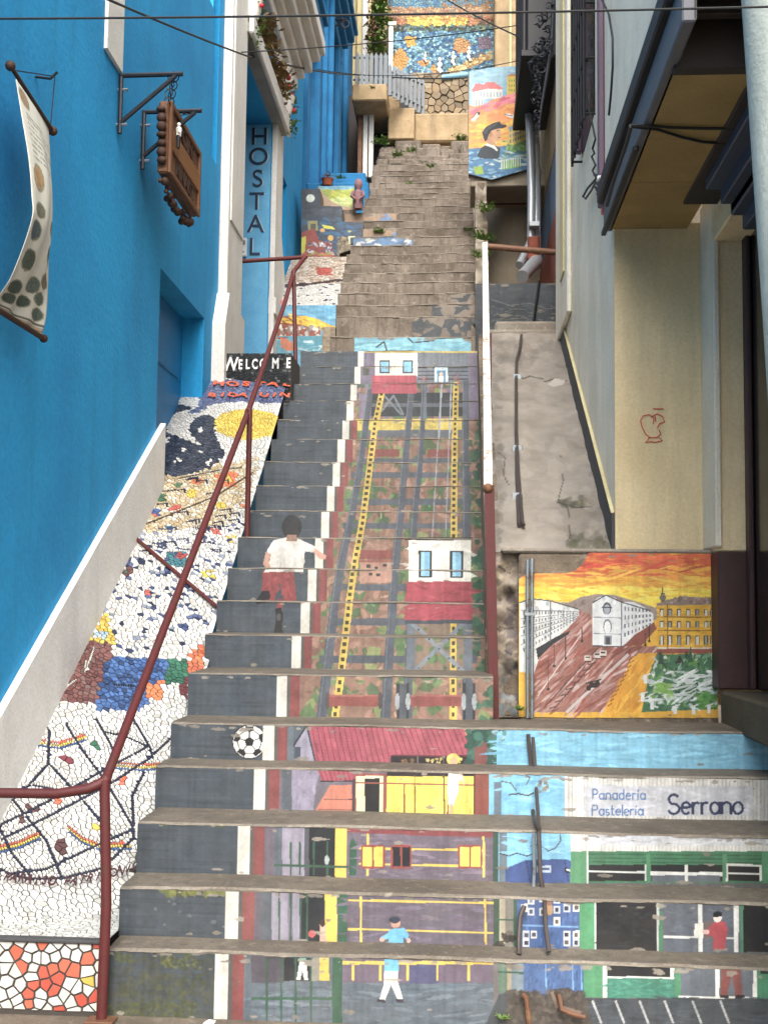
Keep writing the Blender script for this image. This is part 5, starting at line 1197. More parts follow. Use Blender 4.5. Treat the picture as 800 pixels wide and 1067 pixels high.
for k in range(26):
    t = k/25; b.ball((sx-.045+rnd.uniform(-.02, .02), sya+.0+(syb-sya)*t*.92+.02, zb0-.02-rnd.uniform(0, .03)-.09*math.sin(t*math.pi)**.5*rnd.random()), rnd.uniform(.014, .028), 10, 6)
b.build('carved_grapes', 'carved_dark', sg, True)
fg = P(185, 143, sya+.1); yf = PX(185, 140, sx+.012).y; zf = PX(185, 143, sx+.01).z
b = MB(); b.tube([(sx+.02, yf, zf+.0), (sx+.02, yf, zf+.05), (sx+.02, yf, zf+.058)], [.014, .018, .008], 10); b.ball((sx+.02, yf, zf+.072), .012); b.tube([(sx+.02, yf-.018, zf+.048), (sx+.026, yf-.022, zf+.02), (sx+.03, yf-.008, zf+.012)], .005, 6); b.tube([(sx+.02, yf+.018, zf+.048), (sx+.026, yf+.022, zf+.02)], .005, 6); fo = b.build('figurine', 'letter_white', sg, True)
b = MB(); b.tube([(sx+.02, yf-.007, zf-.07), (sx+.02, yf-.006, zf+.004)], [.007, .011], 8); b.tube([(sx+.02, yf+.009, zf-.07), (sx+.02, yf+.006, zf+.004)], [.007, .011], 8); b.build('trousers', 'dark_iron', fo, True)
for (x, y, z_), yy_ in zip(brk, (sya+.12, syb-.04)):
    b = MB(); top = Vector((x, y, z_)); bot = Vector((sx-.03, min(max(y, sya+.05), syb-.03), zt0)); n_ = 7
    for k in range(n_): c0 = top.lerp(bot, (k+.5)/n_); b.ring(c0, (1, 0, 0) if k % 2 else (0, 1, 0), .62*(top-bot).length/n_, .0035, 12, 5)
    b.build('chain', 'black_iron', sg, True)

# ------------------------------------------------------------------ dark red handrail up the left of the stairs
hr = thing('red_handrail', 'dark red pipe handrail climbing the left side of the painted stairs', 'handrail', (-1.27, 4.22, 0))
YA = 4.22
a0 = P(106, 1056, YA); a1 = P(110, 813, YA+.03); l0 = P(-20, 826, YA); m0 = P(60, 827, YA); m1_ = P(92, 822, YA)
t2 = P(259, 428, 7.2); t3 = P(297, 315, 9.35); t4 = P(306, 283, 9.75); t5 = P(318, 268, 10.0)
b = MB(); b.tube([l0, m0, m1_, P(103, 817, YA+.01), a1, a1.lerp(t2, .03), t2, t3, t4, t5], [.018]*10, 12); b.build('rail', 'red_pipe', hr, True)
b = MB(); w0 = P(239, 273, 9.62); b.tube([t5, w0], .018, 12); b.bbox(w0.x-.02, w0.x+.005, w0.y-.05, w0.y+.05, w0.z-.08, w0.z+.08, .005); b.build('rail', 'red_pipe', hr, True)
zst = lambda Y: SZ[max(i for i in range(40) if SY[i] <= Y)]
b = MB(); b.tube([(a0.x, YA, -.01), (a0.x+.005, YA, .4), (a1.x, YA+.02, a1.z)], .019, 12); b.build('post', 'red_pipe', hr, True)
b = MB(); b.bbox(a0.x-.05, a0.x+.05, YA-.04, YA+.03, -.003, .009, .003); b.build('base_plate', 'brown_pipe', hr)
p = P(257.5, 558, 7.15); b = MB(); b.tube([(p.x, 7.15, zr(p.x, 7.15)-.03), (p.x, 7.15, t2.z)], .017, 12); b.build('post', 'red_pipe', hr, True)
p = P(309, 397, 9.55); b = MB(); b.tube([(p.x, 9.55, 3.2), P(306, 283, 9.7)], .017, 12); b.build('post', 'red_pipe', hr, True)
for p_w in (a1, t2, P(306, 283, 9.72), t5):
    b = MB(); b.ball(p_w, (.022, .022, .022), 12, 8); b.build('weld', 'red_pipe', hr, True)
d0 = on_ramp(140, 563); d1 = on_ramp(226, 638)
b = MB(); b.tube([(d0[0], d0[1], zr(*d0)+.02), (d1[0], d1[1], zr(*d1)+.03)], .011, 8); b.build('brace', 'red_pipe', hr, True)

# =================================================================== RIGHT SIDE: ramp, painted block, cream building
ZL = SZ[4]                                             # the wide landing (fifth tread)
rm = thing('concrete_ramp', 'bare cracked concrete ramp between the painted stairs and the cream building', 'ramp', (.45, 6, 1.7))
def z2(Y): return 1.745+(3.60-1.745)*(Y-6.0)/3.2
XL_ = .175; SR_ = (z2(9)-z2(6))/3
cv = Canvas((XL_, 5.995, z2(5.995)-.002), (1, 0, 0), (0, 1, SR_), .6, 3.35*math.hypot(1, SR_), .008, H('#92877a'))
cv.A *= (.82+.36*smooth_noise(cv.nv, cv.nu, 26))[..., None]; cv.A *= (.86+.28*smooth_noise(cv.nv, cv.nu, 7))[..., None]
cv.blobs(515, 350, 640, 575, 160, ['#9c9184', '#a59a8c', '#877c6f', '#8d8376'], 12, .35); cv.blobs(515, 355, 590, 380, 30, ['#6f665b', '#7a7064'], 9, .4); cv.blobs(515, 352, 524, 575, 60, ['#6a6054', '#7d7265'], 5, .5)
cv.poly([(588, 524), (618, 530), (622, 573), (640, 575), (640, 578), (598, 578), (594, 562), (586, 548)], '#857a6c', .8); cv.blobs(582, 520, 612, 530, 30, ['#4f4a38', '#5d5a3c', '#3f3a30'], 4, .7); cv.blobs(590, 556, 636, 577, 60, ['#565438', '#4a4a30', '#6a6650'], 5, .5); cv.blobs(606, 480, 640, 560, 40, ['#766c60', '#a39888'], 7, .4)
for pts in ([(583, 475), (587, 498), (581, 521), (591, 529), (594, 556), (590, 566)], [(580, 523), (600, 530), (616, 528)], [(566, 399), (578, 395), (590, 397)], [(538, 396), (552, 392), (566, 396)], [(519, 470), (526, 478), (524, 492), (530, 505)]): cv.line(pts, 1.2, '#3a332b', .9)
cv.poly([(570, 401), (578, 395), (589, 396), (586, 401), (577, 403)], '#bdb3a5', .8)
cv.build('slab', 'mural_worn', rm, rough=.012)
b = MB(); b.add([(XL_-.012, 5.99, 1.0), (XL_-.012, 9.35, 2.6), (XL_-.012, 9.35, z2(9.35)-.004), (XL_-.012, 5.99, z2(5.99)-.004), (XL_+.03, 5.99, z2(5.99)-.004), (XL_+.03, 9.35, z2(9.35)-.004)], [(0, 1, 2, 3), (3, 2, 5, 4)]); b.prism([(.128, 5.99, .9), (.128, 9.96, 3.2), (.128, 9.96, z2(9.3)-.02), (.128, 9.3, z2(9.3)-.02), (.128, 5.99, z2(5.99)-.03)], (.06, 0, 0)); b.build('slab_side', 'rubble', rm)
# eroded end face between post and mural
cv = Canvas((.165, 5.915, ZL-.01), (1, 0, 0), (0, 0, 1), .155, 1.745-ZL, .006, H('#8a7b68'))
cv.blobs(515, 575, 545, 745, 120, ['#8a7b66', '#6b5d4e', '#7d6f5f', '#97896f', '#5f5244'], 7, .7); cv.blobs(528, 600, 545, 745, 60, ['#4c3c38', '#5a4a44', '#42363a'], 7, .7); cv.blobs(520, 690, 545, 745, 50, ['#5f6a70', '#7a7c78', '#4a4f55', '#8a8478'], 5, .6)
for k in range(7): cv.line([(rnd.uniform(516, 530), 590+k*22), (rnd.uniform(530, 542), 594+k*22+rnd.uniform(-8, 8))], 2, '#2e2620')
cv.grime(.2); cv.build('eroded_face', 'mural_worn', rm, rough=.035)
b = MB(); b.bbox(.172, .32, 5.93, 6.02, ZL-.02, 1.735, .02); b.build('rubble_core', 'rubble', rm)
b = MB(); b.bbox(.26, .80, 9.3, 9.62, 3.0, z2(9.3)+.09, .02); b.bbox(.18, .8, 9.28, 9.4, 3.2, z2(9.3)+.02, .02); b.build('top_curb', 'slab_concrete', rm)
cr = thing('conduit_pipe', 'thin metal conduit lying up the bare concrete ramp', 'pipe', (.33, 6.3, 1.9))
def onr(px, py, l=.02):
    lo, hi = 5.9, 9.6
    for _ in range(40):
        mid = (lo+hi)/2; q = P(px, py, mid)
        if q.z > z2(mid): lo = mid
        else: hi = mid
    q = P(px, py, lo); return Vector((q.x, lo, z2(lo)+l))
b = MB(); b.tube([onr(543, 352), onr(541.5, 365), onr(538, 378), onr(537.5, 400), onr(537.5, 450), onr(538.5, 500), onr(540.5, 551)], .011, 8); b.build('pipe', 'conduit', cr, True)
b = MB(); b.tube([onr(537.8, 452, .03), onr(540, 500, .03), onr(544, 549, .03), onr(545.5, 553, .03)], .009, 8); b.build('pipe', 'conduit', cr, True)
b = MB()
for y in (395, 470, 520): q = onr(538.5, y, .015); b.bbox(q.x-.03, q.x+.03, q.y-.01, q.y+.01, q.z-.02, q.z+.02, .003)
b.build('clip', 'steel', cr)

# ------------------------------------------------------------------ painted block: plaza at sunset
YB = 5.85
pm = thing('plaza_mural_block', 'masonry block painted with a plaza of white and yellow buildings under an orange sunset', 'mural wall', (.75, YB, ZL))
a = P(540, 742, YB); z = P(746, 577, YB); bx0, bx1 = a.x, z.x
cv = Canvas((bx0, YB, ZL), (1, 0, 0), (0, 0, 1), bx1-bx0, z.z-ZL, .0028, H('#d2a02c'))
cv.rect(538, 575, 750, 630, '#d29a2a'); 
cv.strokes(540, 576, 748, 592, 260, ['#c4502c', '#cf5a30', '#b8422a', '#d46a34', '#c8602c'], 26, 3.5, -.03, .25)
cv.strokes(540, 590, 748, 604, 200, ['#d07a2c', '#cf6a2c', '#d8902e', '#c4602c', '#dca63a'], 28, 3, 0, .25)
cv.strokes(540, 602, 748, 616, 200, ['#d8a02e', '#dcb038', '#d08a2c', '#c9862c', '#e0bc48'], 26, 3, .04, .25)
cv.strokes(540, 613, 748, 632, 220, ['#dcc036', '#e0cb48', '#d8b42e', '#e4d25e'], 26, 3, .05, .25)
cv.strokes(560, 582, 745, 600, 26, ['#b83a28', '#c23c2c', '#dcb44a'], 34, 2, -.12, .3)
# hills and roofs
cv.poly([(552, 624), (570, 627), (592, 628), (605, 622), (622, 619), (640, 620), (660, 626), (682, 633), (690, 627), (710, 621), (748, 624), (748, 646), (552, 646)], '#8d7f78'); cv.strokes(556, 620, 748, 640, 150, ['#7a6c66', '#9a8c82', '#6a5c58', '#a89a90', '#857060'], 6, 1.8, 0, .9, .8, [(552, 624), (592, 628), (622, 619), (660, 626), (682, 633), (710, 621), (748, 624), (748, 646), (552, 646)])
# road
cv.poly([(601, 636), (615, 640), (618, 672), (690, 674), (690, 680), (660, 680), (632, 742), (555, 742), (556, 688)], '#8c5a50')
cv.poly([(556, 690), (690, 672), (690, 684), (656, 684), (628, 742), (552, 742)], '#8f6258')
cv.strokes(556, 640, 690, 742, 520, ['#9a6a60', '#7c483e', '#a47a72', '#6a3c34', '#b0908a', '#8a4a3e', '#c0aaa4', '#94443a'], 24, 2.4, -.72, .25, .75, [(600, 636), (615, 640), (620, 670), (690, 672), (690, 682), (658, 683), (630, 742), (553, 742), (556, 690), (585, 660)])
for k in range(9): t = k/8; cv.line([(572+t*46, 738-t*52), (580+t*46, 736-t*52)], 1.3, '#5a3a36')
cv.line([(566, 738), (622, 676)], 1, '#4a2c28'); cv.line([(575, 741), (634, 672)], 1, '#4a2c28'); cv.line([(590, 742), (654, 682)], 3, '#b9b0ac'); cv.line([(560, 725), (606, 660)], 1.2, '#c4b4ac')
# left white buildings
cv.poly([(541, 628), (552, 624), (573, 626), (590, 632), (603, 634), (603, 641), (591, 655), (575, 668), (562, 684), (556, 702), (541, 700)], '#c9cac8')
cv.strokes(542, 628, 600, 680, 140, ['#d2d3d0', '#b4b6b8', '#a2a4a8', '#dadad6', '#bdbfc0'], 8, 2.5, 1.4, .4, .8, [(541, 628), (573, 626), (603, 634), (603, 641), (575, 668), (558, 690), (541, 700)])
for k in range(17):
    x = 545+k*3.2; t = k/17; y0 = 634+3*t; y1 = 682-36*t
    for q in range(5):
        y = y0+(y1-y0)*(q+.3)/5; cv.rect(x, y, x+1.5-.4*t, y+(y1-y0)*.09, '#3a3e46', .85)
for k in range(5): cv.line([(542, 636+k*9), (602, 637+k*1.6)], .8, '#4a4e56', .8)
cv.poly([(558, 676), (578, 664), (594, 657), (592, 661), (576, 671), (560, 687)], '#22242a'); cv.line([(573, 626), (573, 668)], 1.3, '#5c6068'); cv.line([(553, 624), (553, 690)], 1.2, '#4a4e56'); cv.line([(541, 628), (553, 624), (573, 626), (603, 635)], 1.2, '#3a3e46')
# centre white building
cv.poly([(617, 673), (617, 628), (622, 623), (631, 620), (640, 623), (646, 627), (660, 627), (676, 636), (680, 640), (680, 649), (660, 662), (648, 674)], '#cfd1d2'); cv.strokes(618, 624, 680, 672, 80, ['#d8d9d8', '#bfc2c6', '#cacccf'], 8, 3, 1.5, .3, .7, [(617, 673), (617, 628), (631, 620), (646, 627), (676, 636), (680, 649), (648, 674)])
cv.line([(647, 627), (647, 673)], 1.2, '#5a5e66'); cv.line([(617, 628), (631, 620), (646, 627), (676, 636)], 1.3, '#3c4048'); cv.line([(617, 673), (648, 674), (681, 649)], 1.4, '#4a4448')
cv.ell(632, 634, 4.6, 6.5, '#4a4e56'); cv.ell(632, 635, 3.2, 5, '#9aa0a6'); cv.line([(627, 633), (637, 633)], 1, '#3a3e46'); cv.ell(632.5, 653, 4.5, 8, '#6a6e76'); cv.ell(632.5, 654, 3.4, 7, '#d2d4d4'); cv.rect(629, 662, 637, 672, '#7a7e86'); cv.rect(631, 664, 635, 672, '#3c4048'); cv.line([(618, 643), (647, 644)], .8, '#7a7e86'); cv.line([(618, 660), (647, 661)], .8, '#7a7e86')
for k in range(8):
    x = 650+k*3.7; t = k/8
    for q in range(4): y = 632+4*t+(q*(9-5*t)); cv.rect(x, y, x+1.7, y+4.6-2.4*t, '#4a4e58', .9)
cv.poly([(648, 674), (660, 662), (681, 649), (684, 655), (668, 672)], '#7e463c')
# yellow building
cv.poly([(684, 632), (690, 628), (746, 628), (746, 676), (685, 676)], '#c9981c'); cv.strokes(686, 630, 746, 674, 120, ['#d2a424', '#bd8c18', '#d8ae34'], 12, 3, 0, .3); cv.poly([(684, 629), (694, 625), (712, 622), (746, 623), (746, 630), (684, 631)], '#7e6e66'); cv.blobs(686, 623, 746, 629, 50, ['#6a5a54', '#9a8a80', '#8a6a5a'], 2)
for y in (643, 657): cv.line([(685, y), (746, y)], 1.1, '#6e4c14')
cv.line([(685, 675.5), (746, 676)], 2.4, '#c9c4b4'); cv.rect(684, 676, 746, 681, '#8a4a3c'); cv.line([(695, 629), (695, 676)], 1.2, '#7a5616')
for k, x in enumerate((689, 697.5, 707, 716.5, 726, 735, 741.5)):
    for y, h_ in ((638, 7), (650.5, 6.5), (667, 10)): cv.rect(x-2.2, y-h_/2, x+2.2, y+h_/2, '#3c342c'); cv.rect(x-1.2, y-h_/2+1, x+1.4, y+h_/2, '#c4c4bc' if (k+int(y)) % 3 else '#8a8c8c')
cv.rect(688, 618, 692, 627, '#5a524c'); cv.ell(690, 623, 3.5, 3, '#6e665e'); cv.line([(690, 612), (690, 620)], 1.2, '#3a3430')
# ochre path and white posts
cv.poly([(664, 681), (684, 680), (676, 704), (668, 742), (628, 742), (645, 712)], '#c98e1e'); cv.strokes(630, 682, 684, 742, 120, ['#d49c2a', '#bd8018', '#dcaa3a', '#c4861c'], 16, 3, -1.1, .3, .8, [(664, 681), (684, 680), (676, 704), (668, 742), (628, 742), (645, 712)])
for k in range(10): cv.line([(660-k*2.6, 688+k*5), (656-k*2.6, 691+k*5)], 1.2, '#7a4c1a')
# park
pk = [(684, 682), (746, 681), (746, 739), (668, 742), (676, 702)]
cv.poly(pk, '#3f6a4c'); cv.strokes(668, 682, 746, 740, 320, ['#2f5a3c', '#4f7f58', '#6a9470', '#b8c4c0', '#cfd6d2', '#38664a', '#8aa898', '#23452f', '#5a8c3a'], 8, 2.6, .2, 1.5, .85, pk)
cv.strokes(672, 700, 746, 730, 60, ['#ccd4d2', '#b9c4c4', '#dadedc'], 22, 2.4, -.2, .5, .85, pk); cv.strokes(680, 712, 700, 726, 26, ['#6a9a3c', '#7ca84a'], 9, 3); cv.strokes(724, 722, 746, 738, 40, ['#4f8a3c', '#3f7a36', '#62983e'], 9, 3); cv.poly([(716, 690), (719, 672), (722, 690)], '#2f5a3c'); cv.poly([(685, 692), (688, 676), (691, 692)], '#2c4a34'); cv.blobs(703, 682, 712, 690, 8, ['#2a241f'], 2)
for x, y in ((672, 703), (669, 722), (679, 730), (703, 735), (722, 735), (738, 734)): cv.rect(x-1.8, y, x+1.8, y+9, '#d4d8d4'); cv.line([(x-3, y+2), (x+5, y-1)], 1.4, '#c9d0cc')
# carriage, trams
for x, y in ((612, 686), (622, 683), (628, 681)): cv.rect(x-3.5, y-3, x+3.5, y+2.5, '#c4b8b0'); cv.rect(x-2.5, y-2, x+2.5, y-.4, '#2c2624'); cv.line([(x-3, y+3), (x+3, y+3)], 1.2, '#2c2420')
cv.ell(618, 714, 5, 3, '#2a2220'); cv.ell(613, 717, 2.5, 3, '#30231e'); cv.ell(622, 712, 2.5, 3, '#2a2220'); cv.line([(610, 712), (626, 708)], 1.4, '#2a2220')
for x, y, h_ in ((571, 718, 30), (577, 694, 22), (589, 686, 24), (606, 668, 14), (676, 668, 16), (672, 672, 12)): cv.line([(x, y), (x, y-h_)], 1, '#3a302c'); cv.ell(x, y, 1.4, 1.6, '#2a2220')
cv.grime(.10)
mask = [cv.uv(p) for p in ((536, 748), (750, 748), (750, 570), (615, 572), (607, 588), (598, 595), (590, 597), (548, 598), (541, 603), (536, 612))]
cv.chips(26, H('#857868'), True, .016); cv.build('mural', 'wall_mural', pm, mask=mask)
b = MB(); b.bbox(bx0, bx1+.003, YB+.004, 6.0, ZL-.05, z.z-.004, .012); b.build('block', 'rubble', pm)
b = MB(); b.bbox(.2, bx1+.01, YB-.003, 6.0, z.z-.005, z.z+.02, .012); b.build('coping', 'slab_concrete', pm)
pp_ = thing('steel_conduits', 'pair of upright bright steel conduits in front of the plaza mural', 'pipe', (P(551, 740, 5.8).x, 5.8, ZL))
for px_, top in ((549.3, 583), (554, 583)):
    q = P(px_, 735, 5.8); t = P(px_, top, 5.8); b = MB(); b.tube([(q.x, 5.8, ZL), (t.x, 5.8, t.z)], .009, 10)
    if px_ > 550: b.tube([(t.x, 5.8, t.z-.06), (t.x, 5.8, t.z+.003)], .0125, 10)
    b.build('pipe', 'steel', pp_, True)
b = MB(); q = P(551.5, 640, 5.8); b.bbox(q.x-.025, q.x+.025, 5.79, 5.845, q.z-.008, q.z+.008, .002); b.build('clip', 'steel', pp_)
# conduits that run down over the bottom steps
fc = thing('stair_conduits', 'old metal conduits bent down over the lower risers beside the bakery painting', 'pipe', (P(556, 920, 4.8).x, 4.8, .9))
def pt(px, py, i, o=.02): return P(px, py, SY[i]-o)
b = MB(); b.tube([pt(550, 765, 4), pt(553, 797, 4), pt(555.5, 853, 3, .03), pt(561, 862, 2, .05), pt(562.5, 912, 2, .06), pt(565, 925, 2, .06)], .0085, 8); b.build('pipe', 'conduit', fc, True)
b = MB(); b.tube([pt(555, 768, 4, .03), pt(557.5, 805, 4, .04), pt(561, 862, 2, .07)], .0075, 8); b.build('pipe', 'conduit', fc, True)
b = MB(); b.tube([pt(556, 868, 2, .03), pt(556.5, 905, 2, .035), pt(555.5, 924, 2, .05)], .007, 8); b.build('pipe', 'steel', fc, True)
b = MB(); b.tube([pt(546, 944, 1, .012), pt(542, 955, 1, .03), pt(540.5, 978, 1, .05), pt(540.5, 995, 1, .1)], .009, 8); b.build('pipe', 'conduit', fc, True)
b = MB(); b.tube([pt(567, 938, 1, .02), pt(568, 962, 1, .03), pt(571.5, 992, 1, .09)], .008, 8); b.build('pipe', 'conduit', fc, True)
lp = thing('broken_conduit', 'broken rusty conduit stub in the damaged bottom riser', 'pipe', (P(550, 1040, 4.25).x, 4.25, .05))
b = MB(); b.tube([pt(545, 1037, 0, .015), pt(548, 1040, 0, .03), pt(549.5, 1052, 0, .03), pt(551, 1066, 0, .03)], .009, 8); b.build('pipe', 'brown_pipe', lp, True); b = MB(); b.tube([pt(582, 1036, 0, .012), pt(585, 1052, 0, .03), pt(596, 1057, 0, .03), pt(609, 1060, 0, .03)], .008, 8); b.build('pipe', 'brown_pipe', lp, True)
tag(lp, 'broken rusty conduit stubs sticking out of the damaged bottom riser')

# ------------------------------------------------------------------ cream building
XC = .77
cb = thing('cream_building', 'cream and pale grey building overhanging its entrance niche on the right of the stairs', 'building', (2, 6, 0))
YO = 3.85; YN_ = 6.0; YE = 9.25; ZS = 3.41; HT = 6.7
b = MB()
b.quad((XC, YN_, 1.2), (XC, YE, 1.2), (XC, YE, HT), (XC, YN_, HT)); b.quad((XC, YO, ZS), (XC, YN_, ZS), (XC, YN_, HT), (XC, YO, HT))
b.quad((XC, YO, HT), (XC, YE, HT), (4, YE, HT), (4, YO, HT)); b.quad((XC, YE, 1.2), (4, YE, 1.2), (4, YE, HT), (XC, YE, HT)); b.quad((XC, YO, ZS+.2), (4, YO, ZS+.2), (4, YO, HT), (XC, YO, HT))
b.build('alley_wall', 'pale_plaster', cb, recalc=False)
XJ = 1.215
b = MB(); b.quad((XC+.003, YN_+.002, 1.0), (XJ+.3, YN_+.002, 1.0), (XJ+.3, YN_+.002, ZS+.02), (XC+.003, YN_+.002, ZS+.02)); b.build('niche_wall', 'cream_plaster', cb, recalc=False)
b = MB(); b.bbox(XJ, XJ+.45, 5.72, 5.999, 1.742, 3.6, .006); b.build('door_pilaster', 'cream_plaster', cb)
b = MB(); b.bbox(XJ-.012, XJ+.02, 5.70, 5.998, 1.76, 3.5, .008); b.build('corner_trim', 'pale_plaster', cb)
b = MB(); b.bbox(XJ-.006, XJ+.36, 5.705, 5.997, ZL+.155, 1.741, .008); b.build('dado', 'maroon_paint', cb)
# entrance wall parallel to the alley with the door opening
XD = XJ+.15
b = MB(); b.bbox(XD, XD+.05, 4.75, 5.70, ZL+.16, 3.3, .004); dr = b.build('door', 'black_glass', cb)
b = MB(); b.bbox(XD-.025, XD-.001, 5.62, 5.7, ZL+.16, 3.25, .006); b.build('door_frame', 'maroon_paint', dr)
b = MB(); b.ball((XD-.03, 5.1, ZL+1.1), .03); b.build('handle', 'steel', dr, True)
b = MB(); b.bbox(XJ+.0, XJ+.5, 4.4, 5.701, ZL-.02, ZL+.15, .012); b.build('door_sill', 'dark_step_paint', cb)
b = MB(); b.bbox(XJ-.01, XJ+.4, 4.3, 5.715, 3.24, 3.40, .008); b.build('door_lintel', 'cream_plaster', cb)
b = MB(); b.bbox(XJ+.02, XJ+.5, 3.86, 4.75, 0, 3.6, .01); b.build('entrance_wall', 'cream_plaster', cb)
b = MB()
for k, (x, zb_) in enumerate(((1.085, 3.34), (1.155, 3.28), (1.205, 3.235), (1.26, 3.175))): b.bbox(x, 1.62, 3.88, 5.28+.02*k, zb_, zb_+.075-(k == 3)*.0, .006)
b.build('door_cornice', 'cornice_blue', cb)
b = MB(); b.bbox(1.045, 1.5, 3.88, 5.6, 3.385, 3.48, .006); b.build('shadow_gap_strip', 'dark_wood_and_shade', cb)  # dark strip put in as the shadow gap between soffit and cornice
# soffit boards, fascia, darker nearer ceiling
def sp(px, py): return PZ(px, py, ZS)
for ya, yb in ((4.22, 4.83), (4.836, 5.33), (5.336, 5.995)):
    b = MB(); b.bbox(XC-.02, 1.14, ya, yb, ZS-.012, ZS-.001, .003); b.build('soffit_board', 'tan_board', cb)
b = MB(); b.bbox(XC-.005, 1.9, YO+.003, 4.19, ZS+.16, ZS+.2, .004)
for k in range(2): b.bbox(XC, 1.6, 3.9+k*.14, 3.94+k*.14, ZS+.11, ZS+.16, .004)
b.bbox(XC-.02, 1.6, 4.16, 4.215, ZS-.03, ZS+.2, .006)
b.build('dark_ceiling', 'dark_wood_and_shade', cb)
XF = .722
b = MB(); b.bbox(XF, XC-.003, YO, 6.03, ZS-.012, ZS+.14, .006); b.build('fascia', 'grey_fascia', cb)
b = MB(); b.bbox(XF-.03, XC-.003, YO, 6.06, ZS+.143, ZS+.235, .008); b.bbox(XF-.012, XF+.012, 4.9, 6.03, ZS-.035, ZS-.013, .003); b.build('fascia_trim', 'black_iron', cb)
# far pilaster, skirting, grille, conduits
XP = .735; yp0 = PX(590.5, 200, XP).y; yp1 = PX(577, 200, XP).y
b = MB(); b.bbox(XP, XC-.002, yp0, YE+.02, 3.55, HT-.1, .01); b.build('pilaster', 'pale_plaster', cb)
b = MB(); b.bbox(XP-.012, XP+.001, yp0+.2, yp0+.5, 3.9, HT-.2, .006); b.build('pilaster_band', 'pale_yellow_plaster', cb)
b = MB(); b.prism([(XC-.016, 6.003, z2(6)-.12), (XC-.016, 9.28, z2(9.28)-.1), (XC-.016, 9.28, z2(9.28)+.20), (XC-.016, 6.003, z2(6)+.2)], (.013, 0, 0)); b.build('skirting', 'slate_paint', cb)
b = MB(); b.prism([(XC-.02, 6.003, z2(6)+.2), (XC-.02, 9.28, z2(9.28)+.2), (XC-.02, 9.28, z2(9.28)+.206), (XC-.02, 6.003, z2(6)+.206)], (.018, 0, 0)); b.build('skirting_edge', 'pale_yellow_plaster', cb)
yg0, yg1 = PX(609, 60, .71).y, PX(596.5, 60, .71).y; zg = PX(597, 172, .71).z
b = MB(); b.bbox(XC-.004, XC+.02, yg0, yg1, zg+.05, HT-.4, .004); wn = b.build('window', 'black_glass', cb)
b = MB()
for k in range(6): y = yg0+(yg1-yg0)*k/5; b.tube([(.705, y, zg), (.705, y, HT-.4)], .010, 6)
for k in range(11): zz_ = zg+.03+k*.34; b.tube([(.705, yg0, zz_), (.705, yg1, zz_)], .008, 6); b.tube([(.705, yg1, zz_), (XC, yg1, zz_)], .008, 6); b.tube([(.705, yg0, zz_), (XC, yg0, zz_)], .008, 6)
b.build('window_grille', 'black_iron', wn, True)
b = MB(); b.bbox(.715, XC-.004, yg1+.005, yg1+.06, zg+.1, HT-.4, .004); b.build('window_frame', 'purple_conduit', wn)
yc = PX(629, 80, XC).y; b = MB(); b.bbox(XC-.035, XC-.002, yc-.03, yc+.03, 3.65, HT-.2, .006); b.build('conduit_trunking', 'purple_conduit', cb)
# pale column standing in front of the doorway
pc = thing('pale_column', 'pale blue-grey round column in front of the doorway at the right edge', 'column', (1.03, 3.6, 0))
b = MB(); c0, c1 = P(803, 500, 3.6), P(769.5, 0, 3.6); dx = (c1.x-c0.x)/(c1.z-c0.z)
def cx_(z): return c0.x+dx*(z-c0.z)
b.tube([(cx_(z_)+.12, 3.6, z_) for z_ in (-.02, .6, 1.5, 2.4, 3.3, 4.2)], [.118, .114, .112, .11, .11, .11], 40); b.build('shaft', 'blue_column_paint', pc, True)
b = MB(); b.tube([(cx_(0)+.12, 3.6, -.02), (cx_(.2)+.12, 3.6, .2), (cx_(.22)+.12, 3.6, .24)], [.16, .155, .13], 40); b.build('base', 'blue_column_paint', pc, True)
b = MB(); b.tube([(cx_(4.2)+.12, 3.6, 4.2), (cx_(4.3)+.12, 3.6, 4.3), (cx_(4.4)+.12, 3.6, 4.4)], [.125, .16, .17], 40); b.build('capital', 'blue_column_paint', pc, True)
# scribbled chalk bird on the niche wall
gf = MB()
def sc(pts, r_=.003): gf.tube([P(x, y, YN_-.001) for x, y in pts], r_, 5)
sc([(668, 444), (667, 438), (670, 433), (676, 432), (681, 436), (680, 442)]); sc([(679, 434), (684, 431), (690, 434), (692, 440), (687, 441), (684, 446)]); sc([(668, 444), (672, 452), (677, 456), (684, 456), (688, 452), (686, 448)]); sc([(676, 456), (672, 461), (679, 460), (682, 461), (690, 459), (686, 456)]); sc([(682, 434), (683, 439)]); sc([(680, 426), (691, 426)])
gf.build('graffiti', 'red_paint_line', cb, True)

# wires and junction at the fascia corner
jw = thing('tangled_cable_junction', 'tangle of black cables with red, green and blue connectors at the soffit corner', 'cable', P(625, 205, 5.9))
b = MB(); x_ = XC-.03
def wp(pts, r_=.006, X=x_): b.tube([PX(px_, py_, X) for px_, py_ in pts], r_, 6)
wp([(607, 80), (610, 100), (616, 125), (620, 145), (617, 155), (619, 160), (616, 163), (620, 172), (617, 178), (621, 186)]); wp([(627, 0), (634, 15), (638, 40), (638, 70), (636, 100), (634, 120)]); wp([(621, 186), (612, 196), (607, 205), (610, 207), (616, 198), (620, 190), (626, 196), (622, 202)], .007); wp([(619, 182), (626, 186), (630, 196), (627, 210)], .009); wp([(620, 195), (625, 204), (632, 208), (630, 214), (625, 216)], .008); wp([(628, 190), (633, 184), (636, 180)], .006); wp([(624, 190), (629, 200), (623, 205), (631, 212), (627, 220)], .007)
b.build('cables', 'wire', jw, True)
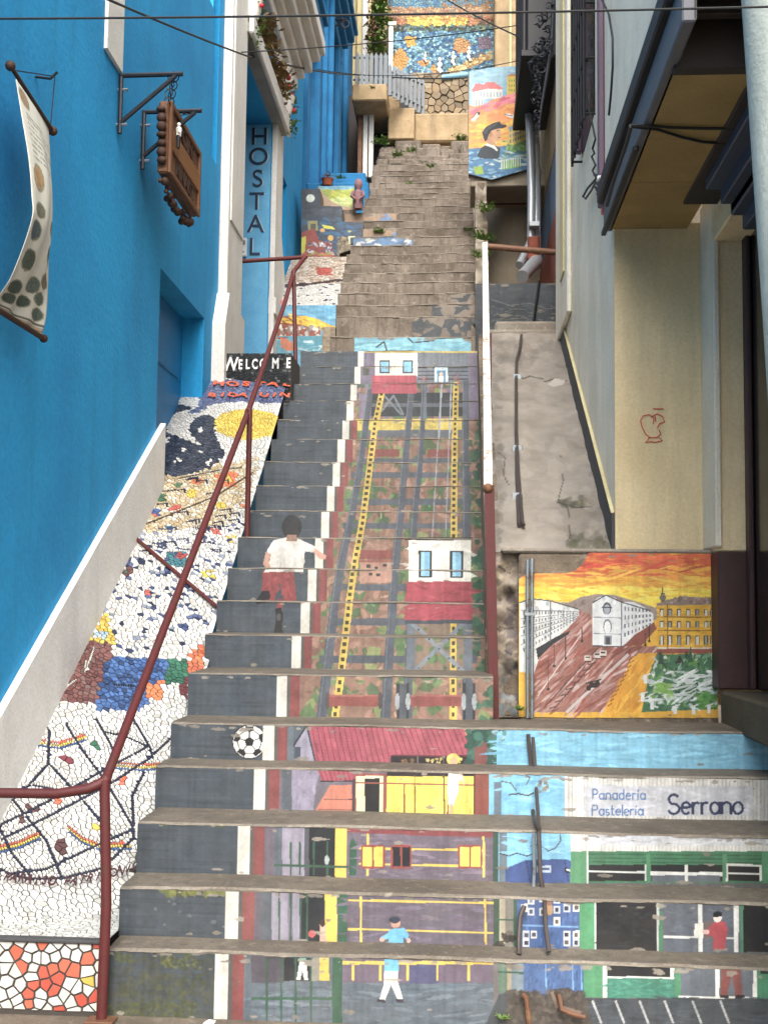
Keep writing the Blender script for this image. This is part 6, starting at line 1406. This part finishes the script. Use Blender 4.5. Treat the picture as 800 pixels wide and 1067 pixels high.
for (px_, py_), mt, s in (((629, 218.5), 'red_plastic', .03), ((628, 207), 'green_plastic', .018), ((626, 202), 'blue_plastic', .016), ((624, 186), 'white_plastic', .018)):
    p = PX(px_, py_, x_-.01); b = MB(); b.bbox(p.x-.012, p.x+.012, p.y-s*1.1, p.y+s*1.1, p.z-s*.6, p.z+s*.6, .004); b.tube([(p.x, p.y-s*1.6, p.z), (p.x, p.y-s, p.z)], s*.3, 6); b.build('connector', mt, jw)
sw = MB(); zs_ = ZS-.022
sw.tube([PZ(657, 131, zs_), PZ(672, 131, zs_), PZ(700, 133, zs_), PZ(738, 134, zs_), PZ(772, 134, zs_)], .006, 6); sw.tube([PZ(657, 132, zs_), PZ(685, 135, zs_), PZ(710, 143, zs_), PZ(732, 148, zs_), PZ(764, 150, zs_)], .006, 6); sw.tube([PZ(657, 131, zs_), PZ(652, 150, zs_), PZ(640, 185, zs_), PZ(632, 214, zs_)], .009, 6)
tag(sw.build('soffit_cable', 'wire', None, True), 'black cables clipped across the tan soffit boards over the niche', 'cable')

# ------------------------------------------------------------------ right stair rail: red post, white rail, brown crossbar
rr = thing('white_stair_rail', 'white square rail on a dark red post at the right edge of the painted stairs', 'handrail', (.17, 5.86, ZL))
pb0 = P(514.5, 747, 5.86); pt0 = P(509.5, 506, 5.86); top = P(505, 259, 9.46)
b = MB(); b.prism([(pb0.x-.024, 5.84, ZL-.01), (pb0.x+.024, 5.84, ZL-.01), (pt0.x+.024, 5.84, pt0.z), (pt0.x-.024, 5.84, pt0.z)], (0, .048, 0)); b.build('post', 'red_pipe', rr)
w_ = .021; A = Vector((pt0.x-.006, 5.83, pt0.z+.0)); B_2 = Vector((top.x, 9.46, top.z)); hh = Vector((0, 0, .052))
b = MB(); b.prism([A+Vector((-w_, 0, 0)), A+Vector((w_, 0, 0)), A+Vector((w_, 0, 0))+hh, A+Vector((-w_, 0, 0))+hh], B_2-A); b.build('rail', 'white_pipe', rr)
b = MB(); b.ball(A+Vector((0, .02, -.012)), .03, 10, 6); b.build('joint', 'brown_pipe', rr, True)
p2 = Vector((.166, 7.66, SZ[11])); q2 = A.lerp(B_2, (7.66-5.83)/(9.46-5.83))
b = MB(); b.prism([(q2.x-.005, 7.6, SZ[10]-.3), (q2.x+.035, 7.6, SZ[10]-.3), (q2.x+.035, 7.6, q2.z+.01), (q2.x-.005, 7.6, q2.z+.01)], (0, .04, 0)); b.build('post', 'red_pipe', rr)
b = MB(); b.tube([(top.x, 9.44, SZ[16]), (top.x, 9.44, top.z+.03)], .02, 8); b.build('post', 'red_pipe', rr)
b = MB(); e_ = P(583, 264.5, 9.46); b.tube([(top.x-.01, 9.46, top.z+.02), (e_.x, 9.46, e_.z+.01)], .026, 12); b.build('crossbar', 'brown_pipe', rr, True)

# ------------------------------------------------------------------ slate-blue painted wall at the head of the ramp
YT = 9.95
dw = thing('slate_mural_wall', 'low slate-blue wall faintly painted with a night town behind the concrete ramp', 'mural wall', (.5, YT, 3.6))
a, z = P(495, 350, YT), P(584, 295, YT)
cv = Canvas((a.x, YT, a.z-.25), (1, 0, 0), (0, 0, 1), .80-a.x, z.z-a.z+.25, .005, H('#2e363f'))
cv.strokes(495, 292, 585, 350, 160, ['#2a323b', '#343d46', '#272e37', '#39434c'], 16, 3, 0, .4)
for k in range(90):
    x, y = rnd.uniform(512, 582), rnd.uniform(318, 348); cv.line([(x, y), (x+rnd.uniform(2, 9), y+rnd.uniform(-1.5, 1.5))], .9, rnd.choice(['#6a665a', '#565a58', '#7a7460', '#4a5258']), .8)
for k in range(12): x = 514+k*5.6; y = 338+rnd.uniform(-4, 4); cv.line([(x, 349), (x, y), (x+3, y-1), (x+4, 349)], .8, '#5f6058', .8)
cv.line([(512, 312), (530, 318), (552, 316), (570, 322), (583, 320)], 1, '#5c625f'); cv.grime(.12); cv.chips(10, H('#77705f'), True, .03); cv.build('mural', 'mural_worn', dw)
b = MB(); b.bbox(a.x, .80, YT+.004, YT+.28, 3.2, z.z-.003, .012); b.build('wall', 'rubble', dw)
b = MB(); b.tube([P(561.5, 292, YT-.02), P(559, 310, YT-.02), P(554, 346, YT-.02)], .012, 6); tag(b.build('black_cable', 'wire', None, True), 'black cable hanging down over the slate-blue painted wall', 'cable')

# ------------------------------------------------------------------ terrace with vaulted recess and the poet mural on its parapet
YP_ = 12.3
tr = thing('mural_terrace', 'concrete terrace carried over a shadowed vault to the right of the bare stairs', 'terrace', (.45, YP_, 4.2))
pA, pB = P(488, 186, YP_), P(553, 70, YP_)
zsl = P(530, 186, YP_).z
b = MB(); b.bbox(pA.x+.02, .95, YP_+.06, 13.05, zsl-.06, zsl+.12, .01); b.bbox(.95, 1.3, YP_+.3, 13.6, 3.9, zsl+.9, .01); b.build('slab', 'beige_render', tr)
b = MB(); vs = []; n = 14
for k in range(n+1):
    t = k/n; vs.append((.22+.75*t, 13.05-.25*math.sin(math.pi*t)+.25, 3.9)); vs.append((.22+.75*t, 13.05-.25*math.sin(math.pi*t)+.25, zsl+.05))
b.add(vs, [(2*k, 2*k+2, 2*k+3, 2*k+1) for k in range(n)])
lo = P(505, 296, 10.4); 
b.add([(.1, 10.23, 3.95), (.95, 10.23, 3.95), (.95, 13.3, 4.35), (.1, 13.3, 4.35)], [(0, 1, 2, 3)])
b.build('recess_wall', 'beige_render', tr, True)
vz0, vz1 = P(520, 290, 10.6).z, P(520, 215, 13).z
for k, (yt_, yb_) in enumerate(((272, 296), (252, 275), (232, 256), (210, 236), (188, 214))):
    y = 10.25+.48*k; zt_, zl_ = P(500, yt_, y).z, P(500, yb_+6, y).z
    cv = Canvas((.115+.004*k, y, zl_), (1, 0, 0), (0, 0, 1), .115, zt_-zl_, .008, H('#8d7f69'))
    cv.A *= (.6+.8*smooth_noise(cv.nv, cv.nu, 4))[..., None]; cv.A *= (.75+.5*smooth_noise(cv.nv, cv.nu, 9))[..., None]
    cv.build('rubble_face', 'mural_worn', tr, rough=.03)
    b = MB(); b.bbox(.12+.004*k, .225, y+.012, 13.1, zl_-.4, zt_-.01, .012); b.build('side_wall', 'rubble', tr)
b = MB(); b.tube([P(504, 212.5, 12.9), P(548, 212, 12.9)], .012, 8); b.build('red_rod', 'red_pipe', tr, True)
pm2 = thing('portrait_mural_parapet', 'parapet panel painted with a man in a flat cap before an orange sky', 'mural wall', (.4, YP_, zsl))
x0_ = pA.x; x1_ = pB.x
cv = Canvas((x0_, YP_, zsl-.03), (1, 0, 0), (0, 0, 1), x1_-x0_, pB.z-zsl+.05, .005, H('#8fb4c4'))
def k5(pts): return [(400+x/5, y/5) for x, y in pts]
def pl5(pts, c_, a_=1): cv.poly(k5(pts), c_, a_)
cv.strokes(487, 68, 545, 100, 120, ['#8db6c8', '#7aa6bc', '#a0c2ce', '#98bcc8'], 12, 2.5, .1, .4)
pl5([(640, 395), (695, 382), (695, 500), (640, 505)], '#cfb63a'); pl5([(630, 398), (665, 384), (700, 390), (695, 398)], '#b8703c')
for x in (650, 662, 674, 686):
    for y in (415, 440, 465): pl5([(x, y), (x+6, y-1), (x+6, y+12), (x, y+12)], '#6a6a3a')
pl5([(458, 455), (615, 450), (615, 510), (520, 515), (515, 560), (455, 560)], '#d8d4cc'); pl5([(455, 470), (480, 436), (520, 440), (530, 428), (575, 428), (590, 440), (615, 455), (615, 465), (540, 462), (460, 480)], '#cf6a6a'); pl5([(470, 440), (500, 432), (510, 455), (470, 462)], '#c9686a')
for k in range(9): x = 466+k*17; pl5([(x, 480), (x+8, 479), (x+8, 505), (x, 506)], '#9aa8b0')
for k in range(4): x = 465+k*14; pl5([(x, 520), (x+6, 520), (x+6, 550), (x, 550)], '#8a98a0')
pl5([(440, 545), (470, 555), (520, 545), (560, 520), (640, 500), (700, 485), (722, 462), (732, 480), (732, 520), (760, 515), (760, 780), (430, 780), (430, 560)], '#dd8a4a')
cv.strokes(487, 97, 552, 118, 120, ['#d8687a', '#d8788a', '#e08a86', '#c95a70'], 14, 3, -.3, .2, .85, k5([(440, 555), (520, 545), (640, 500), (722, 464), (735, 520), (760, 530), (600, 560), (520, 590), (440, 640)]))
cv.strokes(487, 108, 550, 135, 130, ['#dc8a4c', '#e29a50', '#d87a4c', '#e4a45a'], 14, 3, -.2, .25, .85, k5([(440, 640), (520, 590), (640, 545), (750, 520), (750, 640), (560, 690), (440, 760)]))
cv.strokes(487, 125, 550, 158, 150, ['#e0a83c', '#e4b848', '#dc983c', '#e8c45a'], 12, 3, -.15, .25, .85, k5([(440, 690), (520, 640), (640, 610), (750, 600), (750, 780), (440, 775)]))
pl5([(655, 660), (745, 610), (745, 740), (640, 760)], '#d2b048'); pl5([(648, 665), (700, 632), (748, 615), (748, 625), (650, 680)], '#6a94a8')
for r_ in range(3):
    for k in range(7): x = 655+k*13; y = 672+r_*28-k*5; pl5([(x, y), (x+7, y-2), (x+7, y+16), (x, y+18)], '#5f8298' if r_ < 2 else '#4a6a7a')
pl5([(640, 770), (745, 725), (750, 830), (600, 840)], '#5f8a4a'); cv.strokes(522, 146, 550, 168, 60, ['#4f7a3c', '#7aa45a', '#3f6a34', '#8ab06a'], 5, 2, 0, 1.5)
pl5([(440, 775), (500, 770), (640, 760), (610, 840), (755, 815), (755, 890), (560, 930), (440, 930)], '#3f7398'); cv.strokes(487, 156, 552, 186, 130, ['#3a6c92', '#4f86aa', '#346084', '#7aa6c0', '#c9d0cc'], 9, 1.8, -.05, .4, .85)
pl5([(465, 870), (510, 865), (520, 905), (475, 910)], '#8aa83a'); pl5([(610, 835), (710, 820), (715, 870), (610, 885)], '#6a9a4a'); pl5([(605, 830), (715, 812), (745, 835), (740, 845), (712, 825), (606, 842)], '#8fa8ac')
for k in range(9): cv.line(k5([(612+k*12, 835-k*2), (612+k*12, 880-k*2)]), .8, '#d0d8d4')
# the man: neck, face in profile, cap, collar and jacket
pl5([(490, 800), (505, 770), (545, 745), (585, 760), (605, 775), (598, 825), (520, 828), (485, 815)], '#22303c'); pl5([(535, 745), (575, 758), (592, 780), (590, 790), (565, 770), (525, 756)], '#e0dcd4'); pl5([(538, 700), (575, 690), (582, 760), (550, 752), (530, 740)], '#b98a66'); pl5([(555, 672), (606, 660), (607, 690), (613, 702), (607, 706), (606, 722), (598, 735), (570, 740), (550, 720)], '#c4946c'); pl5([(548, 690), (562, 688), (565, 705), (552, 715)], '#a8784f')
pl5([(516, 715), (510, 690), (530, 662), (570, 640), (602, 632), (612, 648), (638, 650), (635, 662), (612, 670), (600, 668), (560, 680), (545, 702), (536, 730), (525, 738)], '#1d232b'); pl5([(520, 690), (540, 662), (575, 645), (600, 640), (575, 655), (545, 675), (528, 700)], '#35404a'); cv.line(k5([(585, 682), (600, 680)]), .8, '#3a2a20'); cv.line(k5([(590, 718), (606, 716)]), .8, '#7a4a3a')
for pts in ([(448, 625), (470, 610), (485, 585), (498, 580), (492, 605), (470, 632)], [(625, 595), (655, 590), (668, 605), (690, 572), (718, 575), (690, 590), (676, 615), (650, 612)]): pl5(pts, '#e2ded8'); cv.line(k5([pts[0], pts[2]]), .8, '#4a4a52')
pl5([(486, 582), (500, 582), (498, 600), (488, 600)], '#2a2c32')
cv.grime(.08)
ml = [cv.uv(p) for p in k5([(437, 375), (560, 352), (698, 342), (700, 470), (722, 460), (732, 480), (734, 512), (752, 515), (750, 880), (560, 935), (440, 905)])]
cv.build('mural', 'wall_mural', pm2, mask=ml)
O_ = cv.O; b = MB(); b.prism([(O_.x+u, YP_+.004, O_.z+v) for u, v in ml], (0, .12, 0)); b.build('panel', 'rubble', pm2)
# drainpipes
dp = thing('grey_drainpipe', 'grey drainpipe with angled outlet running down beside the red and grey wall', 'drainpipe', P(556, 300, 11.2))
b = MB(); b.tube([P(549, 95, 11.9), P(551.5, 130, 11.8), P(553.5, 200, 11.6), P(553, 250, 11.5), P(550, 258, 11.5), P(541, 276, 11.3)], [.04]*6, 14); b.build('pipe', 'galv_pipe', dp, True)
b = MB(); b.tube([P(556.5, 130, 11.9), P(558, 200, 11.7), P(558, 268, 11.5)], .05, 14); b.build('pipe', 'galv_pipe', dp, True)
b = MB(); b.tube([P(555.5, 248, 11.35), P(555.5, 270, 11.35)], .06, 14); b.build('red_sleeve', 'red_plaster', dp, True)
b = MB(); b.tube([P(558, 270, 11.4), P(557, 274, 11.3), P(552, 279, 11.2), P(544, 288, 11.0)], [.065, .068, .062, .06], 14); b.build('outlet', 'galv_pipe', dp, True)
b = MB(); b.bbox(*sorted((P(551, 233, 11.4).x, P(562, 233, 11.4).x)), 11.38, 11.5, P(551, 236, 11.4).z, P(551, 231, 11.4).z, .004); b.build('clamp', 'galv_pipe', dp)

# ------------------------------------------------------------------ old house with red and grey-blue wall, dark balcony with ornate iron bracket
oh = thing('red_grey_house', 'old house with red base, grey-blue wall and dark ornate balcony past the cream building', 'building', (2, 11, 4))
XO = PX(579.5, 200, .86).x; zrd = PX(570, 202, .86).z; ztp = PX(570, 133, .86).z
XO = .87
b = MB(); b.bbox(XO, 4, 9.5, 13.2, 3.5, P(570, 202, 10.6).z, .01); b.build('red_base', 'red_plaster', oh)
b = MB(); b.bbox(XO+.01, 4, 9.5, 13.2, P(570, 202, 10.6).z, P(570, 132, 10.6).z, .01); b.build('wall', 'grey_blue_plaster', oh)
b = MB(); b.bbox(XO, 4, 9.48, 13.25, P(570, 132, 10.6).z, 8.6, .01); b.build('upper_wall', 'tan_plaster', oh)
bz = P(553, 95, 11.4).z; xb0 = P(541, 60, 11.4).x
b = MB(); b.bbox(xb0+.02, XO, 10.6, 12.2, bz, 8.5, .02)
for k in range(6): b.bbox(xb0-.01, xb0+.02, 10.62+k*.27, 10.68+k*.27, bz-.02, 8.5, .006)
b.bbox(xb0-.03, XO, 10.56, 12.25, bz-.05, bz+.02, .01); b.build('balcony', 'black_iron', oh)
b = MB(); yb = 10.35; 
for (px_, py_, r_) in ((572, 6, 4), (568, 18, 5), (570, 30, 4), (562, 24, 4.5), (566, 40, 6), (573, 44, 4), (560, 48, 5), (566, 56, 6.5), (558, 64, 6), (565, 72, 6), (571, 58, 4), (556, 76, 5), (562, 84, 5.5), (558, 94, 4.5), (563, 100, 4), (557, 106, 3.6), (560, 114, 3.4), (558, 122, 3), (560, 130, 2.6), (558.5, 138, 2.2), (559, 145, 1.8)):
    c_ = P(px_, py_, yb+rnd.uniform(-.06, .06)); s_ = r_/1240*10.4*1.25; a0_ = rnd.uniform(0, 6.28); dr_ = rnd.choice([-1, 1]); w0_ = rnd.uniform(-.4, .4)
    b.tube([c_+Vector((math.cos(a0_+dr_*t*.55)*s_*(.15+t*.05), (t-8)*.004*w0_*9, math.sin(a0_+dr_*t*.55)*s_*(.15+t*.05))) for t in range(17)], [s_*(.2-.006*t) for t in range(17)], 6)
    for q in range(3): an = rnd.uniform(0, 6.28); d_ = Vector((math.cos(an), rnd.uniform(-.5, .5), math.sin(an)))*s_; b.tube([c_+d_*.3, c_+d_*.8, c_+d_*1.25], [s_*.12, s_*.22, s_*.04], 6)
b.tube([P(577, 0, yb), P(575, 40, yb), P(570, 75, yb), P(564, 110, yb), P(559.5, 148, yb)], [.02, .02, .016, .012, .008], 8); b.build('ornate_bracket', 'dark_iron', oh, True)
b = MB(); b.quad((XO, 9.27, 3.4), (XO+2, 9.27, 3.4), (XO+2, 9.27, 11), (XO, 9.27, 11)); 

# =================================================================== HEAD OF THE STAIRS
YH = 17.75
hs_ = thing('tan_retaining_wall', 'patched tan plastered wall blocks at the top of the bare stairs', 'wall', (-.4, YH, 8.4))
def blk(px0, py0, px1, py1, Y, dep, nm, mt, par, ch=.015):
    p_, q_ = P(px0, py1, Y), P(px1, py0, Y); b = MB(); b.bbox(p_.x, q_.x, Y, Y+dep, p_.z, q_.z, ch); return b.build(nm, mt, par)
blk(404, 112, 431.5, 145, YH-.25, .4, 'block', 'tan_plaster', hs_); blk(403, 100, 416, 115, YH-.1, .4, 'block', 'tan_plaster', hs_); blk(431, 117, 489, 148, YH, .4, 'block', 'tan_plaster', hs_, .03); blk(404, 135, 489, 160, YH+.1, .4, 'block', 'tan_plaster', hs_)
# rubble wall with mural above
YW = 18.2
def stones(x0, y0, x1, y1, Y, n, s, colf, nm, par, th=.05, gap=.015):
    p_, q_ = P(x0, y1, Y), P(x1, y0, Y); sd_ = []; cl_ = []
    for _ in range(n):
        x, z_ = rnd.uniform(p_.x, q_.x), rnd.uniform(p_.z, q_.z); ss = s*rnd.uniform(.75, 1.2)
        if all((x-u)**2+((z_-v)*1.3)**2 > ss*ss for u, v in sd_): sd_.append((x, z_)); cl_.append(colf(*proj((x, Y, z_))))
    b = MB(); tiles(b, sd_, cl_, (p_.x, p_.z, q_.x, q_.z), s*1.7, gap, lambda x, z_, h: (x, Y-h*th/.004, z_), .004); return b.build(nm, 'stone_face', par)
sw_ = thing('rough_stone_wall', 'wall of rough tan field stones at the top of the stairs', 'wall', (.2, YW, 9))
stones(428, 76, 490, 122, YW, 1500, .115, lambda px_, py_: hx(rnd.choice(['#8f7c60', '#7d6b52', '#998668', '#86704f', '#6b5c48']), .2), 'stones', sw_, .05, .008)
p_, q_ = P(405, 122, YW), P(492, 76, YW); b = MB(); b.bbox(p_.x, q_.x, YW, YW+.5, p_.z-.3, q_.z, .01); b.build('core', 'rubble', sw_)
YK = 18.75
mw = thing('painted_stone_wall', 'tall stone wall painted with a blue sea, orange boats and figures above the stairs', 'mural wall', (.2, YK, 9.6))
def seacol(x, y):
    if y < 8: c_ = ['#4f7f9a', '#3f6f92', '#6a8f9c', '#5a7a86'] if x < 460 else ['#9a7450', '#8a6a4a', '#4f7a92', '#6a7a7c']
    elif y < 18: c_ = ['#a87a54', '#b08a5c', '#9a6f50', '#8f7a66', '#b3936c']
    elif y < 27: c_ = ['#d0b42e', '#c9a02a', '#dcc44a', '#b0803a'] if 424 < x < 487 else ['#b07a4a', '#6a5a4a', '#a8603a']
    elif y < 33: c_ = ['#4a4a3c', '#5f7a7a', '#3f5a60', '#7a8a6a']
    else: c_ = ['#3f6f9a', '#5a8fae', '#2f5a82', '#7aaabc', '#35597a', '#8fb4be', '#4a7f8a', '#5f7f86']
    q = rnd.choice(c_)
    for cx_2, cy_2, rx, ry, cc in ((428, 43, 6, 6, '#c99a2e'), (417, 62, 8, 11, '#c08a34'), (481, 48, 9, 8, '#b08048'), (442, 66, 5.5, 4, '#c0802e'), (453, 72, 4, 4, '#c0802e'), (505, 45, 8, 7, '#7a6a7a'), (500, 58, 7, 4, '#5f6a7a'), (411, 30, 6, 5, '#3f403c')):
        if ((x-cx_2)/rx)**2+((y-cy_2)/ry)**2 < 1: q = cc
    if abs(y-(76-(x-468)*.42)) < 4.2 and 467 < x < 512: q = rnd.choice(['#b89a5c', '#a8844c', '#c4ac74'])
    return hx(q, .14)
stones(404, -30, 517, 81, YK, 30000, .042, seacol, 'painted_stones', mw, .015, .002)
p_, q_ = P(404, 100, YK), P(517, -60, YK); b = MB(); b.bbox(p_.x, q_.x, YK, YK+.5, p_.z-.5, q_.z, .01); b.build('core', 'rubble', mw)
for x, y, s in ((458, 70, 1.3), (472, 62, 1.1), (488.5, 57, 1.1), (443, 60, .8)):
    b = MB()
    for (dx_, dy_, r_) in ((0, -6, 1.6), (0, -2, 2.2), (-.5, 2, 2), (1, 5, 1.6)): c_ = P(x+dx_*s, y+dy_*s, YK-.03); k = r_*s*.0142; b.ball(c_, (k, .02, k*1.3), 10, 6)
    b.build('painted_figure', 'white_plaster', mw, True)
bm_ = MB(); bm_.tube([P(460, 81, YW-.05), P(492, 77.5, YW-.05)], .045, 12); tag(bm_.build('blue_beam', 'beam_blue', None, True), 'pale blue pipe lying along the top of the rough stone wall', 'pipe')
# balcony slab on the left with picket fence
YF = 16.9
tb = thing('tan_balcony', 'tan rendered balcony slab jutting over a dark passage left of the stair head', 'balcony', (-1, YF, 8.6))
blk(366.5, 87, 403, 105, YF, 1.4, 'slab', 'tan_plaster', tb, .02)
p_ = P(362, 190, YF+1.2); q_ = P(404, 100, YF+1.2); b = MB(); b.bbox(p_.x-.4, q_.x+.35, YF+1.2, YF+1.4, p_.z-.3, q_.z+.02, .01); b.build('passage_back', 'dark_wood_and_shade', tb)  # dark sheet: the shade inside the passage is put into its colour
for px_ in (374.5, 380, 386):
    p_, q_ = P(px_, 178, YF+.5), P(px_, 108, YF+.5); b = MB(); b.bbox(p_.x-.035, p_.x+.035, YF+.5, YF+.58, p_.z-.1, q_.z+.2, .008); b.build('post', 'white_wood' if px_ > 376 else 'brown_pipe', tb)
fn = thing('picket_fence', 'grey wooden picket fence on the balcony edge stepping down to the stairs', 'fence', (-1, YF, 8.9))
pk_ = [(372+k*4.9, 54+k*.1, 88, YF+.05) for k in range(7)]+[(406+k*4.3, 66+k*2.0, 99+k*2.6, YF+.1+k*.12) for k in range(9)]
proto = None
for px_, y0_, y1_, Y in pk_:
    p_, q_ = P(px_, y1_, Y), P(px_, y0_, Y); h_ = q_.z-p_.z; b = MB(); w2 = .026
    b.prism([(p_.x-w2, Y, p_.z), (p_.x+w2, Y, p_.z), (p_.x+w2, Y, q_.z-.05), (p_.x, Y, q_.z), (p_.x-w2, Y, q_.z-.05)], (0, .018, 0)); b.build('picket', 'fence_grey', fn)
for (xa, ya_, Ya), (xb, yb_, Yb) in (((368, 60, YF+.08), (404, 60.5, YF+.08)), ((368, 83, YF+.08), (404, 83.5, YF+.08)), ((405, 74, YF+.13), (441, 88, YF+1.1)), ((405, 94, YF+.13), (441, 112, YF+1.1))):
    b = MB(); b.tube([P(xa, ya_, Ya), P(xb, yb_, Yb)], .02, 4); b.build('rail', 'fence_grey', fn)
# background house behind fence, white posts, hanging growth, tan house on the right
lh = thing('cream_back_house', 'cream house with white door posts behind the picket fence', 'building', (-1.6, 19.5, 9))
p_, q_ = P(355, 110, 19.3), P(405, -60, 19.3); b = MB(); b.bbox(p_.x-2, q_.x, 19.3, 22, 6, q_.z, .02); b.build('wall', 'pale_yellow_plaster', lh)
blk(376.5, -30, 384, 90, 19.2, .08, 'door_post', 'white_wood', lh); blk(370, -40, 373, 90, 19.22, .06, 'door_post', 'tan_plaster', lh); blk(386, -40, 399, 80, 19.25, .04, 'shutter', 'brown_pipe', lh); blk(393, 60, 401, 80, 19.1, .1, 'step', 'white_wood', lh)
wp_ = thing('white_post', 'white square post with a cap standing behind the picket fence', 'post', P(406, 70, 18))
p_, q_ = P(404.5, 74, 18), P(409.5, 26, 18); b = MB(); b.bbox(p_.x, q_.x, 18, 18.07, p_.z, q_.z, .006); b.build('shaft', 'white_wood', wp_); b = MB(); b.bbox(p_.x-.01, q_.x+.05, 17.98, 18.09, q_.z-.01, q_.z+.05, .008); b.build('cap', 'white_wood', wp_)
th = thing('tan_back_house', 'tan plastered house corner at the top right of the stairs', 'building', (1, 18.3, 10))
p_, q_ = P(515, 90, 18.0), P(541, -70, 18.0); b = MB(); b.bbox(p_.x, q_.x+2.5, 18.0, 21, 7, q_.z, .02); b.build('wall', 'tan_plaster', th); blk(530, -60, 533, 80, 17.97, .05, 'pilaster', 'pale_yellow_plaster', th); blk(538, -60, 541, 80, 17.95, .05, 'pilaster', 'pale_plaster', th)
iv = thing('hanging_ivy', 'hanging green and dry creeper beside the painted stone wall', 'creeper', P(399, 40, 18.6))
b = MB()
for k in range(24): c_ = P(rnd.uniform(390, 403), rnd.uniform(-15, 54), 18.6); leafball(b, c_, .12, 22, .08, 1.4)
b.build('leaves', 'leaf', iv)
b = MB()
for k in range(26): c_ = P(rnd.uniform(384, 398), rnd.uniform(-10, 55), 18.75); leafball(b, c_, .12, 18, .08, 1.4)
b.build('dry_leaves', 'dry_leaf', iv)
hb = MB(); hb.quad((-30, 23, 0), (30, 23, 0), (30, 60, 30), (-30, 60, 30)); tag(hb.build('hillside', 'rubble'), kind='structure')

# ------------------------------------------------------------------ weeds
def weed(px_, py_, Y, n, s, lab):
    p_ = P(px_, py_, Y); t = thing('weed', lab, 'weed', p_, 'weeds growing from the stairs and walls')
    b = MB()
    for _ in range(n):
        a = rnd.uniform(0, 6.28); l = s*rnd.uniform(.3, 1.1); d = Vector((math.cos(a)*1.2, math.sin(a)*.7, rnd.uniform(.15, 1.2))).normalized()*l; t0 = p_+d*.15; b.tube([p_, p_+d*.6, p_+d+Vector((0, 0, -.12*l))], [.0022, .0018, .001], 4)
        for q in range(3):
            c0_ = p_+d*rnd.uniform(.45, 1.05); e_2 = Vector((rnd.gauss(0, 1), rnd.gauss(0, 1), rnd.gauss(0, .6))).normalized()*s*.26*rnd.uniform(.5, 1.2); u = e_2.cross(Vector((.3, .2, 1))).normalized()*e_2.length*.3
            b.add([c0_, c0_+e_2*.5+u, c0_+e_2, c0_+e_2*.5-u], [(0, 1, 2, 3)])
    b.build('leaves', 'leaf', t)
for a_ in ((395, 242, SY[29]-.02, 60, .09, 'bright green weed on the blue edged step of the bare stairs'), (506, 220, 11.6, 60, .12, 'weed on the rubble wall below the portrait mural'), (503, 250, 10.9, 70, .13, 'leafy weed on the rubble wall beside the white rail top'), (501, 268, 10.4, 40, .11, 'lowest weed on the rubble wall behind the white rail'), (448, 174, SY[38], 40, .10, 'weed on the top whole tread of the bare stairs'), (428, 158, 16.6, 44, .11, 'small weed among the broken steps, right of centre'), (414, 163, 16.5, 60, .12, 'wide weed among the broken steps, left of centre'), (480, 146, 17.3, 70, .14, 'grassy tuft at the right end of the broken steps'), (426, 192, SY[35], 26, .07, 'tiny weed in a joint halfway up the bare stairs'), (541, 740, 5.8, 40, .035, 'small weed at the foot of the steel conduits'), (487, 240, SY[29], 26, .07, 'weed at the right edge of the bare stairs'), (398, 150, 16.8, 80, .16, 'dark shrubby weed at the mouth of the passage'), (354, 186, 14.9, 40, .09, 'weed in a pot on the blue terrace step'), (523, 1062, 4.27, 24, .03, 'weed at the foot of the damaged bottom riser'), (504, 378, 9.42, 20, .05, 'tiny weed beside the white rail at the painted station'), (388, 92, 16.9, 24, .07, 'weed on the tan balcony slab')): weed(*a_)
tp = thing('terracotta_pot', 'terracotta pot on the blue terrace step', 'flower pot', P(341, 196, 14.35)); q = P(341, 193.5, 14.35)
b = MB(); b.tube([(q.x, q.y, q.z-.0), (q.x, q.y, q.z+.08), (q.x, q.y, q.z+.085)], [.055, .075, .08], 14); b.build('pot', 'terracotta', tp, True); b = MB(); leafball(b, (q.x, q.y, q.z+.12), .07, 30, .04); b.build('foliage', 'dry_leaf', tp)
lt = MB(); p_ = PZ(218, 1063.5, .012); lt.add([(p_.x-.02, p_.y-.012, .004), (p_.x+.018, p_.y-.01, .003), (p_.x+.022, p_.y+.01, .01), (p_.x-.016, p_.y+.012, .006), (p_.x, p_.y, .016)], [(0, 1, 4), (1, 2, 4), (2, 3, 4), (3, 0, 4)]); tag(lt.build('paper_scrap', 'white_plastic'), 'small crumpled white paper scrap on the pavement by the mossy bottom step', 'litter')
# ------------------------------------------------------------------ overhead wires
def wire(p0, p1, sag, r_, lab, mids=14):
    b = MB(); A_2, B_3 = Vector(p0), Vector(p1); b.tube([A_2.lerp(B_3, k/mids)-Vector((0, 0, sag*4*(k/mids)*(1-k/mids))) for k in range(mids+1)], r_, 6)
    tag(b.build('overhead_cable', 'wire', None, True), lab, 'cable', 'cables strung across the alley')
wire(P(-260, 20, 3.4), P(860, 5.5, 3.4), .012, .0034, 'level black cable strung right across the top of the alley')
wire(PX(105, -4, -1.84), P(262, 60, 9.1), .01, .007, 'sloping cable crossing the blue wall above the carved sign')
wire(P(243, 53, 9.2), P(375, 78, 17), .05, .011, 'cable running from the flower trough along the blue house fronts')
wire(P(240, 55, 9.2), P(548, 25, 12), .04, .005, 'thin cable from the hostel cornice to the dark balcony')
wire(P(375, 78, 17), P(520, 79, 17.5), .05, .010, 'low cable passing the picket fence to the portrait mural')
wire(P(450, -10, 15), P(568, 50, 10.6), .04, .008, 'cable slanting down to the ornate iron bracket from top centre')
wire(P(330, 72, 14), P(545, 62, 11), .12, .004, 'thin sagging cable below the ornate bracket')
